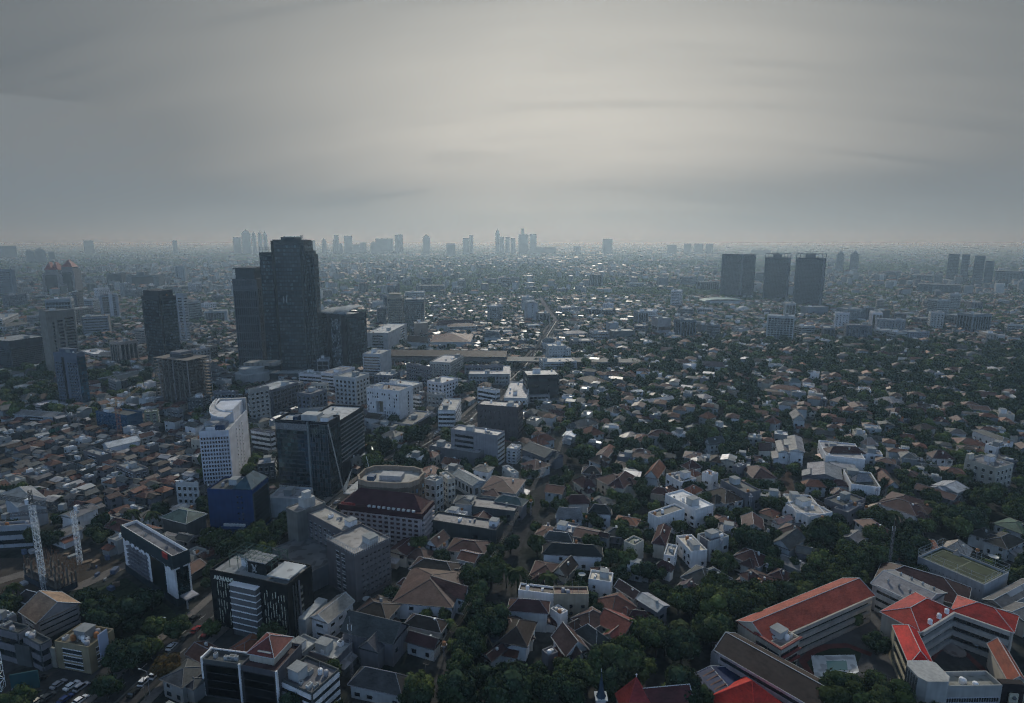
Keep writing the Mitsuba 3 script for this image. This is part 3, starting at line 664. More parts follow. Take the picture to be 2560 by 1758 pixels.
put('blue_tank', MB().para(c0 - u * 11 - w * 4 + Z * .2, u * 3.5, w * 4, Z * 2, (.03, .07, .13)), 'm_trim', k)
put('antenna_mast', MB().tube(c0 - u * 14 + w * 8, c0 - u * 15.5 + w * 8 + Z * 8, .12, WHITE, 4), 'm_trim', k)
for i in range(48):
    p, q = np.array([*poly[i], 0]), np.array([*poly[(i + 1) % 48], 0]); e = unit(q - p); n = vec(e[1], -e[0], 0); L = np.linalg.norm(q - p)
    if n @ (EYE - p) < 0 or i % 2: continue
    for j in range(6): put_box('window', p + e * L * .1 + Z * (2 + 3.6 * j) - n * .1, e * L * .75, n * .15, Z * 1.7, tint(GLASS, rnd(i * 7 + j).choice((1, 3, 12))), 'm_glass', k)
tag(k, 'brown office with a zigzag parapet round its roof and a blue tank', 'office building'); FOOT.append((ring.buffer(2), 'building')); MARK.append(('brown zigzag office', c0))
B('apartment_block', 'G', (870, 1480, 1640), (935, 1440), (765, 1470), PALE, 'pale apartment block with stacked windows beside the brown zigzag office', 'apartment block', W('win', 4, 3), roof=CONC, n=4, h=18)
B('shop_house', 'G', (975, 1460, 1600), (1045, 1400), (900, 1400), CREAM, 'narrow cream shop house beyond the pale apartment block', 'shop house', W('win', 4, 3), roof=CONC, n=3, h=15)
B('market_hall', 'G', (1210, 1500, 1600), (1320, 1440), (1030, 1400), PALE, 'low hall with a ribbed pale metal roof and two tanks', 'hall', W('win', 1, 4), h=8, rtype='gable', roof=(.30, .31, .30), rise=2)

# ------------------------------------------------------------------ white block with a square opening
P0, a, b, h = solve('G', (535, 662, 945), (660, 636), (258, 630))
k = key('window_cube'); WC = (.70, .71, .72); b = unit(b) * max(np.linalg.norm(b), 30); a = unit(a) * max(np.linalg.norm(a), 15)
F = faces(P0, a, b, h); o, e, n, L = F['L']
d = 5.0          # the street wall is built round the deep opening
put('wall', MB().para(P0 + unit(a) * d, a - unit(a) * d, b, Z * h, WC), 'm_wall', k)
fr = MB(); iv = -n
fr.para(o, e * L * .27, iv * d, Z * h, WC); fr.para(o + e * L * .50, e * L * .50, iv * d, Z * h, WC); fr.para(o + e * L * .27, e * L * .23, iv * d, Z * h * .25, WC); fr.para(o + e * L * .27 + Z * h * .66, e * L * .23, iv * d, Z * h * .34, WC)
put('street_wall', fr, 'm_wall', k)
put('opening_back', MB().para(o + e * L * .27 + iv * (d - .2) + Z * h * .25, e * L * .23, iv * .15, Z * h * .41, BEIGE), 'm_wall', k)
r = rnd(8)
for j in range(8):
    for i in range(13):
        s = .03 + .073 * i
        if .22 < s < .51 and 1.6 < j < 5.4 or r.random() < .45: continue
        put_box('window', o + e * L * s + Z * h * (.06 + .113 * j + r.uniform(0, .02)) - iv * .04, e * L * .03, iv * .2, Z * h * .07, GLASS, 'm_glass', k)
o2, e2, n2, L2 = F['R']
for j in range(8): put_box('window', o2 + e2 * L2 * .62 + Z * h * (.06 + .113 * j) - n2 * .1, e2 * L2 * .07, n2 * .14, Z * h * .08, GLASS, 'm_glass', k)
roof_deck(k, P0, a, b, h, GREY, WC, 1.6); clutter(k, P0, a, b, h, 6, 2)
tag(k, 'white block with scattered narrow windows and one big square opening', 'apartment block'); keep(P0, a, b, 3); MARK.append(('square-opening block', P0 + a / 2 + b / 2))
B('low_office', 'G', (655, 960, 1030), (848, 845), (485, 925), (.42, .43, .44), 'low white office with striped windows and a planted dark roof', 'office building', dict(R=W('fin', 1, 2, (.42, .43, .44)), L=W('win', 2, 5)), roof=DGREY, n=6)
B('low_wing', 'G', (480, 985, 1070), (560, 960), (285, 955), (.3, .3, .3), 'grey two-storey wing below the white block with the opening', 'annex', W('win', 2, 5), roof=DGREY, n=3)
# ------------------------------------------------------------------ grey offices of the middle ground
B('canopy_office', 'G', (1428, 1062, 1330), (1492, 1010), (1005, 1000), (.27, .27, .285), 'grey office with an overhanging white roof and dark ribbon windows', 'office building',
  dict(L={**W('band', 5, 9, (.27, .27, .285)), 'm0': .08, 'm1': .5}, R=W('band', 6, 4, PALE)), short='overhanging roof office', roof=(.5, .49, .46), n=5)
B('grey_hall', 'G', (1255, 1225, 1345), (1330, 1200), (810, 1150), (.17, .17, .175), 'long plain grey hall with a raised dark roof', 'hall', None, roof=(.33, .32, .32), n=6)
B('dark_block', 'G', (1612, 805, 1115), (1660, 775), (1245, 775), (.10, .092, .088), 'dark brown windowless office block with a notched roof', 'office building', dict(L=dict(k='win', f=5, b=8, w=.12, hh=.4, t=DGREY), R=W('band', 7, 4, (.12, .11, .11))), short='dark brown block', roof=(.4, .39, .37), n=7)
B('white_flats', 'G', (1600, 1185, 1310), (1645, 1145), (1510, 1180), (.5, .5, .5), 'small white apartment house with four floors of windows', 'apartment block', W('win', 4, 3), roof=CREAM, n=3)
B('curved_flats', 'G', (1000, 395, 550), (1118, 385), (815, 385), (.42, .41, .36), 'pale yellow folded apartment block with rows of small windows', 'apartment block', W('win', 6, 3.2), short='folded apartment block', roof=ZINC, n=5)
B('banded_office', 'G', (365, 318, 545), (463, 312), (205, 312), (.40, .42, .44), 'pale office with dark ribbon windows on one side and a blank end', 'office building', dict(L=W('band', 8, 5, (.40, .42, .44))), short='ribbon-window office', roof=CONC, n=5)
B('white_inn', 'G', (435, 125, 300), (605, 108), (245, 122), (.45, .45, .45), 'white hotel with paired windows standing before the long station roof', 'hotel', dict(L=W('win', 6, 4.5, w=.55), R={**W('win', 6, 3), 'm0': .55}), short='white paired-window hotel', roof=PALE, n=5)
for c, near, R_, L_, h, col, lab in (
    ('G', (930, 800, 0), (1040, 740), (880, 790), 14, DGREY, 'dark shop house with a sloped sheet roof behind the low white office'), ('G', (1045, 830, 0), (1097, 720), (985, 740), 15, PALE, 'pale shop house with ribbon windows at the bend of the street'),
    ('G', (1540, 500, 0), (1545, 420), (1165, 495), 10, CONC, 'flat white-roofed hall in front of the folded pale apartment block'), ('G', (1480, 420, 0), (1550, 415), (1130, 420), 14, GREY, 'long grey block with a thin white roof edge'),
    ('G', (1415, 650, 0), (1450, 620), (1245, 620), 13, PALE, 'striped pale shop row near the market street'), ('G', (1690, 720, 0), (1730, 690), (1485, 715), 11, PALE, 'white office with a silver sheet roof beside the dark brown block'),
    ('G', (720, 700, 0), (735, 690), (660, 690), 12, PALE, 'banded pale shop house right behind the white block with the opening'), ('G', (940, 690, 0), (960, 680), (790, 680), 13, CONC, 'grey apartment house among trees beyond the white block'),
    ('G', (810, 440, 0), (835, 420), (600, 400), 20, GREY, 'dark grey shop block with a trimmed flat roof near the station'), ('F', (630, 280, 0), (808, 250), (532, 290), 27, (.33, .32, .30), 'stained grey apartment slab with rows of square windows'),
    ('F', (1330, 225, 0), (1347, 215), (1190, 215), 12, CREAM, 'small cream apartment house with a flat lid roof'), ('F', (1390, 440, 0), (1400, 430), (1080, 460), 13, CONC, 'flat concrete deck house behind the dark glass office'),
    ('F', (820, 670, 0), (830, 650), (640, 640), 12, GREY, 'grey shop house with a striped end wall behind the white slab tower'), ('F', (500, 300, 0), (530, 290), (305, 290), 14, GREY, 'bluish grey hall with a silver metal roof'),
    ('F', (200, 355, 0), (275, 330), (65, 350), 12, DGREY, 'dark low block at the foot of the unfinished frame'), ('F', (860, 945, 0), (872, 890), (700, 955), 9, DGREY, 'dark shed with a bright white roof between two towers'),
    ('F', (165, 1130, 0), (172, 1125), (-40, 1125), 12, (.5, .5, .49), 'white two-storey house with a sunken roof terrace')):
    st = W('band' if 'band' in lab or 'ribbon' in lab or 'strip' in lab else 'win', max(2, int(h / 3.6)), 3.4)
    B('city_block', c, near[:2], R_, L_, col, lab, 'building', st, h=h, roof=ZINC if 'silver' in lab or 'white' in lab else CONC, n=4)
# ------------------------------------------------------------------ the tall dark towers
def wing(k, c, near, R, L, col, st=None, h=None, part='wing', **kw):
    P0, a, b, h = solve(c, near, R, L, h)
    return volume(k, P0, a, b, h, col, st, part=part, **kw), P0, a, b, h
TG = (.026, .036, .043); TM = (.045, .056, .064)
# tallest tower: a central slab between stepped wings
base = at(*px('B', (905, 1385)))
D0 = base[1]
def face_at(c, x0, x1, ytop, y):          # frontal box: x range and top from pixels, at distance y
    (X0, Y0), (X1, _) = px(c, (x0, ytop)), px(c, (x1, ytop))
    r0, r1 = ray(X0, Y0), ray(X1, Y0)
    return vec(r0[0] / r0[1] * y, y, 0), vec((r1[0] / r1[1] - r0[0] / r0[1]) * y, 0, 0), CAM_H + r0[2] / r0[1] * y
k = key('tall_tower')
for part, x0, x1, yt, dy, dep, fl, bw in (('wall', 655, 908, 143, 0, 32, 33, 2.8), ('left_wing', 535, 654, 258, 8, 24, 30, 2.6), ('right_wing', 940, 992, 243, 8, 20, 30, 2.6), ('end_wing', 992, 1030, 275, 12, 14, 29, 2.6), ('middle_wing', 909, 938, 150, 3, 28, 33, 2.6)):
    P0, a, h = face_at('B', x0, x1, yt, D0 + dy); b = vec(0, dep, 0)
    col = tint(TG, {'wall': 1, 'left_wing': 1.15, 'right_wing': 1.35, 'end_wing': 1.2, 'middle_wing': 1.3}[part])
    volume(k, P0, a, b, h, col, None, DGREY, None, part=part)
    L = np.linalg.norm(a)
    facade(k, P0, unit(a), vec(0, -1, 0), L, h, dict(k='curtain', f=fl, b=max(3, int(L / bw)), g=(.065, .095, .115), t=tint(TM, 1.0), mat='m_mirror', w=.82, hh=.66, z0=h * .07, top=h * .035, d=.2, most=0, m0=.05, m1=.05), fl)
    facade(k, P0 + a, vec(0, 1, 0), vec(1, 0, 0), dep, h, dict(k='curtain', f=fl, b=8, g=(.065, .095, .115), t=TM, mat='m_mirror', w=.82, hh=.66, z0=h * .07, top=h * .035, d=.2, most=0), fl)
    if part == 'wall':
        dark_edge = MB().para(P0 - vec(1.2, 1.5, 0), vec(2.4, 0, 0), vec(0, 3, 0), Z * (h - 1), (.012, .015, .018)); put('corner_recess', dark_edge, 'm_wall', k)  # raised near-black strip, the shade of a corner recess put in as colour
        put('roof_house', MB().para(P0 + a * .2 + vec(0, 8, h), a * .5, vec(0, 20, 0), Z * 2.6, TM), 'm_wall', k)
        letters(k, 'BUMI', P0 + a * .26 + vec(0, -.3, h - 4.2), unit(a), vec(0, -1, 0), 2.2, (.16, .17, .18)) if False else None
        scr = MB()
        for s in (.28, .40): scr.para(P0 + a * s * .9 + vec(0, -.35, h * .55), vec(.7, 0, 0), vec(0, .3, 0), Z * 6.5, (.35, .36, .36))
        put('white_strip', scr, 'm_trim', k)
    else:
        fr = MB()
        for s in np.linspace(0.05, .95, 5): fr.tube(P0 + a * s + Z * h, P0 + a * s + Z * (h + 5), .15, TM, 4)
        fr.tube(P0 + a * .05 + Z * (h + 5), P0 + a * .95 + Z * (h + 5), .15, TM, 4).tube(P0 + a * .05 + Z * (h + 2.5), P0 + a * .95 + Z * (h + 2.5), .15, TM, 4)
        put('roof_frame', fr, 'm_trim', k)
P0, a, h = face_at('B', 560, 985, 1392, D0 - 12)
put('podium', MB().para(P0, a, vec(0, 12, 0), Z * 6, (.07, .08, .085)).para(P0 - vec(1, 1, 0) + Z * 6, a + vec(2, 0, 0), vec(0, 13, 0), Z * .6, CONC), 'm_wall', k)
tag(k, 'tallest dark glass tower with stepped wings rising above the skyline', 'skyscraper'); FOOT.append((sg.box(P0[0] - 6, P0[1] - 4, P0[0] + a[0] + 14, P0[1] + 62), 'building')); MARK.append(('tallest dark tower', P0 + a / 2 + vec(0, 30, 0)))
P0, a, h = face_at('B', 290, 512, 500, D0 + 18); b = vec(0, 36, 0)
k = key('ribbed_tower'); RT = (.085, .095, .105)
volume(k, P0, a, b, h, RT, dict(R=dict(k='grid', f=9, b=11, w=.62, hh=.86, g=(.010, .014, .018), t=RT, z0=h * .08, top=h * .12, d=.4), E=dict(k='grid', f=9, b=8, w=.6, hh=.86, g=GLASS, t=RT, z0=h * .06, top=h * .1)), DGREY, None)
ua = unit(a)
put('crown', MB().para(P0 + ua * 3 + vec(0, 2, h), a - ua * 6, b - vec(0, 4, 0), Z * 10.5, TM).para(P0 + ua * 1.5 + vec(0, .5, h + 10.5), a - ua * 3, b, Z * 1.2, tint(TM, 1.2)), 'm_wall', k)
cw = MB()
for s in np.linspace(.02, .98, 16): cw.para(P0 + a * s + vec(0, -.2, h * .93), ua * .5, vec(0, .2, 0), Z * h * .05, tint(TM, 1.3))
put('crown_rib', cw, 'm_wall', k)
put('antenna_mast', MB().tube(P0 + a * .4 + vec(0, 15, h + 11), P0 + a * .4 + vec(0, 15, h + 19), .15, TM, 4), 'm_trim', k)
tag(k, 'ribbed dark office tower with an inset crown beside the tallest dark tower', 'skyscraper'); keep(P0, a, b, 4); MARK.append(('ribbed dark tower', P0 + a / 2))
# glass office with a patterned centre strip
P0, a, b, h = solve('B', (1330, 838, 1350), (1508, 832), (1052, 832))
b = unit(vec(-1, .5, 0)); a = vec(b[1], -b[0], 0); b = fit(P0, b, 'B', 1052, h); a = fit(P0, a, 'B', 1508, h)
k = key('twin_facade_office')
bl = dict(k='curtain', f=16, g=(.07, .105, .13), t=tint(TM, .9), mat='m_mirror', w=.88, hh=.82, most=0)
F = volume(k, P0, a, b, h, TG, dict(R={**bl, 'b': 11}), PALE, 1.5)
o, e, n, L = F['L']
facade(k, o, e, n, L * .36, h, {**bl, 'k': 'fin', 'b': 12, 'w': .7, 'd': .4}, 2)
put('dark_pier', MB().para(o + e * L * .37, e * L * .10, n * .8, Z * h, (.012, .014, .016)).para(o + e * L * .82, e * L * .17, n * .8, Z * h, (.012, .014, .016)), 'm_wall', k)
facade(k, o + e * L * .47, e, n, L * .34, h, dict(k='slit', f=22, b=8, w=.55, hh=.8, gap=.35, g=(.20, .23, .25), mat='m_trim', most=0), 3)
ra = MB(); rb = unit(b)
for i in range(10):
    t0, t1 = i / 10 * math.pi * .5, (i + 1) / 10 * math.pi * .5
    for q, w_, up in ((P0 + a * .02 + b * .02, 1.0, 7), (P0 + a * .02 + b * .5, 1.0, 4)):
        p = [q + unit(a) * (np.linalg.norm(a) * .9 * (1 - math.cos(t))) + Z * (h + 1.5 + up * math.sin(t)) for t in (t0, t1)]
        ra.slab([p[0], p[1], p[1] + b * .42, p[0] + b * .42], .25, (.33, .36, .38))
put('curved_roof', ra, 'm_metal', k)
tag(k, 'dark glass office with a pale patterned strip and curved metal roofs', 'office building'); keep(P0, a, b, 4); MARK.append(('patterned strip office', P0 + a / 2 + b / 2))

# ------------------------------------------------------------------ the cluster on the left
def F1(name, c, near, R, L, col, label, cat='office building', st=None, short=None, **kw):
    return B(name, c, near, R, L, col, label, cat, st, short, **{'n': 3, 'roof': CONC, **kw})
BG = (.22, .20, .18); BLU = (.12, .15, .19)
F1('slab_office', 'A', (78, 1072, 1345), (435, 985), (-160, 1050), (.055, .065, .075), 'broad dark slab office with faint floor lines', st=dict(R=dict(k='band', f=11, b=14, hh=.5, g=GLASS, t=(.065, .075, .085), top=8), L=dict(k='band', f=11, b=6, hh=.5, g=GLASS, t=(.06, .07, .08), top=8)), short='broad slab office')
k, P0, a, b, h = F1('beige_tower', 'A', (412, 806, 1372), (674, 786), 24.0, (.23, .21, .19), 'slim beige tower with a column of small windows and dark ribbons', 'tower',
   dict(R=dict(k='win', f=13, b=1, m0=.16, m1=.74, w=.6, hh=.6, z0=8, top=10, t=BG)), short='slim beige tower', par=1.5)
F = faces(P0, a, b, h); o, e, n, L = F['R']
facade(k, o + e * L * .36, e, n, L * .2, h, dict(k='win', f=13, b=1, w=.9, hh=.55, z0=8, top=8, t=BG), 5); facade(k, o + e * L * .6, e, n, L * .36, h, dict(k='win', f=17, b=1, w=.95, hh=.55, z0=6, top=6, t=BG, g=(.01, .011, .012)), 6)
k, P0, a, b, h = F1('blue_tower', 'A', (690, 1185, 1660), (768, 1178), (482, 1172), BLU, 'blue grey tower with grouped slit windows and a glass side', 'tower',
   dict(L=dict(k='win', f=13, b=9, w=.55, hh=.55, m0=.03, m1=.03, z0=3, top=7, t=BLU, skip=lambda i, j: i in (3, 4)), R=dict(k='curtain', f=13, b=3, g=(.05, .13, .2), t=BLU, mat='m_mirror', w=.95, hh=.85)), short='blue grey tower')
put('recess_strip', MB().para(P0 + b * .56 - unit(a) * .1, unit(b) * 2.5, -unit(a) * .1, Z * (h - 3), (.02, .02, .022)), 'm_wall', k)  # near-black strip on the wall, recess shade given by colour alone
put('penthouse', MB().para(P0 + a * .2 + b * .25 + Z * h, a * .6, b * .55, Z * 4, BLU), 'm_wall', k)
F1('green_office', 'A', (405, 692, 1000), (640, 640), (320, 688), (.27, .30, .32), 'pale framed office with dark green glass panels', st=W('grid', 8, 4, (.27, .30, .32), z0=2), short='pale framed office')
F1('tall_slab', 'A', (648, 625, 850), (690, 620), 20.0, DGREY, 'thin dark slab behind the pale framed office', st=W('band', 10, 5, GREY))
F1('stepped_office', 'A', (692, 690, 815), (836, 640), 22.0, (.32, .36, .40), 'pale stepped office with ribbon windows', st=W('band', 6, 5, (.32, .36, .40)))
k, P0, a, b, h = F1('pier_office', 'A', (905, 650, 870), (1060, 612), (840, 630), (.13, .15, .17), 'dark office split by a tall white pier', st=dict(R=W('grid', 9, 3.5, (.25, .28, .3)), L=None), short='white pier office')
put('white_pier', MB().para(P0 + a * .5 - unit(b) * 1.5, a * .22, unit(b) * 1.5, Z * (h + 3), (.42, .45, .48)), 'm_wall', k)
F1('banded_office', 'A', (738, 850, 1018), (980, 838), 26.0, (.12, .13, .14), 'dark office banded with pale floor edges', st=dict(R=W('band', 6, 6, (.26, .28, .30))))
F1('dark_block', 'A', (962, 452, 605), (1095, 440), 30.0, (.05, .06, .065), 'dark square block with a rounded top among distant streets', st=None)
k, P0, a, b, h = F1('wide_block', 'A', (1160, 468, 610), (1420, 458), 45.0, (.09, .11, .125), 'wide grey block with a raised centre', st=dict(R=W('fin', 1, 7, (.08, .1, .115))))
put('roof_house', MB().para(P0 + a * .3 + Z * h, a * .28, b * .8, Z * 9, (.09, .11, .125)), 'm_wall', k)
F1('white_slab', 'A', (1590, 382, 545), (1672, 380), 20.0, (.26, .29, .31), 'slim white slab tower far off beyond the dark twin-faced tower', 'tower', st=dict(R=dict(k='fin', f=1, b=4, w=.5, t=(.28, .31, .33), g=(.12, .14, .15), mat='m_wall')))
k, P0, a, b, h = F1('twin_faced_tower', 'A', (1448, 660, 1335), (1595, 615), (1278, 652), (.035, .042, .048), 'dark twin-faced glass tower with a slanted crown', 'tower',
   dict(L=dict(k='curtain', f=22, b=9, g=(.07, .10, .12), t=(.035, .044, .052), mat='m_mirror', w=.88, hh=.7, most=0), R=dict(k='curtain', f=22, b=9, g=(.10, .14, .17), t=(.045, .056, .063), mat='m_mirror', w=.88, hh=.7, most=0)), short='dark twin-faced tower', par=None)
put('crown', MB().para(P0 + a * .05 + b * .1 + Z * h, a * .9, b * .8, Z * 6, (.03, .035, .04)), 'm_wall', k)
put('corner_recess', MB().para(P0 - unit(a) * .4 - unit(b) * .4, unit(a) * 1.4, unit(b) * 1.4, Z * (h + 1), (.012, .014, .016)), 'm_wall', k)  # no recess is cut here, its shade is a raised near-black strip
F1('white_rear_slab', 'A', (1662, 640, 1075), (1692, 636), (1590, 624), (.30, .33, .35), 'white slab with small windows tucked behind the dark twin-faced tower', 'tower', st=dict(L=W('win', 15, 2.6), R=dict(k='band', f=15, b=2, hh=.35, t=(.45, .45, .44))))  # right wall spandrels coloured lighter, the sunlight on that side painted in
F1('curved_band_office', 'A', (1700, 712, 905), (1825, 700), 25.0, (.30, .32, .33), 'white office with wavy dark window bands', st=dict(R=W('band', 8, 7, (.32, .34, .35))))
F1('columned_office', 'A', (1853, 800, 905), (2060, 792), 26.0, (.28, .31, .33), 'pale office with tall columns in front of dark glass', st=dict(R=dict(k='fin', f=1, b=7, w=.88, hh=.9, t=(.30, .33, .35), m1=.13, d=1.0)))
F1('beige_office', 'A', (1905, 1118, 1255), (1970, 1100), (1690, 1098), (.24, .22, .20), 'low beige office with vertical ribs and roof tanks', st=W('fin', 3, 3, (.24, .22, .20)), n=8)
F1('white_lofts', 'A', (20, 870, 960), (165, 812), 24.0, (.40, .43, .45), 'white apartment house with deep balconies beside the broad dark slab office', 'apartment block', W('grid', 4, 5, (.42, .44, .46)))
F1('white_villa', 'A', (50, 935, 990), (275, 900), 18.0, (.42, .44, .46), 'low white building with a dark hipped roof', 'building', W('win', 2, 5), rtype='hip', roof=SLATE)
F1('arched_hall', 'A', (1055, 1200, 1258), (1130, 1170), (885, 1195), (.42, .43, .44), 'white hall with a curved grey roof', 'hall', W('band', 2, 5, (.45, .46, .47)), rtype='gable', roof=GREY)
F1('tilted_hall', 'A', (855, 1190, 1250), (920, 1145), (720, 1155), (.40, .41, .42), 'hall with a tilted white sheet roof near the slim beige tower', 'hall', W('band', 2, 4, PALE), roof=WHITE)
F1('white_house', 'A', (1205, 1125, 1255), (1290, 1110), 12.0, (.45, .46, .47), 'white four-storey house with balconies before the dark twin-faced tower', 'apartment block', W('band', 4, 3, (.45, .46, .47)))
F1('long_block', 'A', (1425, 570, 620), (2010, 545), 40.0, (.10, .12, .13), 'long low office with a pale roof edge far behind', 'office building', dict(R=W('fin', 1, 8, (.12, .14, .15))))
F1('left_tower', 'A', (92, 418, 668), (132, 412), (-70, 414), (.17, .20, .23), 'tall ribbon-windowed tower at the edge of the view', 'tower', dict(L=W('band', 14, 6, (.2, .23, .26)), R=None))
for x0, x1, yt, pk in ((385, 530, 445, (440, 350)), (545, 660, 420, (585, 350))):
    k, P0, a, b, h = F1('pavilion_tower', 'A', (x0, yt, 640), (x1, yt), 34.0, (.19, .17, .17), ('wider' if x0 < 400 else 'narrower') + ' of the two pinkish towers with red pyramid roofs', 'tower', dict(R=W('fin', 1, 5, (.2, .18, .18))), par=None)
    for s0, s1 in ((.1, .52), (.5, .92)) if x0 < 400 else ((.05, .9),):
        q = sub(P0, a, b, s0, s1, .1, .9); mt = MB()
        put('upper_wall', MB().para(q[0] + Z * h, q[1], q[2], Z * 8, (.19, .17, .17)), 'm_wall', k)
        roof_sheet(mt, None, q[0], q[1], q[2], h + 8, 20, 'hip', (.17, .03, .025), 1); put('pyramid_roof', mt, 'm_tile', k)
# unfinished concrete frame
P0, a, b, h = solve('A', (1695, 1245, 1652), (1845, 1225), (1365, 1213)); k = key('concrete_frame')
a, b = unit(a) * 24, unit(b) * 40
fl = MB(); nf = 14
for j in range(nf + 1):
    s = 1 if j < 11 else .62
    put_box('floor_slab', P0 + Z * (h * j / nf) + b * (1 - s) * 0, a, b, Z * .35, (.20, .17, .15), 'm_wall', k)
cols = MB()
for i in range(8):
    for j in range(4): cols.para(P0 + b * (i / 7) * .985 + a * (j / 3) * .975, unit(a) * .6, unit(b) * .6, Z * h, (.19, .165, .145) if (i + j) % 3 else (.30, .29, .27))
put('column', cols, 'm_wall', k, 'stuff')
put('inner_core', MB().para(P0 + a * .3 + b * .3, a * .4, b * .4, Z * (h + 3), (.06, .06, .06)), 'm_wall', k)
put('scaffold_cabin', MB().para(P0 + a * .3 + b * .4 + Z * h, a * .5, b * .3, Z * 5, GREY), 'm_wall', k)
tag(k, 'unfinished brown concrete frame with open floors', 'construction frame'); keep(P0, a, b, 4); MARK.append(('unfinished concrete frame', P0 + a / 2 + b / 2))
k = key('round_block'); q = at(*px('B', (480, 1430))); put('wall', MB().lathe(q, [(16, 0), (16, 10), (12, 10), (12, 15), (.1, 15)], (.30, .32, .33), 24), 'm_wall', k); put('roof_slab', MB().para(q + vec(-10, 4, 15.2), vec(34, 0, 0), vec(0, 16, 0), Z * 3, (.28, .26, .23)), 'm_flat', k); tag(k, 'pale drum-shaped block with a flat beige deck before the ribbed dark tower', 'building'); FOOT.append((sg.Point(q[0], q[1]).buffer(22), 'building'))
# tiered pavilion
k = key('tiered_pavilion'); c0 = at(*px('A', (1950, 1440))); m = MB(); wv = MB()
for i, (r0, z) in enumerate(((17, 7), (13, 11), (9, 14))):
    wv.box(c0[0] - r0 * .7, c0[0] + r0 * .7, c0[1] - r0 * .7, c0[1] + r0 * .7, 0 if i == 0 else z - 2, z + .5, CONC)
    m.lathe(c0 + Z * z, [(r0 * 1.3, 0), (r0 * .62, 2.4), (.2, 2.8 if i < 2 else 8)], (.11, .115, .115), 4)
put('wall', wv, 'm_wall', k); put('roof', m, 'm_tile', k)
tag(k, 'grey pavilion with a three-tiered pointed roof', 'pavilion'); FOOT.append((sg.Point(c0[0], c0[1]).buffer(22), 'building')); MARK.append(('tiered pavilion', c0))

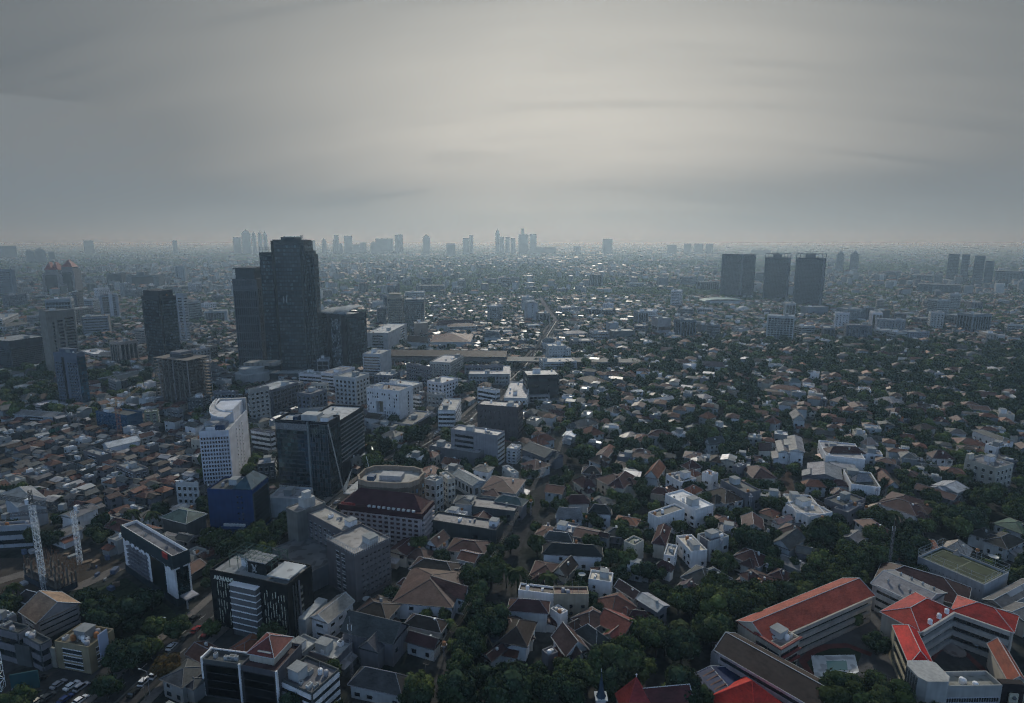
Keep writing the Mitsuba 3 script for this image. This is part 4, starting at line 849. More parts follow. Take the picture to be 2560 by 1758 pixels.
# ------------------------------------------------------------------ middle distance (frontal blocks): crop, x0, x1, top, base, depth, colour, style, label
G1, G2, G3, WW = (.14, .155, .165), (.09, .105, .115), (.20, .215, .225), (.40, .42, .43)
MID = [
 ('B', 1700, 1835, 662, 968, 24, BEIGE, W('grid', 12, 3.5, (.33, .29, .23)), 'tall beige apartment tower with a crowned roof', 'tower'),
 ('B', 1858, 2030, 690, 955, 34, (.11, .13, .14), W('band', 13, 6, (.16, .18, .19)), 'round-shouldered grey tower ringed with floor bands', 'tower'),
 ('B', 1610, 1690, 765, 930, 20, (.12, .15, .17), W('band', 8, 5, (.14, .17, .19)), 'bluish mid-rise office beside the tall beige apartment tower', 'office building'),
 ('B', 1570, 1690, 708, 770, 22, (.36, .38, .39), None, 'pale low block above the bluish mid-rise office', 'building'),
 ('B', 1948, 2070, 908, 1032, 22, (.25, .21, .17), dict(k='win', f=1, b=1, w=.1, hh=.15, t=BEIGE), 'cream cubic block with a butterfly roof', 'building'),
 ('B', 1050, 1100, 610, 700, 20, WW, None, 'white slab peeping out beside the tallest dark tower', 'building'), ('B', 1060, 1120, 745, 810, 18, WW, None, 'white low block above the curved metal roofs', 'building'),
 ('B', 1060, 1165, 1240, 1372, 14, (.3, .33, .35), W('curtain', 3, 6, (.32, .35, .37), mat='m_mirror'), 'white framed glass pavilion at the foot of the patterned strip office', 'pavilion'),
 ('B', 1860, 2035, 622, 690, 30, WW, W('band', 3, 9, WW), 'wide white block behind the round-shouldered tower', 'building'), ('B', 1600, 1780, 568, 610, 30, G3, None, 'long pale hall in the far quarter', 'hall'),
 ('C', 1158, 1250, 722, 892, 20, (.38, .40, .42), dict(k='win', f=9, b=1, w=.08, hh=.7, t=WW), 'slim white tower with a stepped cap', 'tower'),
 ('C', 1352, 1508, 1115, 1280, 18, (.42, .44, .45), dict(k='win', f=5, b=6, w=.22, hh=.4, t=WW), 'white cubic flats above the market street', 'apartment block'),
 ('C', 1509, 1552, 1136, 1278, 15, (.40, .42, .43), dict(k='win', f=5, b=2, w=.3, hh=.4, t=WW), 'narrow lower half of the white cubic flats', 'apartment block'),
 ('C', 1300, 1605, 1262, 1360, 24, (.40, .42, .43), W('band', 4, 7, (.42, .44, .45)), 'white banded school block below the white cubic flats', 'school'),
 ('C', 1742, 1840, 462, 582, 30, (.05, .06, .065), dict(k='fin', f=1, b=2, w=.75, t=(.2, .21, .21)), 'dark square tower with a pale rim', 'tower'),
 ('C', 410, 442, 516, 585, 14, WW, None, 'thin white block of the far trio', 'building'), ('C', 470, 522, 532, 622, 16, WW, None, 'broad white block of the far trio', 'building'), ('C', 526, 596, 516, 612, 20, G3, W('fin', 1, 4, G3), 'ribbed grey block of the far trio', 'building'),
 ('C', 145, 405, 562, 645, 30, G2, W('band', 4, 8, G1), 'long dark office beyond the round-shouldered tower', 'office building'),
 ('C', 895, 1004, 492, 575, 24, (.17, .13, .13), W('band', 4, 6, G3), 'reddish grey block in the far quarter', 'building'), ('C', 1010, 1085, 486, 570, 22, G1, None, 'plain grey block beside the reddish grey block', 'building'), ('C', 795, 880, 500, 565, 24, G1, None, 'plain grey block before the reddish grey block', 'building'),
 ('C', 1935, 2138, 980, 1075, 22, (.12, .13, .13), None, 'blank grey hall at the edge of the trees', 'hall'), ('C', 1905, 1985, 905, 1010, 16, (.33, .35, .36), None, 'pale stair block beside the blank grey hall', 'building'),
 ('C', 1575, 1745, 1068, 1135, 20, (.24, .23, .21), W('fin', 1, 4, (.27, .26, .24)), 'colonnaded house below the ridge of trees', 'building'), ('C', 1515, 1705, 998, 1052, 20, (.42, .43, .43), W('win', 2, 5), 'white mansion with a grey hipped roof', 'building'),
 ('C', 1755, 1900, 990, 1075, 18, (.34, .35, .35), W('band', 3, 6, (.36, .37, .37)), 'striped office with a sloped roof in the trees', 'office building'),
 ('C', 1470, 1640, 762, 815, 24, (.36, .37, .37), W('win', 2, 6), 'white low office with a bright roof rim', 'office building'), ('C', 1710, 1815, 775, 850, 20, (.26, .26, .25), W('fin', 1, 6, G3), 'grey pier-fronted block next to a white-lidded block', 'building'), ('C', 1818, 1955, 782, 855, 20, G2, W('band', 3, 7, G1), 'dark block with a white lid among low roofs', 'building'),
 ('C', 2165, 2255, 800, 930, 18, (.28, .31, .33), W('fin', 1, 4, (.32, .35, .37)), 'stepped bluish white tower at the forest edge', 'tower'), ('C', 1600, 1662, 565, 632, 16, G3, None, 'pale cube among far roofs', 'building'), ('C', 1430, 1520, 590, 640, 18, G1, None, 'flat grey block among far roofs', 'building'), ('C', 1135, 1240, 575, 620, 20, G1, None, 'low grey hall among far roofs', 'building'),
 ('C', 2085, 2215, 540, 592, 22, WW, W('band', 3, 7, WW), 'white banded block in the far quarter', 'building'), ('C', 1265, 1360, 815, 900, 20, (.25, .24, .23), W('fin', 1, 7, (.3, .29, .27)), 'arcaded grey block beside the slim white tower', 'building'),
 ('C', 810, 1025, 985, 1015, 16, (.40, .41, .41), None, 'white roofed pavilion in the grove', 'building'), ('C', 1165, 1275, 925, 965, 14, WW, W('band', 2, 4, WW), 'white corner house on the sunlit street', 'building'),
 ('C', 440, 695, 935, 1000, 22, (.34, .36, .37), W('band', 3, 7, (.36, .38, .39)), 'white banded school wing under a maroon roof', 'school'),
 ('D', 1782, 1858, 482, 585, 24, WW, W('band', 8, 5, WW), 'white grid office on the tree line', 'office building'), ('D', 1205, 1335, 540, 632, 24, (.24, .27, .29), W('win', 6, 4), 'pale hotel with rows of windows and a dark roof', 'hotel'), ('D', 1336, 1380, 535, 630, 20, G2, None, 'dark end tower of the pale hotel', 'building'), ('D', 1385, 1480, 550, 635, 22, (.07, .08, .085), None, 'dark block with a white lid on the tree line', 'building'),
 ('D', 1888, 2005, 580, 655, 22, (.26, .29, .31), W('fin', 1, 4, (.28, .31, .33)), 'ribbed apartment slab of the far ridge', 'apartment block'), ('D', 2006, 2122, 575, 705, 26, (.24, .27, .29), W('fin', 1, 5, (.28, .31, .33)), 'broad ribbed apartment tower of the far ridge', 'apartment block'),
 ('D', 962, 1090, 528, 588, 20, (.20, .225, .25), None, 'blank grey podium wall below the three slab towers', 'building'), ('D', 12, 95, 600, 715, 20, (.33, .30, .30), dict(k='win', f=1, b=1, w=.9, hh=.42, z0=6, top=8, g=(.03, .02, .02)), 'white hotel with one big dark panel', 'hotel'),
 ('D', 158, 255, 610, 728, 20, (.14, .165, .19), W('fin', 1, 5, (.2, .23, .26)), 'blue grey ribbed tower over the trees', 'tower'), ('D', 168, 240, 540, 600, 18, G1, W('band', 5, 5, G3), 'grey terraced block behind the ribbed tower', 'building'), ('D', 792, 855, 672, 728, 14, WW, None, 'blank white cube house', 'building'), ('D', 920, 1005, 650, 725, 16, (.36, .37, .37), W('band', 5, 4, WW), 'white five-storey block with a sunlit lid', 'apartment block'),
 ('D', 1425, 1510, 675, 722, 16, (.36, .39, .41), W('band', 3, 5, WW), 'white house with a hooded roof', 'building'), ('D', 1515, 1590, 690, 745, 16, G3, W('band', 3, 4, WW), 'grey white flats between trees', 'apartment block'), ('D', 1600, 1728, 685, 745, 18, (.25, .28, .30), W('win', 4, 4), 'light blue grey flats between trees', 'apartment block'), ('D', 355, 405, 640, 735, 14, (.14, .17, .20), W('band', 5, 4, G3), 'slim blue grey block over the trees', 'building'),
 ('D', 515, 585, 668, 702, 14, WW, None, 'white cream hall in the grove', 'hall'), ('D', 290, 345, 640, 705, 14, G1, None, 'grey shell of a house under work', 'building'), ('D', 1675, 1785, 600, 650, 18, G3, W('band', 3, 5, G3), 'grey office row on the ridge', 'office building'), ('D', 170, 262, 335, 400, 26, G3, W('win', 3, 7), 'pale mid-rise near the three slab towers', 'building'), ('D', 280, 400, 365, 432, 26, G1, W('fin', 1, 6, G3), 'grey mid-rise row near the three slab towers', 'building'), ('D', 22, 80, 340, 405, 24, G1, None, 'grey twin block on the plain', 'building'),
 ('N', 240, 527, 322, 545, 22, (.022, .024, .026), W('band', 4, 9, (.03, .032, .034), lit=.12), 'black glass market office with a bright flat roof', 'office building'),
 ('N', 258, 440, 500, 560, 14, (.33, .31, .29), W('grid', 2, 4, (.36, .34, .32)), 'grey villa with deep balconies below the black glass market office', 'building'),
]
SHORT = {1700: ('B', 'tall beige tower'), 1158: ('C', 'slim white tower'), 1352: ('C', 'white cubic flats'), 2165: ('C', 'stepped bluish tower'), 1205: ('D', 'dark-roofed hotel'), 158: ('D', 'blue-grey tower'), 12: ('D', 'dark-panel hotel'), 2006: ('D', 'ribbed apartment tower'), 920: ('D', 'five-storey block'), 1600: ('D', 'blue-grey flats'), 240: ('N', 'black glass office'), 1935: ('C', 'blank grey hall')}
for c, x0, x1, yt, yb, dep, col, st, lab, cat in MID:
    P0, a, b, h = solve(c, (x0, yt, yb), (x1, yt - (x1 - x0) * .03), float(dep))
    k = key(cat.replace(' ', '_').replace('building', 'city_block'))
    L = np.linalg.norm(a)
    s = None
    if st: s = dict(R={**st, 'b': max(1, round(L / st['bw'])) if 'bw' in st else st['b']}, L={**st, 'b': max(1, round(dep / st.get('bw', 5)))}, E={**st, 'b': max(1, round(dep / st.get('bw', 5)))})
    pitched = 'hipped' in lab or 'maroon roof' in lab
    volume(k, P0, a, b, h, col, s, MAROON if 'maroon' in lab else GREY if pitched else (.5, .5, .48) if ('bright' in lab or 'sunlit' in lab or 'white-lid' in lab or 'white lid' in lab) else CONC, None if pitched else .9, n=0 if pitched or h < 8 else 3, seed=x0, rtype='hip' if pitched else 'flat', rise=h * .35)
    if 'crowned' in lab or 'stepped cap' in lab: put('roof_cap', MB().para(P0 + a * .2 + b * .2 + Z * h, a * .6, b * .6, Z * h * .07, col).para(P0 + a * .1 + b * .1 + Z * h * 1.07, a * .8, b * .8, Z * .8, col), 'm_wall', k)
    tag(k, lab, cat); keep(P0, a, b, 2); 
    if x0 in SHORT and SHORT[x0][0] == c: MARK.append((SHORT[x0][1], P0 + a / 2 + b / 2))

k = key('sports_arena'); q = at(*px('D', (435, 515))); m = MB()
for i in range(8):
    t0, t1 = math.pi * i / 8, math.pi * (i + 1) / 8; f0, f1 = (vec(-45 * math.cos(t), 0, 9 + 5 * math.sin(t)) for t in (t0, t1)); m.slab([q + f0, q + f1, q + f1 + vec(0, 40, 0), q + f0 + vec(0, 40, 0)], .5, (.16, .30, .30))
put('roof', m, 'm_flat', k); put('wall', MB().para(q + vec(-44, 1, 0), vec(88, 0, 0), vec(0, 38, 0), Z * 9.5, PALE), 'm_wall', k); tag(k, 'low arena with a pale teal curved roof below the three slab towers', 'arena'); FOOT.append((sg.Point(q[0], q[1] + 20).buffer(48), 'building'))
k = key('dome_hall'); q = at(*px('D', (548, 560))); put('dome', MB().lathe(q, [(14, 0), (13.5, 5), (10.5, 9), (6, 12), (.1, 13.5)], (.45, .47, .47), 18), 'm_flat', k); put('arch', MB().tube(q + vec(-8, -13.4, 3), q + vec(8, -13.4, 3), 2.4, DGREY, 8), 'm_glass', k); tag(k, 'white domed hall with a dark arched front beside the teal-roofed arena', 'hall'); FOOT.append((sg.Point(q[0], q[1]).buffer(17), 'building'))
# three big slab towers and the skyline
def slab_tower(c, x0, x1, yt, yb, dep, col, label, floors=30, bays=14, group=None, dome=False, crown=None, cat='tower', side=None):
    X, Yb = px(c, (x0, yb)); Yb = max(Yb, 637.0); r0, r1 = ray(X, px(c, (x0, yt))[1]), ray(px(c, (x1, yt))[0], px(c, (x0, yt))[1])
    P0 = at(X, Yb); P0[0] = r0[0] / r0[1] * P0[1]
    h = CAM_H + r0[2] / r0[1] * P0[1]; m = (r0 + r1) / 2; e = unit(vec(m[1], -m[0], 0))       # the face is turned square to the line of sight
    X1 = r1[0] / r1[1]; t = (X1 * P0[1] - P0[0]) / (e[0] - X1 * e[1]); a = e * t; b = vec(-e[1], e[0], 0) * dep
    k = key('skyline_tower')
    st = dict(k='grid', f=floors, b=bays, w=.72, hh=.6, g=tint(col, .45), t=tint(col, 1.05), mat='m_trim', d=.3, most=0, z0=3, top=4, even=1) if floors else None
    volume(k, P0, a, b, h, col, dict(R=st, E={**st, 'b': 5} if st else None, L={**st, 'b': 5} if st else None), tint(col, .8), None)
    if dome: put('dome', MB().lathe(P0 + a / 2 + b / 2 + Z * h, [(np.linalg.norm(a) * .42, 0), (np.linalg.norm(a) * .36, h * .07), (np.linalg.norm(a) * .15, h * .13), (.5, h * .19)], col, 12), 'm_wall', k)
    if crown:
        cr = MB()
        for s in np.linspace(0, 1, 9):
            for t in (0, 1): cr.tube(P0 + a * s + b * t + Z * h, P0 + a * s + b * t + Z * (h + 8), .4, tint(col, 1.1), 4)
        for t in (0, 1):
            cr.para(P0 + b * t + Z * (h + 7.5), a, vec(0, .8, 0), Z * .9, tint(col, 1.1)); cr.para(P0 + a * t + Z * (h + 7.5), b, vec(.8, 0, 0), Z * .9, tint(col, 1.1))
        put('roof_frame', cr, 'm_trim', k)
        put('roof_house', MB().para(P0 + a * .3 + b * .3 + Z * h, a * .35, b * .4, Z * 7, col).tube(P0 + a * .45 + b * .4 + Z * (h + 7), P0 + a * .45 + b * .4 + Z * (h + 16), .3, col, 4).tube(P0 + a * .3 + b * .4 + Z * (h + 11), P0 + a * .7 + b * .4 + Z * (h + 12), .25, col, 4), 'm_trim', k)
    if side: put('side_strip', MB().para(P0 + a * side - unit(b) * .8, a * .06, unit(b) * .8, Z * h, tint(col, 1.9)), 'm_wall', k)
    tag(k, label, cat, group); FOOT.append((sg.Polygon([(P0 + q)[:2] for q in (vec(0, 0, 0), a, a + b, b)]).buffer(3), 'building'))
    return k, P0
S = (.075, .085, .092)
k, P = slab_tower('D', 418, 633, 190, 462, 40, S, 'widest of the three ribbed grey slab towers', 34, 22, crown=None, side=.58); MARK.append(('widest slab tower', P))
k, P = slab_tower('D', 690, 853, 210, 485, 40, S, 'middle one of the three ribbed grey slab towers', 34, 16, crown=1, side=.9)
k, P = slab_tower('D', 886, 1076, 213, 520, 42, S, 'slab tower with an open roof frame, tallest-looking of the three', 35, 18, crown=1, side=.9); MARK.append(('framed-roof slab tower', P))
SKY = [
 ('D', 1142, 1190, 190, 312, 30, 'slim twin tower with a domed top nearer the three slab towers', 1), ('D', 1230, 1284, 190, 316, 30, 'slim twin tower with a domed top farther from the three slab towers', 1),
 ('D', 1850, 1920, 190, 372, 45, 'first slab of the four-tower cluster on the hazy flank', 0), ('D', 1936, 1985, 192, 382, 40, 'second and slimmest slab of the four-tower cluster on the hazy flank', 0), ('D', 2016, 2082, 200, 400, 45, 'third and foremost slab of the four-tower cluster on the hazy flank', 0), ('D', 2084, 2140, 234, 402, 40, 'low shoulder slab of the four-tower cluster on the hazy flank', 0),
 ('D', 1456, 1546, 298, 372, 50, 'squat hazy block with a flat top', 0), ('D', 1612, 1750, 322, 380, 50, 'long hazy block with a notched top', 0), ('D', 1760, 1812, 318, 385, 45, 'domed hazy block at the end of a long block', 1), ('D', 2145, 2330, 296, 385, 60, 'row of hazy flats at the edge of the view', 0), ('D', 1650, 1930, 378, 440, 40, 'very long low ribbed flats below the hazy blocks', 0),
 ('D', 72, 132, 132, 192, 40, 'first of four even blocks on the hazy plain, set apart', 0), ('D', 178, 225, 124, 190, 40, 'second of four even blocks on the hazy plain', 0), ('D', 242, 300, 124, 190, 40, 'third of four even blocks on the hazy plain', 0), ('D', 315, 362, 125, 190, 40, 'fourth of four even blocks on the hazy plain', 0), ('D', 600, 725, 165, 200, 50, 'low hazy block behind the widest slab tower', 0), ('D', 630, 686, 305, 370, 30, 'pale block between the slab towers', 0), ('D', 1085, 1125, 240, 290, 30, 'pale hazy block beside the slim twin towers', 0),
 ('C', 205, 273, 122, 228, 45, 'solitary dark block with a rounded top on the plain', 1), ('C', 420, 500, 176, 298, 50, 'dark unfinished block with a crane on its roof', 0),
 ('C', 866, 905, 80, 168, 50, 'rounded tower at the start of the central skyline row', 1), ('C', 907, 946, 116, 170, 50, 'first low block of the central skyline row', 0), ('C', 956, 996, 119, 170, 50, 'second low block of the central skyline row', 0), ('C', 1005, 1048, 128, 170, 50, 'third low block of the central skyline row', 0), ('C', 1075, 1166, 95, 178, 60, 'wide stepped block of the central skyline row', 0), ('C', 1176, 1240, 92, 186, 50, 'last wide block of the central skyline row', 0), ('C', 1101, 1126, 42, 100, 40, 'needle tower behind the central skyline row', 0), ('C', 1102, 1168, 200, 240, 40, 'dark stepped block below the central skyline row', 0), ('C', 1200, 1420, 212, 240, 40, 'long low hall on the plain', 0), ('C', 1575, 1640, 202, 245, 40, 'flat grey block alone on the plain', 0), ('C', 1840, 1930, 135, 172, 60, 'faint block far out on the plain', 0), ('C', 570, 625, 128, 158, 60, 'faint low part of a far pair', 0), ('C', 628, 664, 102, 160, 60, 'faint tall part of a far pair', 0), ('C', -20, 20, 96, 140, 60, 'faint square tower over the far roofs', 0),
 ('B', 296, 370, 120, 168, 50, 'low hazy slab beside a domed block behind the ribbed dark tower', 0), ('B', 374, 458, 84, 172, 60, 'broad domed hazy block behind the ribbed dark tower', 1), ('B', 468, 506, 100, 172, 40, 'first of three domed hazy towers in a row', 1), ('B', 522, 560, 98, 170, 40, 'second of three domed hazy towers in a row', 1), ('B', 569, 608, 98, 168, 40, 'third of three domed hazy towers in a row', 1), ('B', 752, 840, 112, 140, 60, 'faint row of flats right behind the tallest dark tower', 0), ('B', 845, 920, 112, 140, 60, 'faint second row behind the tallest dark tower', 0),
 ('B', 1006, 1045, 150, 215, 40, 'first of three hazy towers past the tallest dark tower', 0), ('B', 1104, 1145, 152, 215, 40, 'second of three hazy towers past the tallest dark tower', 1), ('B', 1204, 1246, 152, 215, 40, 'third of three hazy towers past the tallest dark tower', 1), ('B', 1258, 1292, 178, 210, 40, 'stump beside the three hazy towers', 0), ('B', 1386, 1448, 186, 238, 50, 'low half of a hazy group under cranes', 0), ('B', 1450, 1510, 168, 240, 50, 'tall half of a hazy group under cranes', 0), ('B', 1480, 1508, 215, 280, 30, 'dark slim block under the hazy group', 0), ('B', 1546, 1600, 176, 218, 40, 'pointed hazy block past the cranes', 1), ('B', 1590, 1752, 132, 205, 80, 'very wide faint block on the horizon', 0), ('B', 1766, 1840, 100, 185, 60, 'faint tall block ending the wide horizon block', 0), ('B', 1305, 1380, 108, 150, 60, 'faint twin towers on the horizon', 0), ('B', 1216, 1256, 100, 140, 60, 'faint single tower on the horizon', 0),
 ('A', 754, 845, 150, 226, 50, 'jagged hazy block alone near the horizon', 0), ('A', 1562, 1605, 150, 192, 40, 'small hazy block alone near the horizon', 0), ('A', -20, 145, 200, 335, 60, 'broad hazy block at the edge near the horizon', 0), ('A', 228, 310, 250, 370, 50, 'first peak of a hazy three-peaked complex', 1), ('A', 312, 410, 240, 370, 50, 'second peak of a hazy three-peaked complex', 1), ('A', 436, 490, 250, 362, 40, 'third and slimmest peak of a hazy three-peaked complex', 0),
]
for c, x0, x1, yt, yb, dep, lab, dome in SKY:
    far = at(*px(c, (x0, yb)))[1]
    near_ = far < 3500
    slab_tower(c, x0, x1, yt, yb, dep if near_ else dep * 1.5, (.12, .135, .145), lab, 18 if near_ else 0, 8, dome=dome, cat='tower' if (x1 - x0) < (yb - yt) else 'block')
# ------------------------------------------------------------------ school with red roofs
def wing_block(name, c, near, R, L, h, wcol, rcol, label, cat='school wing', rtype='gable', rise=3.2, st=None, mat='m_tile', short=None):
    k, P0, a, b, h = B(name, c, near, R, L, wcol, label, cat, st, short, h=h, rtype=rtype, roof=rcol, rise=rise)
    return k, P0, a, b, h
GAL = W('band', 3, 4, (.40, .37, .30), d=.9)
wing_block('school_wing', 'M', (480, 1045), (1240, 712), 12.0, 10, CREAM, (.27, .058, .036), 'long cream school wing under a rust red ridge roof beside the forest', st=dict(R=GAL), rise=3.6, short='red school wing')
P0, a, b, h = solve('M', (1105, 815), (1195, 810), 9.0, 9)
wing_block('school_wing', 'M', (850, 1530), 12.0, (118, 1105), 9.5, (.33, .33, .32), (.045, .03, .026), 'long school wing with a nearly black tiled roof and grey window bands', st=dict(L=W('band', 3, 5, (.42, .42, .42))), rise=3.4)
k, P0, a, b, h = B('white_stair_block', 'M', (295, 1250, 1330), (355, 1215), (78, 1135), (.42, .43, .44), 'stained white block with a flat roof attached to the black-tiled wing', 'school block', dict(R=W('band', 2, 4)), roof=GREY, n=6)
k, P0, a, b, h = B('gym_hall', 'M', (1595, 795), (1757, 695), (1238, 645), (.42, .43, .45), 'white sports hall with a grey sheet roof dotted with vents', 'sports hall', dict(L=dict(k='band', f=3, b=6, hh=.4, t=(.5, .5, .5), m0=.1, m1=.1)), 'white sports hall', h=10.5, rtype='gable', roof=(.22, .225, .23), rise=2.6)
for i in range(8):
    q = P0 + b * (.12 + .22 * (i // 2)) + a * (.2 if i % 2 else .75)
    put('roof_vent', MB().lathe(q + Z * (h + 1.0), [(.3, 0), (.45, 1.0), (.55, 1.4), (.02, 1.9)], (.45, .46, .47), 8), 'm_metal', k)
RR = (.48, .022, .016)
ks, P0, a, b, h = wing_block('red_school', 'M', (1512, 1205), (1675, 1190), (1395, 935), 12, CREAM, RR, 'school court building with bright red roofs bent round a courtyard', 'school', 'hip', 3.2, dict(L=W('grid', 3, 4, (.40, .36, .26)), R=GAL), short='red-roofed school')
GW = dict(k='band', f=3, b=12, hh=.58, t=(.42, .40, .36), d=1.2, g=(.02, .02, .02))
for near, R_, L_, face in (((1572, 968), (1815, 820), 12.0, 'R'), ((2240, 972), 12.0, (1813, 822), 'L')):
    P0, a, b, h = solve('M', near, R_, L_, 12)
    volume(ks, P0, a, b, h, (.40, .37, .30), {face: GW}, (.30, .028, .02), None, part='court_wing', rtype='hip', rise=3.2); keep(P0, a, b)
for p in ((1650, 905), (1715, 865), (1770, 830)):
    q = at(*px('M', p), 14.0); put('water_tank', MB().lathe(q - Z * .6, [(.02, 0), (.7, 0), (.7, 1.5), (.02, 2)], WHITE, 10), 'm_trim', ks)
wing_block('orange_wing', 'M', (2225, 1330), (2340, 1240), (2078, 1068), 8, CREAM, (.22, .05, .025), 'school wing with a weathered orange roof at the edge of the courtyard', 'school wing', 'gable', 2.8)
k, P0, a, b, h = B('auditorium', 'M', (1745, 1398), (2165, 1392), (1772, 1290), (.36, .36, .35), 'pale concrete auditorium with a stained flat roof and a faceted tower', 'auditorium', dict(R=dict(k='win', f=2, b=22, w=.7, hh=.3, t=PALE)), 'pale auditorium', h=11, roof=(.33, .32, .29), n=3, par=1.6)
c0 = at(*px('M', (1640, 1262)), 15)
put('faceted_tower', MB().prism([(c0[0] + x, c0[1] + y) for x, y in ((-4.5, -2), (-3, -4), (3, -4), (4.8, -2), (4.8, 4), (3, 5), (-3, 5), (-4.5, 3))], 0, 15, (.40, .40, .39)), 'm_wall', k)
rb = MB()
for i in range(5): rb.box(c0[0] - 4.4 + i * .0 - .3, c0[0] - 4.4, c0[1] - 2 + i * 1.1, c0[1] - 1.5 + i * 1.1, 0, 14.5, DGREY)
put('tower_rib', rb, 'm_wall', k)
k2 = put('black_screen', MB().para(at(*px('M', (2165, 1345)), 12.5) * vec(1, 1, 0), vec(6.5, -.5, 0), vec(.2, 2, 0), Z * 12.5, (.02, .018, .018)), 'm_wall', k)
q = at(*px('M', (2215, 1390)), 10.5) * vec(1, 1, 0) + vec(-.3, -1.0, 0)
put('sign_panel', MB().para(q + Z * 2 , vec(2.4, -.2, 0), vec(0, .4, 0), Z * 8, (.45, .42, .33)), 'm_trim', k2)
em = MB(); em.lathe(q + vec(1.2, -.22, 8.3), [(.02, 0), (.5, .1), (.6, .5), (.3, .9), (.02, 1)], DGREY, 8); put('emblem', em, 'm_trim', k2)
k, P0, a, b, h = B('stair_tower', 'M', (575, 1110, 1215), (712, 1030), (400, 1105), CREAM, 'cream stair tower with red canopies at the end of the long red school wing', 'stair tower', W('band', 3, 5, (.45, .42, .36)), h=10, roof=(.30, .28, .25), n=4)
for z in (4.0, 7.0, 10.9): put('red_canopy', MB().para(P0 - unit(a) * .9 - unit(b) * .9 + Z * z, a + unit(a) * 1.2, unit(b) * .8, Z * .4, (.20, .05, .04)).para(P0 - unit(a) * .9 - unit(b) * .9 + Z * z, unit(a) * .8, b + unit(b) * 1.2, Z * .4, (.20, .05, .04)), 'm_tile', k)
# roof court
k, P0, a, b, h = B('rooftop_court', 'M', (2040, 655), (2212, 548), (1562, 448), (.33, .34, .36), 'grey block with a fenced green sports court on its roof', 'sports court', dict(L=dict(k='win', f=2, b=16, w=.12, hh=.2, t=PALE)), 'rooftop sports court', h=8, roof=(.05, .065, .03), par=1.0)
fe = MB()
for f, (o, e, n, L) in faces(P0, a, b, h).items():
    for s in np.arange(0, L + .1, L / max(1, round(L / 4.5))): fe.tube(o + e * s + Z * h, o + e * s + Z * (h + 4.5), .07, PALE, 4)
    for z in (1.6, 3.0, 4.5): fe.tube(o + Z * (h + z), o + e * L + Z * (h + z), .05, PALE, 4)
put('court_fence', fe, 'm_trim', k)
mk = MB(); q = sub(P0, a, b, .12, .88, .06, .94)
for s in (0, .5, 1): mk.para(rel(*q, 0, s, h + .14), q[1], unit(b) * .25, Z * .01, (.25, .27, .2))
for s in (0, 1): mk.para(rel(*q, s, 0, h + .14), q[2], unit(a) * .25, Z * .01, (.25, .27, .2))
put('court_line', mk, 'm_trim', k)
wing_block('maroon_hall', 'M', (1905, 795), (2040, 690), (1262, 592), 7, (.2, .19, .18), (.055, .028, .026), 'big hall with a very dark maroon hipped roof behind the white sports hall', 'hall', 'hip', 5)
for near, R_, L_, col, lab in (((2165, 800), (2440, 650), (2042, 748), (.11, .115, .115), 'grey sheet-roofed shed with a translucent strip'), ((2330, 900), (2440, 850), (2155, 830), (.12, .12, .12), 'low grey sheet-roofed lean-to at the right edge beside the bright red-roofed school')):
    k, P0, a, b, h = wing_block('storage_shed', 'M', near, R_, L_, 6.5, (.3, .29, .26), col, lab, 'shed', 'gable', 1.6)
    if 'strip' in lab: put('roof_light', MB().slab([P0 + a * .3 + Z * (h + .3) + b * .05, P0 + a * .75 + Z * (h + .3) + b * .05, P0 + a * .75 + b * .48 + Z * (h + 1.75), P0 + a * .3 + b * .48 + Z * (h + 1.75)], .05, (.36, .38, .40)), 'm_metal', k)
# pyramid hall, blue tent roof, church
def pyramid(name, c, apex, z1, w, z0, wcol, rcol, label, cat, ang=0.0, short=None):
    q = at(*px(c, apex), z1); ca, sa = math.cos(ang), math.sin(ang)
    a, b = vec(ca, sa, 0) * w, vec(-sa, ca, 0) * w; P0 = vec(q[0], q[1], 0) - a / 2 - b / 2
    k = key(name); put('wall', MB().para(P0 + a * .05 + b * .05, a * .9, b * .9, Z * z0, wcol), 'm_wall', k)
    m, t = MB(), MB(); cs = [P0 + Z * z0, P0 + a + Z * z0, P0 + a + b + Z * z0, P0 + b + Z * z0]
    for i in range(4): m.tri(cs[i], cs[(i + 1) % 4], q, tint(rcol, 1 - .02 * i)); t.tube(cs[i], q + Z * .05, .12, tint(rcol, 1.5), 4)
    m.quad(*cs[::-1], rcol); put('roof', m, 'm_tile', k); put('ridge_cap', t, 'm_trim', k)
    tag(k, label, cat); keep(P0, a, b); 
    if short: MARK.append((short, q * vec(1, 1, 0)))
    return k, P0, a, b
pyramid('chapel_hall', 'M', (372, 1325), 14, 17, 6, CREAM, (.42, .03, .022), 'hall with a broad bright red pyramid roof at the lower edge of the view', 'hall', .55)
k, P0, a, b = pyramid('church', 'L', (975, 1412), 16, 9.5, 7, (.4, .38, .35), (.22, .03, .028), 'church with a steep dark red gable roof and a separate blue spire', 'church', .12, 'church')
n0 = P0 + a * .55 + b * .1; mt, mf = MB(), MB(); roof_sheet(mt, mf, n0, a * 1.6, b * .8, 8, 4.2, 'gable', (.085, .024, .026)); put('nave_roof', mt, 'm_tile', k); put('nave_wall', MB().para(n0, a * 1.6, b * .8, Z * 8, (.35, .33, .3)), 'm_wall', k); put('ridge_cap', mf, 'm_trim', k)
t = P0 + a / 2 + b / 2 + Z * 16; put('cross', MB().tube(t, t + Z * 1.4, .09, WHITE, 4).tube(t + Z * .9 - vec(.4, 0, 0), t + Z * .9 + vec(.4, 0, 0), .08, WHITE, 4), 'm_trim', k)
q = at(*px('L', (722, 1550)), 9.0) * vec(1, 1, 0)
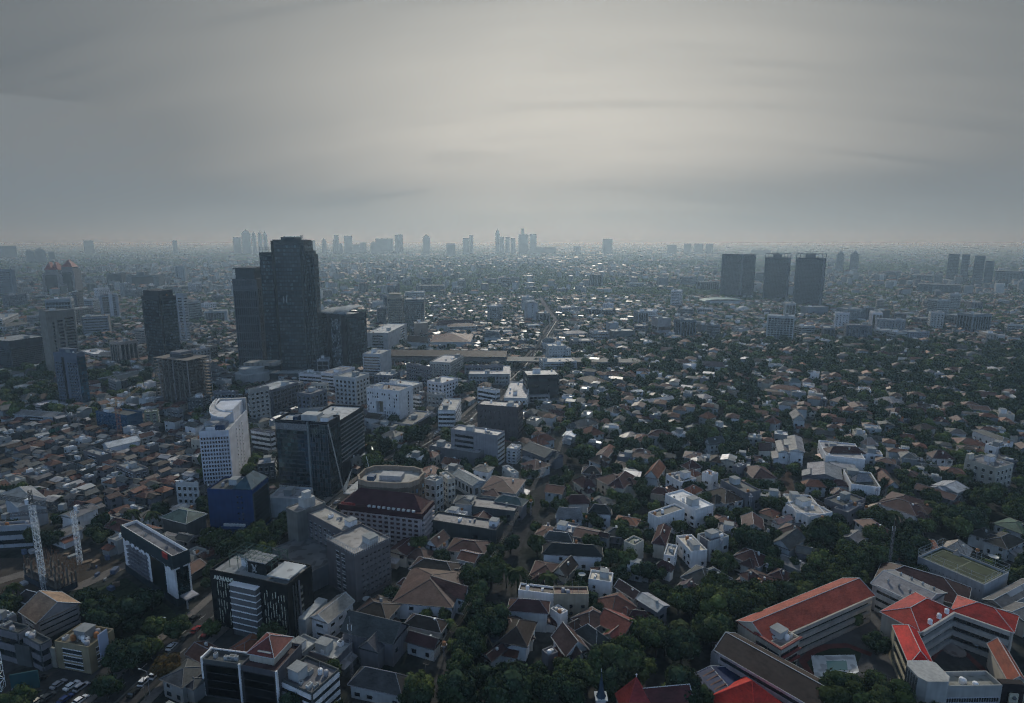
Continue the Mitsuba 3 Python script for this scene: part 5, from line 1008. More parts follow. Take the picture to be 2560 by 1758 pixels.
put('spire_tower', MB().box(q[0] - 1.3, q[0] + 1.3, q[1] - 1.3, q[1] + 1.3, 0, 9, (.42, .43, .44)).box(q[0] - 1.8, q[0] + 1.8, q[1] - 1.8, q[1] + 1.8, 9, 9.3, (.45, .46, .47)), 'm_wall', k)
put('spire', MB().lathe(q + Z * 9.3, [(1.5, 0), (.95, 1.2), (.75, 2.4), (.03, 8)], (.03, .05, .07), 8).tube(q + Z * 17, q + Z * 18.2, .06, WHITE, 4), 'm_tile', k)
k, P0, a, b, h = wing_block('blue_tent', 'M', (150, 1560), 14.0, (-60, 1300), 5, (.05, .05, .06), (.012, .025, .075), 'low shed covered with a dark blue tarpaulin roof', 'shed', 'gable', 2.0)
st = MB()
for i in range(7): st.slab([P0 + b * (.1 + .13 * i) + Z * (h + .1) + a * .02, P0 + b * (.13 + .13 * i) + Z * (h + .1) + a * .02, P0 + b * (.13 + .13 * i) + Z * (h + 2.2) + a * .5, P0 + b * (.1 + .13 * i) + Z * (h + 2.2) + a * .5], .05, (.09, .045, .035))
put('tarp_stripe', st, 'm_tile', k)

# ------------------------------------------------------------------ grounds: roads, courtyards, pool
ROADS = []
def ribbon(name, c, pts, width, z, col, mat='m_road', label=None, kind='structure', clear=2.0):
    P = [at(*px(c, p)) if c else vec(*p, 0) for p in pts]
    line = sg.LineString([p[:2] for p in P]); line = sg.LineString([line.interpolate(t, True).coords[0] for t in np.linspace(0, 1, max(2, int(line.length / 6)))])
    poly = line.buffer(width / 2, cap_style=2, join_style=1)
    m = trimesh.creation.extrude_polygon(poly, .05, engine='earcut')
    k = put(name, MB().add(np.array(m.vertices) + Z * (z - .05), m.faces, col), mat)
    labels[k] = {'label': label, 'kind': kind} if label else {'kind': kind}
    FOOT.append((line.buffer(width / 2 + clear, cap_style=2), 'road')); ROADS.append((line, width))
    return k, line
def patch(name, c, pts, z, col, mat, label, block=True, kind='structure'):
    poly = [tuple(at(*px(c, p))[:2]) for p in pts]
    poly = list(sg.Polygon(poly).buffer(0).convex_hull.exterior.coords)[:-1] if not sg.Polygon(poly).is_valid else poly
    k = put(name, MB().prism(poly, z - .06, z, col), mat); labels[k] = {'label': label, 'kind': kind}
    if block: FOOT.append((sg.Polygon(poly).convex_hull, 'patch'))
    return k
ASP, PAVE = (.055, .057, .06), (.17, .16, .15)
rk, avenue = ribbon('road', 'W', [(215, 1640), (330, 1532), (420, 1452), (490, 1395), (560, 1325), (640, 1250), (715, 1190), (800, 1120), (880, 1060), (1000, 988), (1065, 955), (1140, 880), (1190, 832), (1228, 790), (1240, 765), (1262, 730)], 13, .03, ASP, clear=.3, label='asphalt avenue running up past the hotels into the sunlit distance')
for off, nm in ((9.2, 'pavement'), (-9.2, 'pavement')):
    side = avenue.parallel_offset(abs(off), 'left' if off > 0 else 'right'); poly = side.buffer(1.7, cap_style=2)
    m = trimesh.creation.extrude_polygon(poly if poly.geom_type == 'Polygon' else max(poly.geoms, key=lambda g: g.area), .15, engine='earcut')
    k = put(nm, MB().add(np.array(m.vertices), m.faces, PAVE), 'm_road'); labels[k] = {'label': 'worn pavement along the avenue', 'kind': 'structure'}
md = MB()
for s in np.arange(4, avenue.length, 9):
    p, q = avenue.interpolate(s), avenue.interpolate(s + 3); d = unit(vec(q.x - p.x, q.y - p.y, 0)); n = vec(-d[1], d[0], 0); o = vec(p.x, p.y, .034)
    for u in (-3.6, 3.6): md.para(o + n * u, d * 3, n * .18, Z * .004, (.45, .45, .43))
    md.para(o - n * .35, d * 9, n * .7, Z * .16, (.13, .13, .12))
put('road_marking', md, 'm_trim', None, 'structure')
ribbon('lane', 'W', [(955, 1620), (1010, 1535), (1062, 1470), (1098, 1400), (1140, 1300), (1188, 1205), (1235, 1115), (1275, 1062), (1296, 1000), (1310, 940)], 5.2, .03, (.06, .06, .06), clear=-.6, label='narrow lane between walled villas and trees')
ribbon('side_street', 'W', [(1798, 1170), (1796, 1130), (1786, 1090), (1782, 1062), (1800, 1010), (1830, 960)], 6, .03, (.08, .065, .06), clear=0, label='reddish side street among villas')
ribbon('site_road', 'W', [(-40, 1330), (60, 1300), (160, 1340), (230, 1308), (300, 1275)], 6, .03, (.15, .135, .12), label='dusty access road of the building site')
ribbon('cross_street', 'W', [(330, 1532), (240, 1500), (120, 1545), (-60, 1580)], 9, .028, ASP, label='dark cross street with parked cars')
ribbon('sunlit_street', 'W', [(1262, 730), (1240, 700), (1225, 675)], 10, .03, (.16, .15, .14), label='pale sunlit street end among distant roofs')
patch('building_site', 'I', [(-60, 560), (300, 560), (640, 480), (880, 590), (620, 720), (450, 830), (300, 800), (-60, 900)],   .02, (.065, .058, .05), 'm_road', 'bare earth of the building site')
patch('vacant_lot', 'I', [(560, 830), (900, 700), (1240, 930), (1280, 1010), (1100, 1130), (830, 1130), (640, 1000), (560, 960)], .02, (.035, .05, .03), 'm_grass', 'overgrown vacant lot', True)
patch('school_yard', 'M', [(690, 1020), (1200, 820), (1400, 830), (1400, 930), (1510, 1240), (1400, 1400), (800, 1330), (640, 1250)], .02, (.10, .10, .105), 'm_road', 'grey paved school yard')
patch('lawn', 'M', [(755, 1200), (820, 1130), (930, 1085), (1060, 1080), (1160, 1130), (1120, 1240), (820, 1300)], .04, (.035, .05, .03), 'm_grass', 'small curved lawn round the pool')
ribbon('red_path', 'M', [(800, 1295), (740, 1230), (735, 1180), (800, 1120), (920, 1078), (1050, 1070), (1150, 1110), (1230, 1140)], 2.4, .07, (.15, .055, .05), label='curved red brick path in the school yard')
patch('pool_deck', 'M', [(795, 1145), (1110, 1140), (1140, 1260), (1010, 1340), (830, 1335)],   .07, (.80, .82, .83), 'm_flat', 'white pool deck in the school yard')
k = patch('pool_water', 'M', [(905, 1185), (1050, 1183), (1060, 1250), (915, 1255)], .09, (.20, .36, .33), 'm_water', 'pale green pool water')
patch('courtyard', 'M', [(1580, 1010), (1800, 850), (2090, 1000), (2080, 1250), (1700, 1200)], .02, (.06, .055, .055), 'm_road', 'shaded brick courtyard inside the school')
for c, r0, lab in (((1820, 1110), 3.6, 'round pale stage in the school courtyard'), ((1345, 865), 3.0, 'oval planter bed on the school forecourt')):
    q = at(*px('M', c)); k = put('round_plinth', MB().lathe(q, [(r0, 0), (r0, .35), (r0 * .8, .36), (r0 * .8, .5), (.02, .5)], (.30, .26, .23), 28), 'm_flat'); tag(k, lab, 'plinth')
ribbon('red_path', 'M', [(1640, 1190), (1720, 1080), (1800, 1050), (1880, 1080), (1930, 1160), (2040, 1260)], 2.0, .06, (.13, .05, .045), label='curved red path in the inner courtyard')
q = at(*px('M', (1985, 1100))); k = key('garden_kiosk'); put('wall', MB().box(q[0] - 1.2, q[0] + 1.2, q[1] - 1.2, q[1] + 1.2, 0, 3, GREY), 'm_wall', k); put('roof', MB().box(q[0] - 2.6, q[0] + 2.6, q[1] - 2.4, q[1] + 2.4, 3, 3.3, (.38, .42, .45)).box(q[0] - 1.2, q[0] + .8, q[1] - 1, q[1] + 1, 3.3, 4.4, GLASS), 'm_flat', k); tag(k, 'small kiosk with a pale flat canopy in the inner courtyard', 'kiosk'); FOOT.append((sg.Point(q[0], q[1]).buffer(4), 'building'))

FOOT.append((sg.Polygon([tuple(at(*px('M', p))[:2]) for p in [(300, 1150), (480, 1045), (1240, 690), (1800, 750), (2260, 950), (2340, 1300), (2200, 1500), (800, 1500)]]).convex_hull, 'patch'))     # nothing scattered inside the school
# ------------------------------------------------------------------ station with a long brown roof
P0, a, b, h = solve('G', (395, 322), (1500, 335), 26.0, 13.0); k = key('train_station')
put('platform_deck', MB().para(P0 - unit(a) * 10 + Z * 7, a + unit(a) * 160, b, Z * 1.4, (.16, .155, .15)), 'm_wall', k)
ps = MB()
for s in np.linspace(0, 1.05, 26): ps.para(P0 + a * s, unit(a) * 1.5, unit(b) * 1.5, Z * 7, (.2, .19, .18)).para(P0 + a * s + b - unit(b) * 1.5, unit(a) * 1.5, unit(b) * 1.5, Z * 7, (.2, .19, .18))
put('viaduct_pier', ps, 'm_wall', k, 'stuff')
put('wall', MB().para(P0 + unit(b) * 2 + Z * 8.4, a, b - unit(b) * 4, Z * 4, (.17, .16, .15)), 'm_wall', k)
mt, mf = MB(), MB(); roof_sheet(mt, mf, P0, a, b, 13, 4.5, 'gable', (.045, .028, .024), 1, (.16, .15, .14)); rk = put('roof', mt, 'm_tile', k); put('ridge_cap', mf, 'm_trim', rk)
tag(k, 'railway station under one very long brown roof on a viaduct', 'railway station'); keep(P0, a, b, 4); MARK.append(('long station roof', P0 + a / 2))
ribbon('rail_viaduct', 'G', [(1500, 330), (1700, 322), (1900, 318)], 14, 8, (.022, .022, .024), label='dark railway viaduct beyond the station')
for c, typ, near, R_, L_, col, lab in (('C', 'hip', (690, 915), (700, 905), (330, 925), MAROON, 'broad maroon-roofed hall in front of the white banded school wing'), ('G', 'hip', (1180, 200), (1205, 175), (810, 200), (.10, .05, .042), 'large red brown hipped hall behind the station'), ('G', 'gable', (800, 210), (815, 200), (610, 195), (.13, .08, .06), 'pointed brown roofs beside the cream cubic block'), ('G', 'hip', (1450, 160), (1460, 150), (1310, 155), DGREY, 'black-hatted white pavilion in the trees behind the station')):
    B('old_hall', c, near, R_, L_, PALE, lab, 'hall', None, h=9, rtype=typ, roof=col, rise=8)
# domed rotunda
q = at(*px('C', (1347, 1185))); k = key('domed_rotunda')
put('drum', MB().lathe(q, [(11.5, 0), (11.5, 3), (8.6, 3), (8.6, 15)], (.42, .44, .45), 16).lathe(q + Z * 15, [(9, 0), (9, .8), (7, .8)], WHITE, 16), 'm_wall', k)
put('dome', MB().lathe(q + Z * 15.6, [(8, 0), (7.6, 2.4), (6, 4.8), (3.4, 6.4), (.8, 7), (.3, 8.5)], (.10, .12, .13), 20), 'm_tile', k)
put('window_pane', (lambda m: [m.tube(q + vec(8.5 * math.cos(t), 8.5 * math.sin(t), 6), q + vec(8.5 * math.cos(t), 8.5 * math.sin(t), 12), .6, GLASS, 6) for t in np.linspace(0, 6.28, 13)] and m)(MB()), 'm_glass', k)
tag(k, 'white rotunda with a dark dome near the viaduct', 'church'); FOOT.append((sg.Point(q[0], q[1]).buffer(14), 'building')); MARK.append(('domed rotunda', q))

# ------------------------------------------------------------------ lower left: shops, site, cranes
def lattice(m, p0, p1, w, col, step=None, r=.065):
    """square lattice boom between two points"""
    d = unit(p1 - p0); L = np.linalg.norm(p1 - p0); s = unit(np.cross(d, Z) if abs(d[2]) < .8 else vec(1, .3, 0)); t = np.cross(d, s); step = step or w * 1.1; n = max(2, int(L / step))
    cs = [s + t, s - t, -s - t, -s + t]
    for c in cs: m.tube(p0 + c * w / 2, p1 + c * w / 2, r * 1.5, col, 4)
    for i in range(n):
        for j in range(4):
            u, v = cs[j], cs[(j + 1) % 4]; f0, f1 = (i, i + 1) if (i + j) % 2 else (i + 1, i)
            m.tube(p0 + d * L * f0 / n + u * w / 2, p0 + d * L * f1 / n + v * w / 2, r, col, 3)
            m.tube(p0 + d * L * i / n + u * w / 2, p0 + d * L * i / n + v * w / 2, r, col, 3)
def crane(foot, height, jib_dir, jib, counter, col, jcol, label, luff=0.0, mw=1.6):
    k = key('tower_crane'); top = foot + Z * height
    m = MB(); lattice(m, foot, top, mw, col); put('mast', m, 'm_trim', k)
    d = unit(vec(*jib_dir, 0)); dj = unit(d + Z * luff)
    m = MB(); lattice(m, top + Z * 1.2, top + Z * 1.2 + dj * jib, 1.3, jcol, 1.8, .07); put('jib', m, 'm_trim', k)
    m = MB(); lattice(m, top + Z * 1.2, top + Z * 1.2 - d * counter, 1.3, jcol, 1.8, .07); ck = put('counter_jib', m, 'm_trim', k)
    put('counterweight', MB().para(top - d * counter + vec(-1, -1, 0), vec(2, 0, 0), vec(0, 2, 0), Z * 2.2, CONC), 'm_wall', ck)
    put('cab', MB().para(top + d * 1.5 - vec(.8, .8, 0), vec(1.6, 0, 0), vec(0, 1.6, 0), Z * 2.2, WHITE), 'm_trim', k)
    ap = top + Z * 6; m = MB(); lattice(m, top + Z * 1, ap, 1.0, jcol, 1.5, .07)
    m.tube(ap, top + Z * 1.2 + dj * jib * .7, .06, jcol, 3).tube(ap, top + Z * 1.2 - d * counter, .06, jcol, 3); put('apex_frame', m, 'm_trim', k)
    tag(k, label, 'crane'); return k
CW = (.85, .87, .88)
f = at(*px('I', (322, 795))); crane(f, 37.5, (-.93, .25), 26, 16, CW, (.05, .055, .06), 'tall white lattice tower crane with a dark jib at the building site')
f = at(*px('I', (575, 600))); crane(f, 25, (.95, .3), 6, 24, CW, (.06, .065, .07), 'shorter white lattice tower crane farther back on the building site')
f = at(*px('I', (-8, 1500))); crane(f, 26, (-1, .2), 12, 6, CW, CW, 'white lattice mast cut by the edge of the picture', 0, 2.6)
f = at(*px('E', (1400, 900))); crane(f, 23, (.9, .42), 20, 7, (.28, .10, .05), (.42, .27, .12), 'orange luffing crane beside the blue hoarding', .75, 2.2)
k = key('half_built_frame'); r = rnd(77); sl = MB()
for (p, q, L_) in (((200, 640), (520, 690), 16.0),):
    P0, a, b, h = solve('I', (395, 735), (540, 640), (165, 625), 6)
    for z in (3.0, 6.2): put_box('floor_slab', P0 + Z * z, a, b, Z * .3, (.14, .12, .10), 'm_wall', k)
    for i in range(6):
        for j in range(5):
            put_box('column', P0 + a * (i / 5) * .97 + b * (j / 4) * .97, unit(a) * .5, unit(b) * .5, Z * (6.2 + r.uniform(1, 4.5)), (.16, .14, .12), 'm_wall', k)
    fm = MB()
    for i in range(300):
        q = P0 + a * r.uniform(0, 1.6) + b * r.uniform(-.1, 1.1) + Z * 6.3; fm.tube(q, q + vec(r.uniform(-.2, .2), r.uniform(-.2, .2), r.uniform(1.5, 4.5)), .05, (.16, .09, .06), 3)
    put('rebar', fm, 'm_trim', k, 'stuff')
    hb = MB(); F_ = faces(P0, a, b, 3)
    for f_ in 'RL': o, e, n, L = F_[f_]; hb.para(o, e * L, n * .1, Z * 2.6, (.03, .045, .055))
    put('hoarding', hb, 'm_wall', k)
tag(k, 'half-built concrete frame with rusty rebar at the foot of the cranes', 'construction frame'); keep(P0, a * 1.5, b, 2); MARK.append(('half-built frame', P0 + a / 2 + b / 2))
for i in range(26):
    q = at(*px('I', (r.uniform(180, 860), r.uniform(520, 800)))); w = r.uniform(1, 4); ang = r.uniform(0, 3)
    k = put('site_material', MB().para(q, vec(math.cos(ang), math.sin(ang), 0) * w, vec(-math.sin(ang), math.cos(ang), 0) * w * .6, Z * r.uniform(.4, 2.2), r.choice((CONC, (.2, .15, .1), (.45, .45, .45), (.1, .13, .2), DBROWN))), 'm_wall')
    AUTO.append((k, 'building material', r.choice(('stack of building material', 'heap of formwork', 'pallet of site goods', 'site box')) + ' on bare earth', q))
k, P0, a, b, h = B('tile_roof_block', 'I', (268, 1020, 1155), (562, 885), (148, 958), (.34, .33, .32), 'three-storey block with a speckled brown tile roof and brown wall bands', 'apartment block', dict(R=W('band', 3, 5, (.36, .34, .33), hh=.3), L=W('win', 3, 4)), 'speckled-roof block', rtype='gable', roof=(.26, .17, .11), rise=4.5)
k, P0, a, b, h = B('shop_block', 'I', (632, 1215, 1390), (815, 1080), (392, 1170), (.27, .22, .15), 'cream corner shop block with a stained cluttered roof and a pale blue hoarding', 'shop house', dict(L={**W('win', 3, 4), 'w': .6}, R=W('win', 3, 4)), 'stained cream shop', roof=(.16, .14, .11), n=16)
put('billboard', MB().para(P0 + a * .30 - unit(b) * 1.2 + Z * 3, a * .35, unit(b) * .3, Z * 9.5, (.36, .43, .55)), 'm_trim', k)
B('cream_annex', 'I', (388, 1225, 1345), (400, 1215), (232, 1190), (.33, .30, .25), 'cream annex with a row of slot windows beside the cream corner shop block', 'annex', dict(L=W('win', 2, 2)), roof=GREY)
B('dark_shop', 'I', (210, 1215, 1340), (232, 1190), (105, 1195), DGREY, 'narrow dark shop with a bright metal lid', 'shop house', None, roof=WHITE)
for near, R_, L_, h_, col, lab in (((130, 1110), (215, 1060), (-60, 1060), 11, DGREY, 'black flat-roofed shop row at the edge below the building site'), ((60, 1000), (75, 960), (-80, 960), 12, (.16, .18, .2), 'bluish flat block at the edge below the building site'), ((290, 1195), (320, 1130), (150, 1120), 9, DGREY, 'dark roof terrace with blue tanks')):
    B('shop_row', 'I', near, R_, L_, col, lab, 'shop house', W('band', 2, 4, GREY), h=h_, roof=DGREY, n=6)
B('terrace_hall', 'I', (235, 330, 470), (240, 300), (-120, 350), (.32, .34, .36), 'pale office with a flat terrace front near the cranes', 'office building', dict(L=W('band', 2, 8, (.36, .38, .4)), R=None), short='pale terrace office', roof=GREY, n=6)
wing_block('hip_hall', 'I', (130, 190), (325, 115), (30, 95), 13, (.36, .38, .4), (.20, .215, .225), 'hall with a pale grey hipped metal roof behind the cranes', 'hall', 'hip', 3)
wing_block('green_roof_house', 'I', (1330, 310), (1470, 270), (1160, 265), 9, (.09, .10, .10), (.075, .11, .10), 'large dark house with a green hipped roof and a lower green skirt', 'house', 'hip', 3)
wing_block('black_roof_hall', 'I', (300, 905), (400, 830), (110, 855), 7, (.1, .09, .09), (.028, .02, .02), 'low hall with a near-black hipped roof beside the speckled brown roof block', 'hall', 'hip', 3)
q = at(*px('I', (185, 1560))); k = key('billboard'); put('panel', MB().para(q + vec(-4, 0, 2), vec(7, 2.2, 0), vec(-.1, .3, 0), Z * 6, (.02, .075, .085)), 'm_trim', k); put('post', MB().tube(q, q + Z * 4, .25, GREY, 6).tube(q + vec(-3, -.9, 0), q + vec(-3, -.9, 4), .25, GREY, 6), 'm_trim', k); tag(k, 'teal billboard standing by the dark cross street', 'billboard')
# E crop blocks
for c, near, R_, L_, yb, col, st, lab, roof, rt in (
    ('E', (1262, 1020, 1108), (1620, 935), (1195, 990), 0, (.42, .44, .46), dict(R=W('fin', 1, 7, (.45, .47, .49), w=.96, g=(.40, .42, .44), mat='m_wall')), 'white corrugated hall with a white ridge roof', (.52, .53, .54), 'gable'),
    ('E', (1110, 605, 790), (1475, 660), 12.0, 0, (.028, .085, .14), dict(R=dict(k='win', f=5, b=9, w=.4, hh=.4, g=(.02, .06, .1), t=(.028, .085, .14))), 'bright blue hoarding block under the orange crane', DGREY, 'flat'),
    ('E', (622, 665, 745), 11.0, (165, 632), 0, (.38, .40, .42), dict(L=W('win', 2, 4)), 'long white two-storey ward with a grey roof', GREY, 'gable'),
    ('E', (592, 562, 625), (792, 512), (365, 525), 0, (.25, .26, .27), W('band', 2, 5), 'grey pavilion with a white flat roof round a maroon lantern', (.5, .52, .54), 'flat'),
    ('E', (1640, 910, 1000), (1790, 872), (1590, 880), 0, (.42, .42, .41), W('win', 2, 4), 'half-timbered white house with a maroon roof', MAROON, 'gable'),
    ('E', (1170, 1130, 1255), (1295, 1095), (968, 1065), 0, (.12, .125, .13), dict(L=W('win', 2, 3)), 'dark grey block with arched windows and a white corner strip', CONC, 'flat'),
    ('E', (1560, 1318, 1420), (1725, 1285), (1345, 1225), 0, (.20, .19, .18), W('win', 2, 4), 'stepped peach terrace house among kampung roofs', CONC, 'flat'),
    ('E', (1675, 620, 790), (1828, 605), (1622, 600), 0, (.22, .24, .17), W('win', 4, 4), 'light green apartment house with a pale end wall', (.5, .5, .48), 'flat'),
    ('E', (1345, 265, 420), (1405, 230), (1255, 225), 0, (.20, .22, .24), dict(L=W('band', 4, 6, (.24, .26, .28))), 'slim grey block before the long dark shed', ZINC, 'flat'),
    ('E', (1500, 345, 430), (1690, 330), (1440, 330), 0, (.42, .43, .44), W('grid', 2, 3, (.45, .46, .47)), 'white villa with square windows under the unfinished concrete frame', CONC, 'flat'),
    ('E', (2070, 600, 740), (2130, 590), (1940, 575), 0, (.16, .17, .18), W('win', 3, 4), 'grey cubic house by the dusty lane', CONC, 'flat'),
    ('E', (310, 290, 380), (560, 250), (290, 280), 0, (.38, .40, .41), W('win', 2, 4), 'white house with a brown hipped roof at the foot of the slim beige tower', DBROWN, 'hip'),
    ('E', (1420, 240, 330), (1750, 160), 30.0, 0, (.07, .08, .09), None, 'long dark shed with a sloped grey roof', (.10, .11, .115), 'gable')):
    B('city_block', c, near, R_, L_, col, lab, 'building', st, roof=roof, rtype=rt, rise=2.4, n=4 if rt == 'flat' else 0)
for pts, lab in (([(565, 855), (720, 822), (820, 800), (925, 790)], 'green safety net along the back of the building pit'), ([(270, 915), (460, 945)], 'short green safety net near the dark sheds'), ([(1430, 845), (1500, 880), (1570, 860)], 'crumpled green safety net below the blue hoarding')):
    k = key('safety_net'); m = MB(); P = [at(*px('E', p)) for p in pts]; r = rnd(len(pts))
    for p, q in zip(P, P[1:]):
        n = 6
        for i in range(n):
            a0, a1 = p + (q - p) * i / n, p + (q - p) * (i + 1) / n
            m.quad(a0, a1, a1 + Z * r.uniform(2.5, 3.5), a0 + Z * r.uniform(2.5, 3.5), (.03, .15, .11)); m.tube(a0, a0 + Z * 3.4, .06, STEEL, 4)
    put('net', m, 'm_trim', k); tag(k, lab, 'safety net')
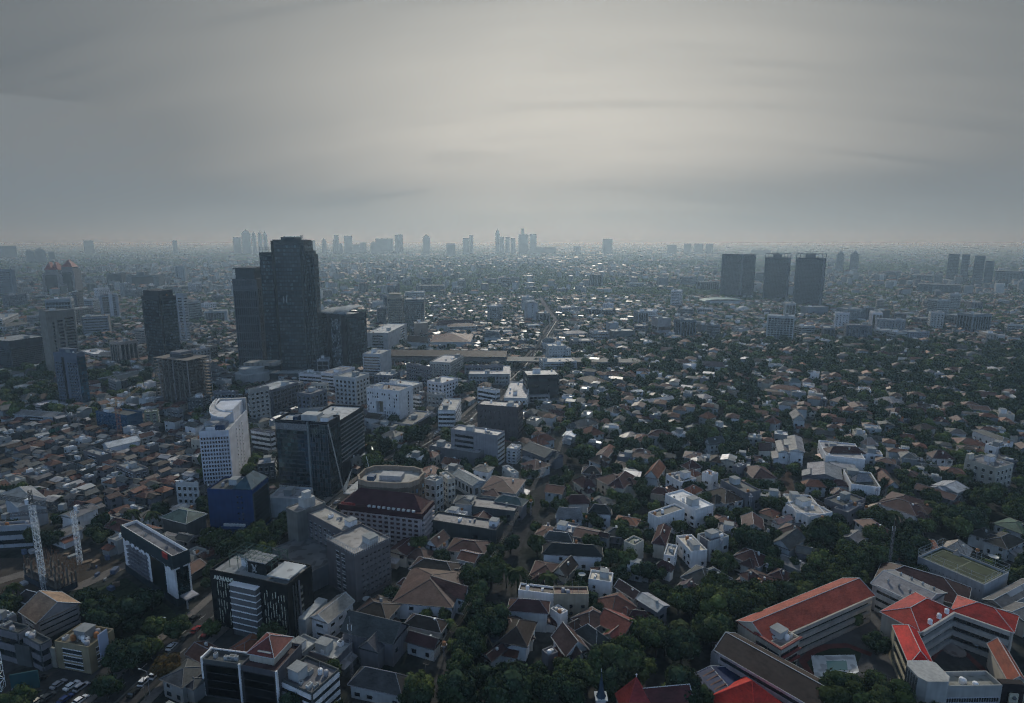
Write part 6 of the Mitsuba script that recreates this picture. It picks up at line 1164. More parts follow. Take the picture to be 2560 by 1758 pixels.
# ------------------------------------------------------------------ houses placed by hand: crop, roof type, colour, near / right / left eave corner, eave height, rise, wall
for c, typ, col, near, R_, L_, ze, rise, wc in (
    ('K', 'hip', (.05, .05, .05), (435, 1535), (505, 1400), (75, 1455), 5, 4, PALE), ('K', 'gable', SLATE, (375, 1165), (478, 1085), (22, 1075), 9, 4.5, GREY), ('K', 'hip', BROWN, (795, 905), (900, 822), (388, 868), 7, 3.6, WHITE), ('K', 'gable', RUST, (885, 850), (925, 800), (640, 775), 7, 4, WHITE),
    ('K', 'gable', MAROON, (670, 1205), (715, 1130), (480, 1150), 5, 2.4, PALE), ('K', 'hip', DBROWN, (715, 1085), (765, 1030), (470, 1030), 5, 2.6, PALE), ('K', 'hip', DBROWN, (805, 682), (862, 612), (505, 632), 7, 2.8, CREAM), ('K', 'hip', MAROON, (1022, 528), (1066, 468), (772, 500), 6, 2.6, PALE),
    ('K', 'gable', BROWN, (690, 480), (775, 412), (612, 452), 6, 3, WHITE), ('K', 'flat', GREY, (1115, 372), (1165, 330), (640, 295), 9, 2, SLATE), ('K', 'flat', GREY, (1250, 235), (1290, 205), (795, 180), 7, 2, DGREY), ('K', 'hip', DGREY, (940, 172), (965, 140), (820, 165), 9, 2, PALE), ('K', 'hip', (.07, .10, .10), (1300, 185), (1335, 145), (1110, 150), 8, 2.5, GREY),
    ('K', 'hip', MAROON, (1250, 95), (1320, 70), (1015, 65), 8, 2.6, PALE), ('K', 'hip', BROWN, (1190, 1180), (1380, 1130), (1090, 1120), 5, 2.6, CREAM), ('K', 'gable', MAROON, (1080, 1290), (1180, 1210), (1030, 1240), 4, 1.6, PALE), ('K', 'flat', WHITE, (845, 735), (960, 680), (810, 680), 4, 1, WHITE), ('K', 'hip', RUST, (560, 780), (590, 735), (420, 740), 5, 2, CREAM),
    ('L', 'hip', BLACK, (725, 545), (790, 490), (312, 525), 7, 3.2, WHITE), ('L', 'hip', MAROON, (395, 705), (430, 640), (222, 680), 5, 2.4, PALE), ('L', 'gable', DBROWN, (470, 690), (545, 610), (385, 680), 6, 3.4, CREAM), ('L', 'hip', MAROON, (800, 695), (850, 640), (665, 690), 5, 2.6, PALE), ('L', 'flat', CREAM, (795, 745), (810, 690), (632, 720), 7, 1, WHITE),
    ('L', 'flat', DBROWN, (420, 835), (500, 790), (130, 800), 8, 1.2, WHITE), ('L', 'flat', RUST, (635, 832), (715, 775), (385, 830), 9, 1.2, BEIGE), ('L', 'hip', MAROON, (335, 950), (388, 880), (65, 928), 8, 2.8, PALE), ('L', 'hip', RUST, (800, 965), (968, 912), (690, 905), 6, 3.4, CREAM), ('L', 'hip', BROWN, (640, 1070), (775, 990), (523, 995), 6, 3, PALE), ('L', 'gable', (.17, .05, .04), (880, 1112), (985, 1085), (700, 1020), 6, 3, CREAM),
    ('L', 'gable', BROWN, (478, 1255), (622, 1210), (383, 1125), 6, 4.5, WHITE), ('L', 'hip', SLATE, (690, 1195), (775, 1125), (545, 1085), 6, 3.4, GREY), ('L', 'hip', DBROWN, (185, 1185), (250, 1130), (0, 1150), 6, 3.4, WHITE), ('L', 'flat', ZINC, (345, 1275), (415, 1245), (300, 1235), 5, 1, GREY), ('L', 'gable', STEEL, (1125, 935), (1195, 905), (990, 850), 8, 1.2, GREY), ('L', 'gable', BROWN, (960, 850), (1015, 815), (830, 765), 6, 2.5, PALE),
    ('L', 'hip', SLATE, (1490, 775), (1590, 690), (1305, 690), 6, 4, PALE), ('L', 'gable', (.07, .045, .055), (1375, 795), (1425, 745), (1280, 760), 5, 2, PALE), ('L', 'hip', SLATE, (510, 445), (558, 420), (318, 425), 6, 3.4, GREY), ('L', 'hip', GREY, (585, 275), (592, 260), (405, 270), 6, 5, PALE), ('L', 'hip', MAROON, (600, 55), (672, 50), (530, 50), 8, 4, CREAM), ('L', 'hip', MAROON, (880, 60), (955, 40), (780, 40), 8, 4, CREAM), ('L', 'hip', BLACK, (790, 245), (835, 215), (635, 235), 8, 3.6, WHITE), ('L', 'hip', MAROON, (640, 165), (700, 130), (475, 170), 7, 3.6, PALE),
    ('L', 'flat', DGREY, (1130, 280), (1320, 215), (1058, 175), 9, 1, WHITE), ('L', 'flat', WHITE, (1400, 225), (1527, 185), (1180, 110), 9, 1, WHITE), ('L', 'flat', CREAM, (1365, 525), (1482, 505), (1258, 410), 7, 1.4, WHITE), ('L', 'flat', DGREY, (1480, 445), (1575, 420), (1430, 400), 9, 1, GREY), ('L', 'hip', MAROON, (1175, 465), (1215, 445), (1095, 450), 7, 3, CREAM), ('L', 'flat', GREEN, (960, 480), (1030, 440), (885, 440), 8, 1, CREAM), ('L', 'hip', MAROON, (1215, 650), (1240, 620), (1120, 615), 5, 2.6, WHITE), ('L', 'flat', CONC, (1245, 560), (1270, 530), (1170, 545), 6, 1, WHITE), ('L', 'hip', MAROON, (1085, 1010), (1110, 960), (910, 1000), 5, 2.6, PALE), ('L', 'flat', RUST, (430, 980), (485, 950), (360, 960), 6, 1, WHITE),
    ('M', 'flat', (.4, .39, .36), (780, 160), (950, 130), (595, 60), 8, 1, WHITE), ('M', 'hip', BROWN, (680, 290), (745, 240), (560, 240), 6, 2.6, PALE), ('M', 'gable', SLATE, (640, 385), (745, 375), (520, 340), 8, 3.4, PALE), ('M', 'gable', GREY, (740, 540), (800, 470), (510, 440), 5, 1.5, PALE), ('M', 'gable', DGREY, (830, 430), (890, 405), (700, 400), 8, 2, GREY), ('M', 'hip', MAROON, (420, 505), (495, 460), (245, 435), 6, 3.4, PALE), ('M', 'hip', MAROON, (455, 690), (555, 640), (265, 610), 5, 2.2, WHITE), ('M', 'hip', MAROON, (345, 600), (420, 580), (290, 575), 8, 2, WHITE), ('M', 'hip', MAROON, (600, 620), (660, 590), (490, 575), 5, 2.6, GREY), ('M', 'hip', DGREY, (60, 650), (215, 590), (-60, 570), 6, 3.4, PALE),
    ('M', 'hip', RUST, (1240, 265), (1370, 260), (1115, 215), 6, 2.8, WHITE), ('M', 'hip', MAROON, (1545, 140), (1620, 95), (1290, 55), 7, 3.4, WHITE), ('M', 'gable', (.34, .27, .2), (1450, 185), (1475, 170), (1325, 130), 5, 1.4, CREAM), ('M', 'gable', (.36, .29, .22), (1260, 115), (1340, 80), (1180, 85), 5, 1.6, CREAM), ('M', 'hip', GREEN, (2310, 270), (2420, 230), (2115, 210), 7, 2, PALE), ('M', 'hip', BLACK, (2200, 380), (2320, 320), (2040, 330), 6, 2.6, PALE), ('M', 'hip', BLACK, (2060, 310), (2120, 270), (1930, 270), 6, 2.6, PALE), ('M', 'hip', (.30, .27, .24), (1910, 445), (1945, 380), (1740, 380), 7, 4.5, PALE), ('M', 'flat', ZINC, (1060, 130), (1180, 60), (960, 90), 7, 1, GREY), ('M', 'hip', RUST, (520, 150), (570, 120), (430, 140), 5, 2, CREAM), ('M', 'gable', (.33, .2, .17), (560, 200), (660, 165), (515, 160), 5, 1.6, WHITE), ('M', 'gable', GREY, (1120, 330), (1180, 290), (1020, 320), 5, 1.6, PALE), ('M', 'hip', DBROWN, (840, 85), (900, 60), (700, 30), 6, 2.6, PALE), ('M', 'flat', DGREY, (70, 340), (208, 300), (-20, 260), 9, 1, PALE), ('M', 'hip', DBROWN, (230, 65), (310, 45), (90, 25), 6, 3, PALE), ('M', 'gable', RUST, (170, 1080), (200, 1050), (110, 1060), 5, 1, PALE),
    ('O', 'flat', ZINC, (700, 955), (1025, 925), (640, 830), 9, 1, WHITE), ('O', 'hip', MAROON, (735, 925), (1020, 930), (690, 900), 9.5, 3.2, WHITE), ('O', 'gable', GREY, (412, 905), (520, 880), (395, 790), 10, 1.4, WHITE), ('O', 'gable', GREY, (320, 915), (405, 900), (295, 830), 8, 1.4, WHITE), ('O', 'gable', (.17, .18, .2), (560, 1110), (830, 1110), (560, 1010), 8, 2.6, GREY), ('O', 'flat', DGREY, (910, 1190), (1150, 1180), (845, 1070), 9, 1.2, WHITE), ('O', 'hip', GREY, (950, 1160), (1075, 1155), (915, 1120), 9.6, 4, GREY), ('O', 'gable', RUST, (1200, 1205), (1310, 1215), (1105, 1110), 6, 3.6, PALE), ('O', 'hip', ORANGE, (700, 1205), (735, 1175), (535, 1195), 6, 3, PALE), ('O', 'hip', MAROON, (880, 1200), (920, 1180), (745, 1185), 6, 2.8, PALE),
    ('O', 'flat', CREAM, (460, 1425), (700, 1440), (350, 1340), 8, 1, WHITE), ('O', 'flat', DGREY, (840, 1370), (1020, 1310), (690, 1270), 8, 1, GREY), ('O', 'hip', MAROON, (1430, 1400), (1520, 1370), (1155, 1320), 7, 3.2, WHITE), ('O', 'gable', (.34, .36, .38), (1770, 1250), (1860, 1235), (1580, 1190), 7, 2, PALE), ('O', 'gable', MAROON, (1740, 1310), (1755, 1270), (1430, 1215), 6, 2, GREY), ('O', 'flat', DGREY, (2110, 890), (2190, 860), (2005, 850), 8, 1, WHITE), ('O', 'hip', DGREY, (2150, 830), (2240, 790), (1905, 740), 9, 1.6, WHITE), ('O', 'hip', MAROON, (1580, 965), (1745, 975), (1530, 940), 7, 4, WHITE), ('O', 'hip', RUST, (2000, 870), (2020, 830), (1790, 850), 6, 3, CREAM), ('O', 'hip', MAROON, (110, 1130), (290, 1130), (20, 1110), 7, 3.6, CREAM), ('O', 'hip', MAROON, (1260, 600), (1560, 590), (1180, 560), 6, 3, PALE), ('O', 'gable', BROWN, (250, 905), (285, 900), (160, 905), 8, 5, CREAM), ('O', 'hip', (.25, .2, .17), (1040, 860), (1110, 850), (995, 830), 8, 4, PALE), ('O', 'gable', GREY, (440, 650), (530, 630), (410, 600), 9, 4, PALE), ('O', 'hip', RUST, (290, 690), (330, 670), (205, 670), 7, 4, PALE), ('O', 'hip', (.2, .15, .13), (840, 520), (910, 510), (740, 510), 7, 4, PALE), ('O', 'hip', GREY, (1250, 520), (1330, 500), (1100, 495), 7, 3, WHITE), ('O', 'hip', DBROWN, (1460, 560), (1560, 540), (1370, 545), 7, 3.4, PALE), ('O', 'hip', DBROWN, (1500, 750), (1600, 720), (1380, 720), 7, 3, PALE), ('O', 'hip', RUST, (340, 340), (410, 330), (260, 340), 8, 4, PALE), ('O', 'hip', (.08, .11, .11), (500, 350), (570, 345), (405, 345), 8, 3.6, PALE), ('O', 'hip', RUST, (480, 420), (640, 410), (250, 395), 6, 3, PALE),
    ('N', 'gable', ORANGE, (1390, 1230), (1460, 1130), (1285, 1170), 7, 4.5, PALE), ('N', 'hip', (.16, .065, .045), (330, 915), (480, 880), (270, 895), 6, 4, PALE), ('N', 'hip', (.15, .065, .045), (800, 850), (920, 830), (710, 840), 6, 4.4, PALE), ('N', 'hip', MAROON, (740, 1310), (840, 1290), (655, 1300), 8, 4, CREAM), ('N', 'hip', MAROON, (1010, 1310), (1170, 1270), (860, 1290), 8, 3.6, CREAM), ('N', 'hip', DBROWN, (890, 1190), (970, 1150), (735, 1180), 7, 3.4, GREY), ('N', 'hip', DBROWN, (880, 1095), (970, 1060), (790, 1085), 7, 3.4, PALE), ('N', 'gable', DGREY, (400, 1040), (530, 990), (200, 965), 8, 3, GREY), ('N', 'hip', (.075, .04, .035), (310, 1150), (440, 1110), (190, 1130), 6, 3, PALE), ('N', 'flat', CREAM, (110, 1195), (165, 1150), (20, 1130), 7, 1, PALE), ('N', 'hip', DGREY, (700, 780), (870, 740), (615, 760), 7, 4, PALE), ('N', 'hip', BLACK, (1000, 640), (1100, 620), (930, 630), 8, 3, WHITE), ('N', 'hip', DBROWN, (830, 390), (970, 370), (680, 370), 6, 3.6, PALE), ('N', 'hip', MAROON, (1130, 310), (1250, 330), (930, 310), 6, 3, PALE), ('N', 'gable', (.42, .44, .45), (1180, 465), (1270, 455), (1140, 440), 6, 1, PALE), ('N', 'flat', WHITE, (880, 465), (960, 450), (830, 445), 6, 1, PALE), ('N', 'hip', ORANGE, (1850, 700), (1915, 680), (1765, 680), 7, 4, PALE), ('N', 'gable', SLATE, (1860, 930), (1985, 910), (1815, 910), 7, 4, PALE), ('N', 'hip', MAROON, (1680, 1150), (1780, 1130), (1610, 1140), 7, 4, PALE), ('N', 'hip', RUST, (1720, 1215), (1785, 1190), (1625, 1200), 6, 3, PALE), ('N', 'flat', RUST, (1880, 1215), (1935, 1190), (1790, 1190), 9, 1, WHITE), ('N', 'flat', GREY, (1600, 1270), (1740, 1240), (1470, 1225), 8, 1, WHITE), ('N', 'hip', (.2, .07, .04), (1700, 1370), (1790, 1330), (1610, 1350), 6, 3, PALE), ('N', 'hip', DBROWN, (2000, 1450), (2155, 1410), (1810, 1400), 7, 4, PALE), ('N', 'flat', DGREY, (2180, 1370), (2310, 1290), (1955, 1250), 10, 1, GREY), ('N', 'flat', WHITE, (2120, 1140), (2185, 1110), (2060, 1110), 9, 1, GREY), ('N', 'flat', WHITE, (1590, 850), (1670, 835), (1520, 830), 8, 1, WHITE), ('N', 'flat', CREAM, (1960, 790), (2045, 775), (1880, 775), 10, 1, DGREY), ('N', 'hip', (.14, .10, .095), (1990, 240), (2080, 250), (1770, 230), 8, 5, PALE), ('N', 'flat', WHITE, (1700, 240), (1770, 230), (1615, 225), 9, 1, WHITE), ('N', 'hip', GREY, (1800, 520), (1900, 510), (1720, 510), 6, 2, PALE), ('N', 'gable', WHITE, (650, 860), (680, 840), (560, 850), 5, 1, PALE), ('N', 'hip', DBROWN, (640, 490), (740, 480), (560, 480), 6, 3, PALE), ('N', 'gable', (.42, .4, .37), (1540, 520), (1620, 500), (1290, 560), 6, 2, PALE)):
    H(c, typ, col, near, R_, L_, ze, rise, wc)
k, P0, a, b, h = B('cream_block', 'O', (2100, 1060, 1235), (2238, 1022), (1838, 1000), (.42, .41, .35), 'cream four-storey block with tall black windows among the trees', 'apartment block', W('win', 3, 4, w=.35, hh=.55), short='cream four-storey block', roof=GREY, n=8)
put('roof_stair', MB().para(P0 + b * .88 + Z * h, a * .3, b * .1, Z * 4, CREAM), 'm_wall', k)

# ------------------------------------------------------------------ scattered houses and trees by district
from shapely.strtree import STRtree
FT = STRtree([p for p, _ in FOOT])
def free(poly): return len(FT.query(poly, predicate='intersects')) == 0
def district(pts): return sg.Polygon([tuple(at(*px('W', p))[:2]) for p in pts]).buffer(0)
KAMPUNG = [district([(-200, 955), (190, 960), (440, 985), (470, 1330), (360, 1210), (270, 1220), (60, 1110), (-200, 1100)]), district([(600, 860), (860, 860), (840, 1000), (620, 1050)]), district([(880, 860), (1000, 830), (1060, 930), (900, 960)])]
FOREST = [district([(1280, 1640), (1390, 1410), (1560, 1330), (1720, 1400), (1640, 1470), (1600, 1640)]), district([(1500, 1390), (1700, 1260), (1960, 1215), (1990, 1330), (1700, 1440)]), district([(1640, 1200), (1760, 1200), (2000, 1190), (2500, 1100), (2500, 1250), (2100, 1250), (1960, 1260)]), district([(1345, 790), (1700, 770), (2450, 790), (2450, 850), (1850, 860), (1400, 850)]), district([(1380, 985), (1700, 985), (1720, 1040), (1400, 1040)]), district([(1930, 870), (2450, 850), (2450, 960), (2000, 965), (1850, 920)]),
          district([(-100, 800), (130, 860), (200, 1000), (-100, 960)]), district([(200, 850), (340, 850), (340, 910), (200, 900)]), district([(200, 1330), (300, 1310), (470, 1400), (400, 1480), (250, 1500)]), district([(820, 1050), (940, 1000), (1000, 980), (840, 1120)]), district([(1090, 1260), (1170, 1260), (1110, 1400), (1060, 1400)]), district([(1070, 1480), (1290, 1460), (1290, 1640), (1000, 1640)]), district([(1230, 870), (1340, 860), (1340, 780), (1260, 790)]), district([(560, 1180), (700, 1180), (700, 1300), (460, 1260)])]
lane_a = math.atan2(1, .42)
r = rnd(515)
MR = [district([(20, 640), (520, 640), (520, 830), (20, 860)]), district([(740, 640), (1250, 640), (1250, 760), (740, 760)]), district([(1380, 690), (2300, 690), (2300, 780), (1380, 770)]), district([(600, 870), (1180, 840), (1180, 900), (620, 960)])]
for poly, n in zip(MR, (34, 22, 26, 9)):
    x0, y0, x1, y1 = poly.bounds; got = 0
    for _ in range(900):
        if got >= n: break
        x, y = r.uniform(x0, x1), y0 + (y1 - y0) * r.random() ** 1.6
        w, d, hh = r.uniform(16, 38), r.uniform(12, 20), r.choice((12, 14, 18, 22, 28, 36)); ang = lane_a + r.choice((0, math.pi / 2)) + r.gauss(0, .06)
        a, b = vec(math.cos(ang), math.sin(ang), 0) * w, vec(-math.sin(ang), math.cos(ang), 0) * d; P0 = vec(x, y, 0) - a / 2 - b / 2
        fp = sg.Polygon([(P0 + q)[:2] for q in (0 * a, a, a + b, b)]).buffer(3)
        if not poly.contains(sg.Point(x, y)) or any(fp.intersects(q) for q, _ in FOOT): continue
        got += 1; k = key('city_block'); col, word = r.choice((((.44, .46, .47), 'pale'), ((.28, .29, .30), 'grey'), ((.60, .61, .62), 'white'), ((.36, .33, .29), 'beige'), ((.13, .15, .165), 'dark')))
        kind, kw = r.choice((('band', 'banded'), ('win', 'window-gridded'), ('grid', 'framed'), ('fin', 'ribbed')))
        st = {f: dict(k=kind, f=1 if kind == 'fin' else max(3, int(hh / 3.6)), b=max(2, int(l / (4 if kind != 'band' else 9))), t=col, most=0) for f, l in (('R', w), ('L', d), ('E', d), ('B', w))}
        eye = EYE[:2] - (P0 + a / 2 + b / 2)[:2]
        st = {f: v for f, v in st.items() if faces(P0, a, b, hh)[f][2][:2] @ eye > 0}
        volume(k, P0, a, b, hh, col, st, r.choice((CONC, PALE, GREY)), .9, n=3, seed=got)
        keep(P0, a, b, 1.5); AUTO.append((k, 'building', f'{word} {kw} mid-rise block', P0 + a / 2 + b / 2))
FT = STRtree([p for p, _ in FOOT])
TREES = []           # (x, y, radius, height, species)
r = rnd(2024)
def tree_at(x, y, rad, sp=None):
    TREES.append((x, y, rad, rad * r.uniform(1.5, 2.0), sp or r.choices(('round', 'dark', 'light', 'tall', 'palm'), (5, 4, 2, 1.2, .7))[0]))
from shapely.prepared import prep
KP, FP = [prep(p) for p in KAMPUNG], [prep(p) for p in FOREST]
lane_a = math.atan2(1, .42)
def scatter(y0, y1, cell):
    half = 1.0 * y1 + 120
    ny, nx = int((y1 - y0) / cell), int(2 * half / cell)
    for j in range(ny):
        for i in range(nx):
            x, y = -half + (i + .5) * cell, y0 + (j + .5) * cell
            if abs(x) > .92 * y + 60: continue
            x += r.uniform(-.3, .3) * cell; y += r.uniform(-.3, .3) * cell
            yield x, y
def put_house(x, y, w, d, ang, poor):
    poly = sg.box(-w / 2, -d / 2, w / 2, d / 2); ca, sa = math.cos(ang), math.sin(ang)
    P = sg.Polygon([(x + px_ * ca - py_ * sa, y + px_ * sa + py_ * ca) for px_, py_ in list(poly.exterior.coords)[:4]])
    if not free(P): return
    a, b = vec(ca, sa, 0) * w, vec(-sa, ca, 0) * d
    t = r.random(); ze = r.choice((3.2, 3.5, 4, 6.2)) if poor else r.choice((4, 4.5, 5, 6, 6.5, 8.5))
    if t < (.20 if poor else .22): typ, col, mat, rise = 'flat', r.choice((CONC, PALE, CONC, GREY, ZINC, WHITE)), 'm_flat', 1
    elif t < (.48 if poor else .31): typ, col, mat, rise = 'gable', r.choice((ZINC, GREY, GREY, (.45, .46, .47), (.10, .10, .10), (.12, .09, .08))), 'm_metal', r.uniform(.8, 1.6)
    else: typ, col, mat, rise = r.choice(('hip', 'hip', 'gable')) if not poor else r.choice(('hip', 'gable', 'gable')), r.choice((MAROON, BROWN, DBROWN, RUST, MAROON, DGREY, SLATE, (.1, .05, .035), ORANGE if r.random() < .3 else MAROON)), 'm_tile', r.uniform(1.8, 3.6) * (w + d) / 24
    house(vec(x, y, 0) - a / 2 - b / 2, a, b, ze, rise, typ, col, r.choice((CONC, GREY, GREY, PALE, DGREY) if poor else (PALE, WHITE, CREAM, CONC, CONC, GREY, PALE)), False, mat)
for x, y in scatter(120, 1500, 10.8):
    p = sg.Point(x, y)
    if any(q.contains(p) for q in KP):
        for _ in range(3):
            put_house(x + r.uniform(-4, 4), y + r.uniform(-4, 4), r.uniform(4.5, 8.5), r.uniform(4.5, 7), lane_a + r.choice((0, math.pi / 2)) + r.gauss(0, .08), True)
        if r.random() < .14: tree_at(x + r.uniform(-5, 5), y + r.uniform(-5, 5), r.uniform(1.8, 3.2))
        continue
    wood = any(q.contains(p) for q in FP); u = r.random()
    right = x > .10 * y
    if wood:
        if u > (.84 if y < 450 else .66) and y > 330: put_house(x, y, r.uniform(9, 15), r.uniform(8, 12), lane_a + r.choice((0, math.pi / 2)) + r.gauss(0, .05), False); continue
        if u < .95 and free(p.buffer(1.5)): tree_at(x, y, r.uniform(4.0, 7.2))
        if r.random() < .7:
            q = (x + r.uniform(-6, 6), y + r.uniform(-6, 6))
            if free(sg.Point(q).buffer(1.5)): tree_at(*q, r.uniform(3, 5.5))
        continue
    if u < (.60 if right else .70): put_house(x, y, r.uniform(6.8, 12.5), r.uniform(6.2, 10), lane_a + r.choice((0, math.pi / 2)) + r.gauss(0, .05), y > 700 and not right)
    elif u < .96 and free(p.buffer(1.2)): tree_at(x, y, r.uniform(2.6, 5.8))
    for _ in range(2 if right else 1):
      if r.random() < (.66 if right else .34):
        q = (x + r.choice((-6.2, 6.2)) + r.uniform(-1.5, 1.5), y + r.choice((-6.2, 6.2)) + r.uniform(-1.5, 1.5))
        if free(sg.Point(q).buffer(.6)): tree_at(*q, r.uniform(2.2, 5.2))
# drop houses that stand inside one another, the later ones first
hp, keep_h, tree_ = [], [], None
cellmap = {}
for d in HOUSES:
    c = d['P0'] + d['a'] / 2 + d['b'] / 2; rad = min(np.linalg.norm(d['a']), np.linalg.norm(d['b'])) * .5
    ks = (int(c[0] // 12), int(c[1] // 12)); bad = False
    for i in (-1, 0, 1):
        for j in (-1, 0, 1):
            for (q, rq) in cellmap.get((ks[0] + i, ks[1] + j), ()):
                if np.hypot(*(q - c)[:2]) < (rad + rq) * .86: bad = True
    if d['hand'] or not bad: keep_h.append(d); cellmap.setdefault(ks, []).append((c, rad))
HOUSES = keep_h
# trees seen one by one in the photograph
for c, q, rad, sp in (('M', (1200, 1385), 14.5, 'rain'), ('M', (1270, 1060), 4.6, 'dark'), ('L', (880, 1290), 8.5, 'round'), ('L', (1000, 1340), 6, 'light'), ('L', (1210, 1560), 5, 'light'), ('L', (620, 1400), 6.5, 'round'), ('L', (120, 1500), 9, 'dark'), ('L', (330, 1500), 7, 'dark'), ('L', (820, 1480), 6, 'dark'), ('K', (570, 1500), 6, 'light'), ('K', (540, 1560), 5.5, 'dark'), ('K', (850, 1540), 7.5, 'dark'), ('K', (1010, 1420), 6, 'dark'), ('K', (1180, 1500), 9, 'dark'),
    ('K', (930, 1130), 6, 'round'), ('K', (960, 1190), 5, 'light'), ('K', (1070, 1010), 8, 'dark'), ('K', (960, 950), 6, 'dark'), ('K', (1080, 660), 8, 'round'), ('K', (1010, 600), 5, 'dark'), ('K', (720, 560), 4.5, 'dark'), ('K', (1220, 460), 5.5, 'dark'), ('K', (1270, 720), 5, 'palm'), ('K', (1190, 700), 5, 'palm'), ('K', (360, 830), 5, 'dark'), ('K', (610, 985), 3, 'palm'), ('K', (740, 1000), 3, 'palm'), ('J', (740, 330), 6.5, 'round'), ('J', (620, 520), 6, 'light'), ('J', (780, 590), 5, 'dark'), ('J', (680, 420), 5, 'dark'), ('J', (330, 500), 6, 'dark'), ('J', (250, 640), 5, 'dark'), ('J', (220, 1060), 4, 'light'), ('I', (720, 320), 4.5, 'palm'), ('I', (940, 290), 5, 'palm'), ('I', (1090, 300), 5, 'palm'), ('I', (830, 360), 5, 'dark'), ('I', (450, 280), 5.5, 'dark'), ('I', (360, 420), 6, 'dark'), ('I', (680, 370), 5, 'dark'), ('I', (1150, 230), 6, 'dark'), ('I', (1200, 1360), 5.5, 'autumn'), ('I', (760, 1480), 5, 'dark'), ('I', (930, 1280), 6.5, 'dark'), ('I', (850, 1240), 6, 'dark'), ('I', (1080, 1210), 4.5, 'light'), ('I', (1270, 1060), 5, 'round'), ('I', (1000, 1180), 5, 'dark'), ('I', (760, 990), 7, 'dark'), ('I', (880, 950), 7, 'dark'), ('I', (1000, 900), 7, 'dark'), ('I', (700, 920), 6, 'dark'), ('I', (1080, 860), 5, 'dark'), ('I', (940, 1040), 4, 'dark'), ('I', (90, 820), 4, 'palm'), ('I', (620, 850), 5, 'dark'),
    ('G', (720, 1040), 8, 'dark'), ('G', (640, 1210), 8, 'round'), ('G', (560, 1270), 7, 'dark'), ('G', (720, 1250), 7, 'dark'), ('G', (300, 1290), 8, 'light'), ('G', (440, 1350), 6, 'dark'), ('G', (660, 1320), 6, 'dark'), ('G', (960, 1090), 6, 'dark'), ('G', (1090, 640), 8, 'autumn'), ('G', (880, 580), 8, 'dark'), ('G', (770, 540), 7, 'dark'), ('G', (960, 1010), 5, 'dark'), ('G', (770, 1230), 6, 'dark'), ('M', (450, 700), 7, 'round'), ('M', (100, 770), 8, 'light'), ('M', (280, 780), 8, 'round'), ('M', (420, 850), 7, 'dark'), ('M', (90, 960), 8, 'round'), ('M', (600, 700), 7, 'dark'), ('M', (880, 480), 7, 'light'), ('M', (780, 640), 6, 'dark'), ('M', (1000, 600), 7, 'round'), ('M', (1150, 480), 6.5, 'light'), ('M', (1070, 560), 6, 'dark'), ('M', (690, 510), 3.4, 'palm'), ('M', (380, 330), 9, 'dark'), ('M', (870, 280), 8, 'dark'), ('M', (1250, 430), 8, 'round'), ('M', (1550, 330), 7, 'dark'), ('M', (1450, 400), 8, 'dark'), ('M', (1900, 180), 9, 'dark'), ('M', (760, 1000), 3.2, 'dark'), ('M', (820, 960), 3.2, 'dark'), ('M', (900, 930), 3.2, 'dark'), ('M', (980, 890), 3, 'dark'), ('M', (1060, 860), 3, 'dark'), ('M', (1120, 900), 2.6, 'palm'), ('M', (640, 1230), 2.5, 'dark'), ('O', (1195, 1230), 3.2, 'cypress'), ('O', (1140, 1240), 2.6, 'cypress')):
    p = at(*px(c, q), rad * .9); TREES.insert(0, (p[0], p[1], rad, rad * (1.25 if sp == 'rain' else 2.2 if sp in ('palm',) else 3.0 if sp == 'cypress' else 1.6), sp))
# ------------------------------------------------------------------ trees
def blob(rs, sub, amp):
    s = trimesh.creation.icosphere(subdivisions=sub); v = np.array(s.vertices)
    v = v * (1 - amp + 2 * amp * meshkit.fbm(v * 1.6 + rs.uniform(0, 50), 3, seed=rs.randint(0, 999))[:, None])
    return v, np.array(s.faces)
def leaves(m, rs, c, rad, n, size, col):
    """leaf clumps: small folded quads through and just outside one lobe"""
    d = np.array([[rs.gauss(0, 1) for _ in range(3)] for _ in range(n)]); d[:, 2] += .25; d /= np.linalg.norm(d, axis=1)[:, None]
    p = c + d * rad * np.array([[rs.uniform(.82, 1.16)] for _ in range(n)])
    k = d + np.array([[rs.gauss(0, .55) for _ in range(3)] for _ in range(n)]); k /= np.linalg.norm(k, axis=1)[:, None]
    t = np.cross(k, np.array([[rs.gauss(0, 1) for _ in range(3)] for _ in range(n)])); t /= np.linalg.norm(t, axis=1)[:, None] + 1e-9
    u = np.cross(k, t); s = np.array([[rs.uniform(.55, 1.25) * size] for _ in range(n)])
    v = np.stack([p - t * s * .5, p + u * s * .35, p + t * s * .5 + k * s * .25, p - u * s * .35], 1).reshape(-1, 3)
    i = np.arange(n)[:, None] * 4
    f = np.vstack([i + [0, 1, 2], i + [0, 2, 3]])
    tones = [code(tint(col, q)) for q in (.55, .75, .95, 1.15, 1.45)]
    m.v.append(v); m.f.append(f + m.n); m.c.append(np.repeat([rs.choice(tones) for _ in range(n)], 4)); m.n += len(v)
SPEC = dict(round=(.052, .074, .034), dark=(.030, .048, .028), light=(.082, .108, .042), tall=(.044, .062, .030), rain=(.034, .052, .026), autumn=(.075, .055, .024), cypress=(.02, .034, .02), palm=(.045, .06, .03))
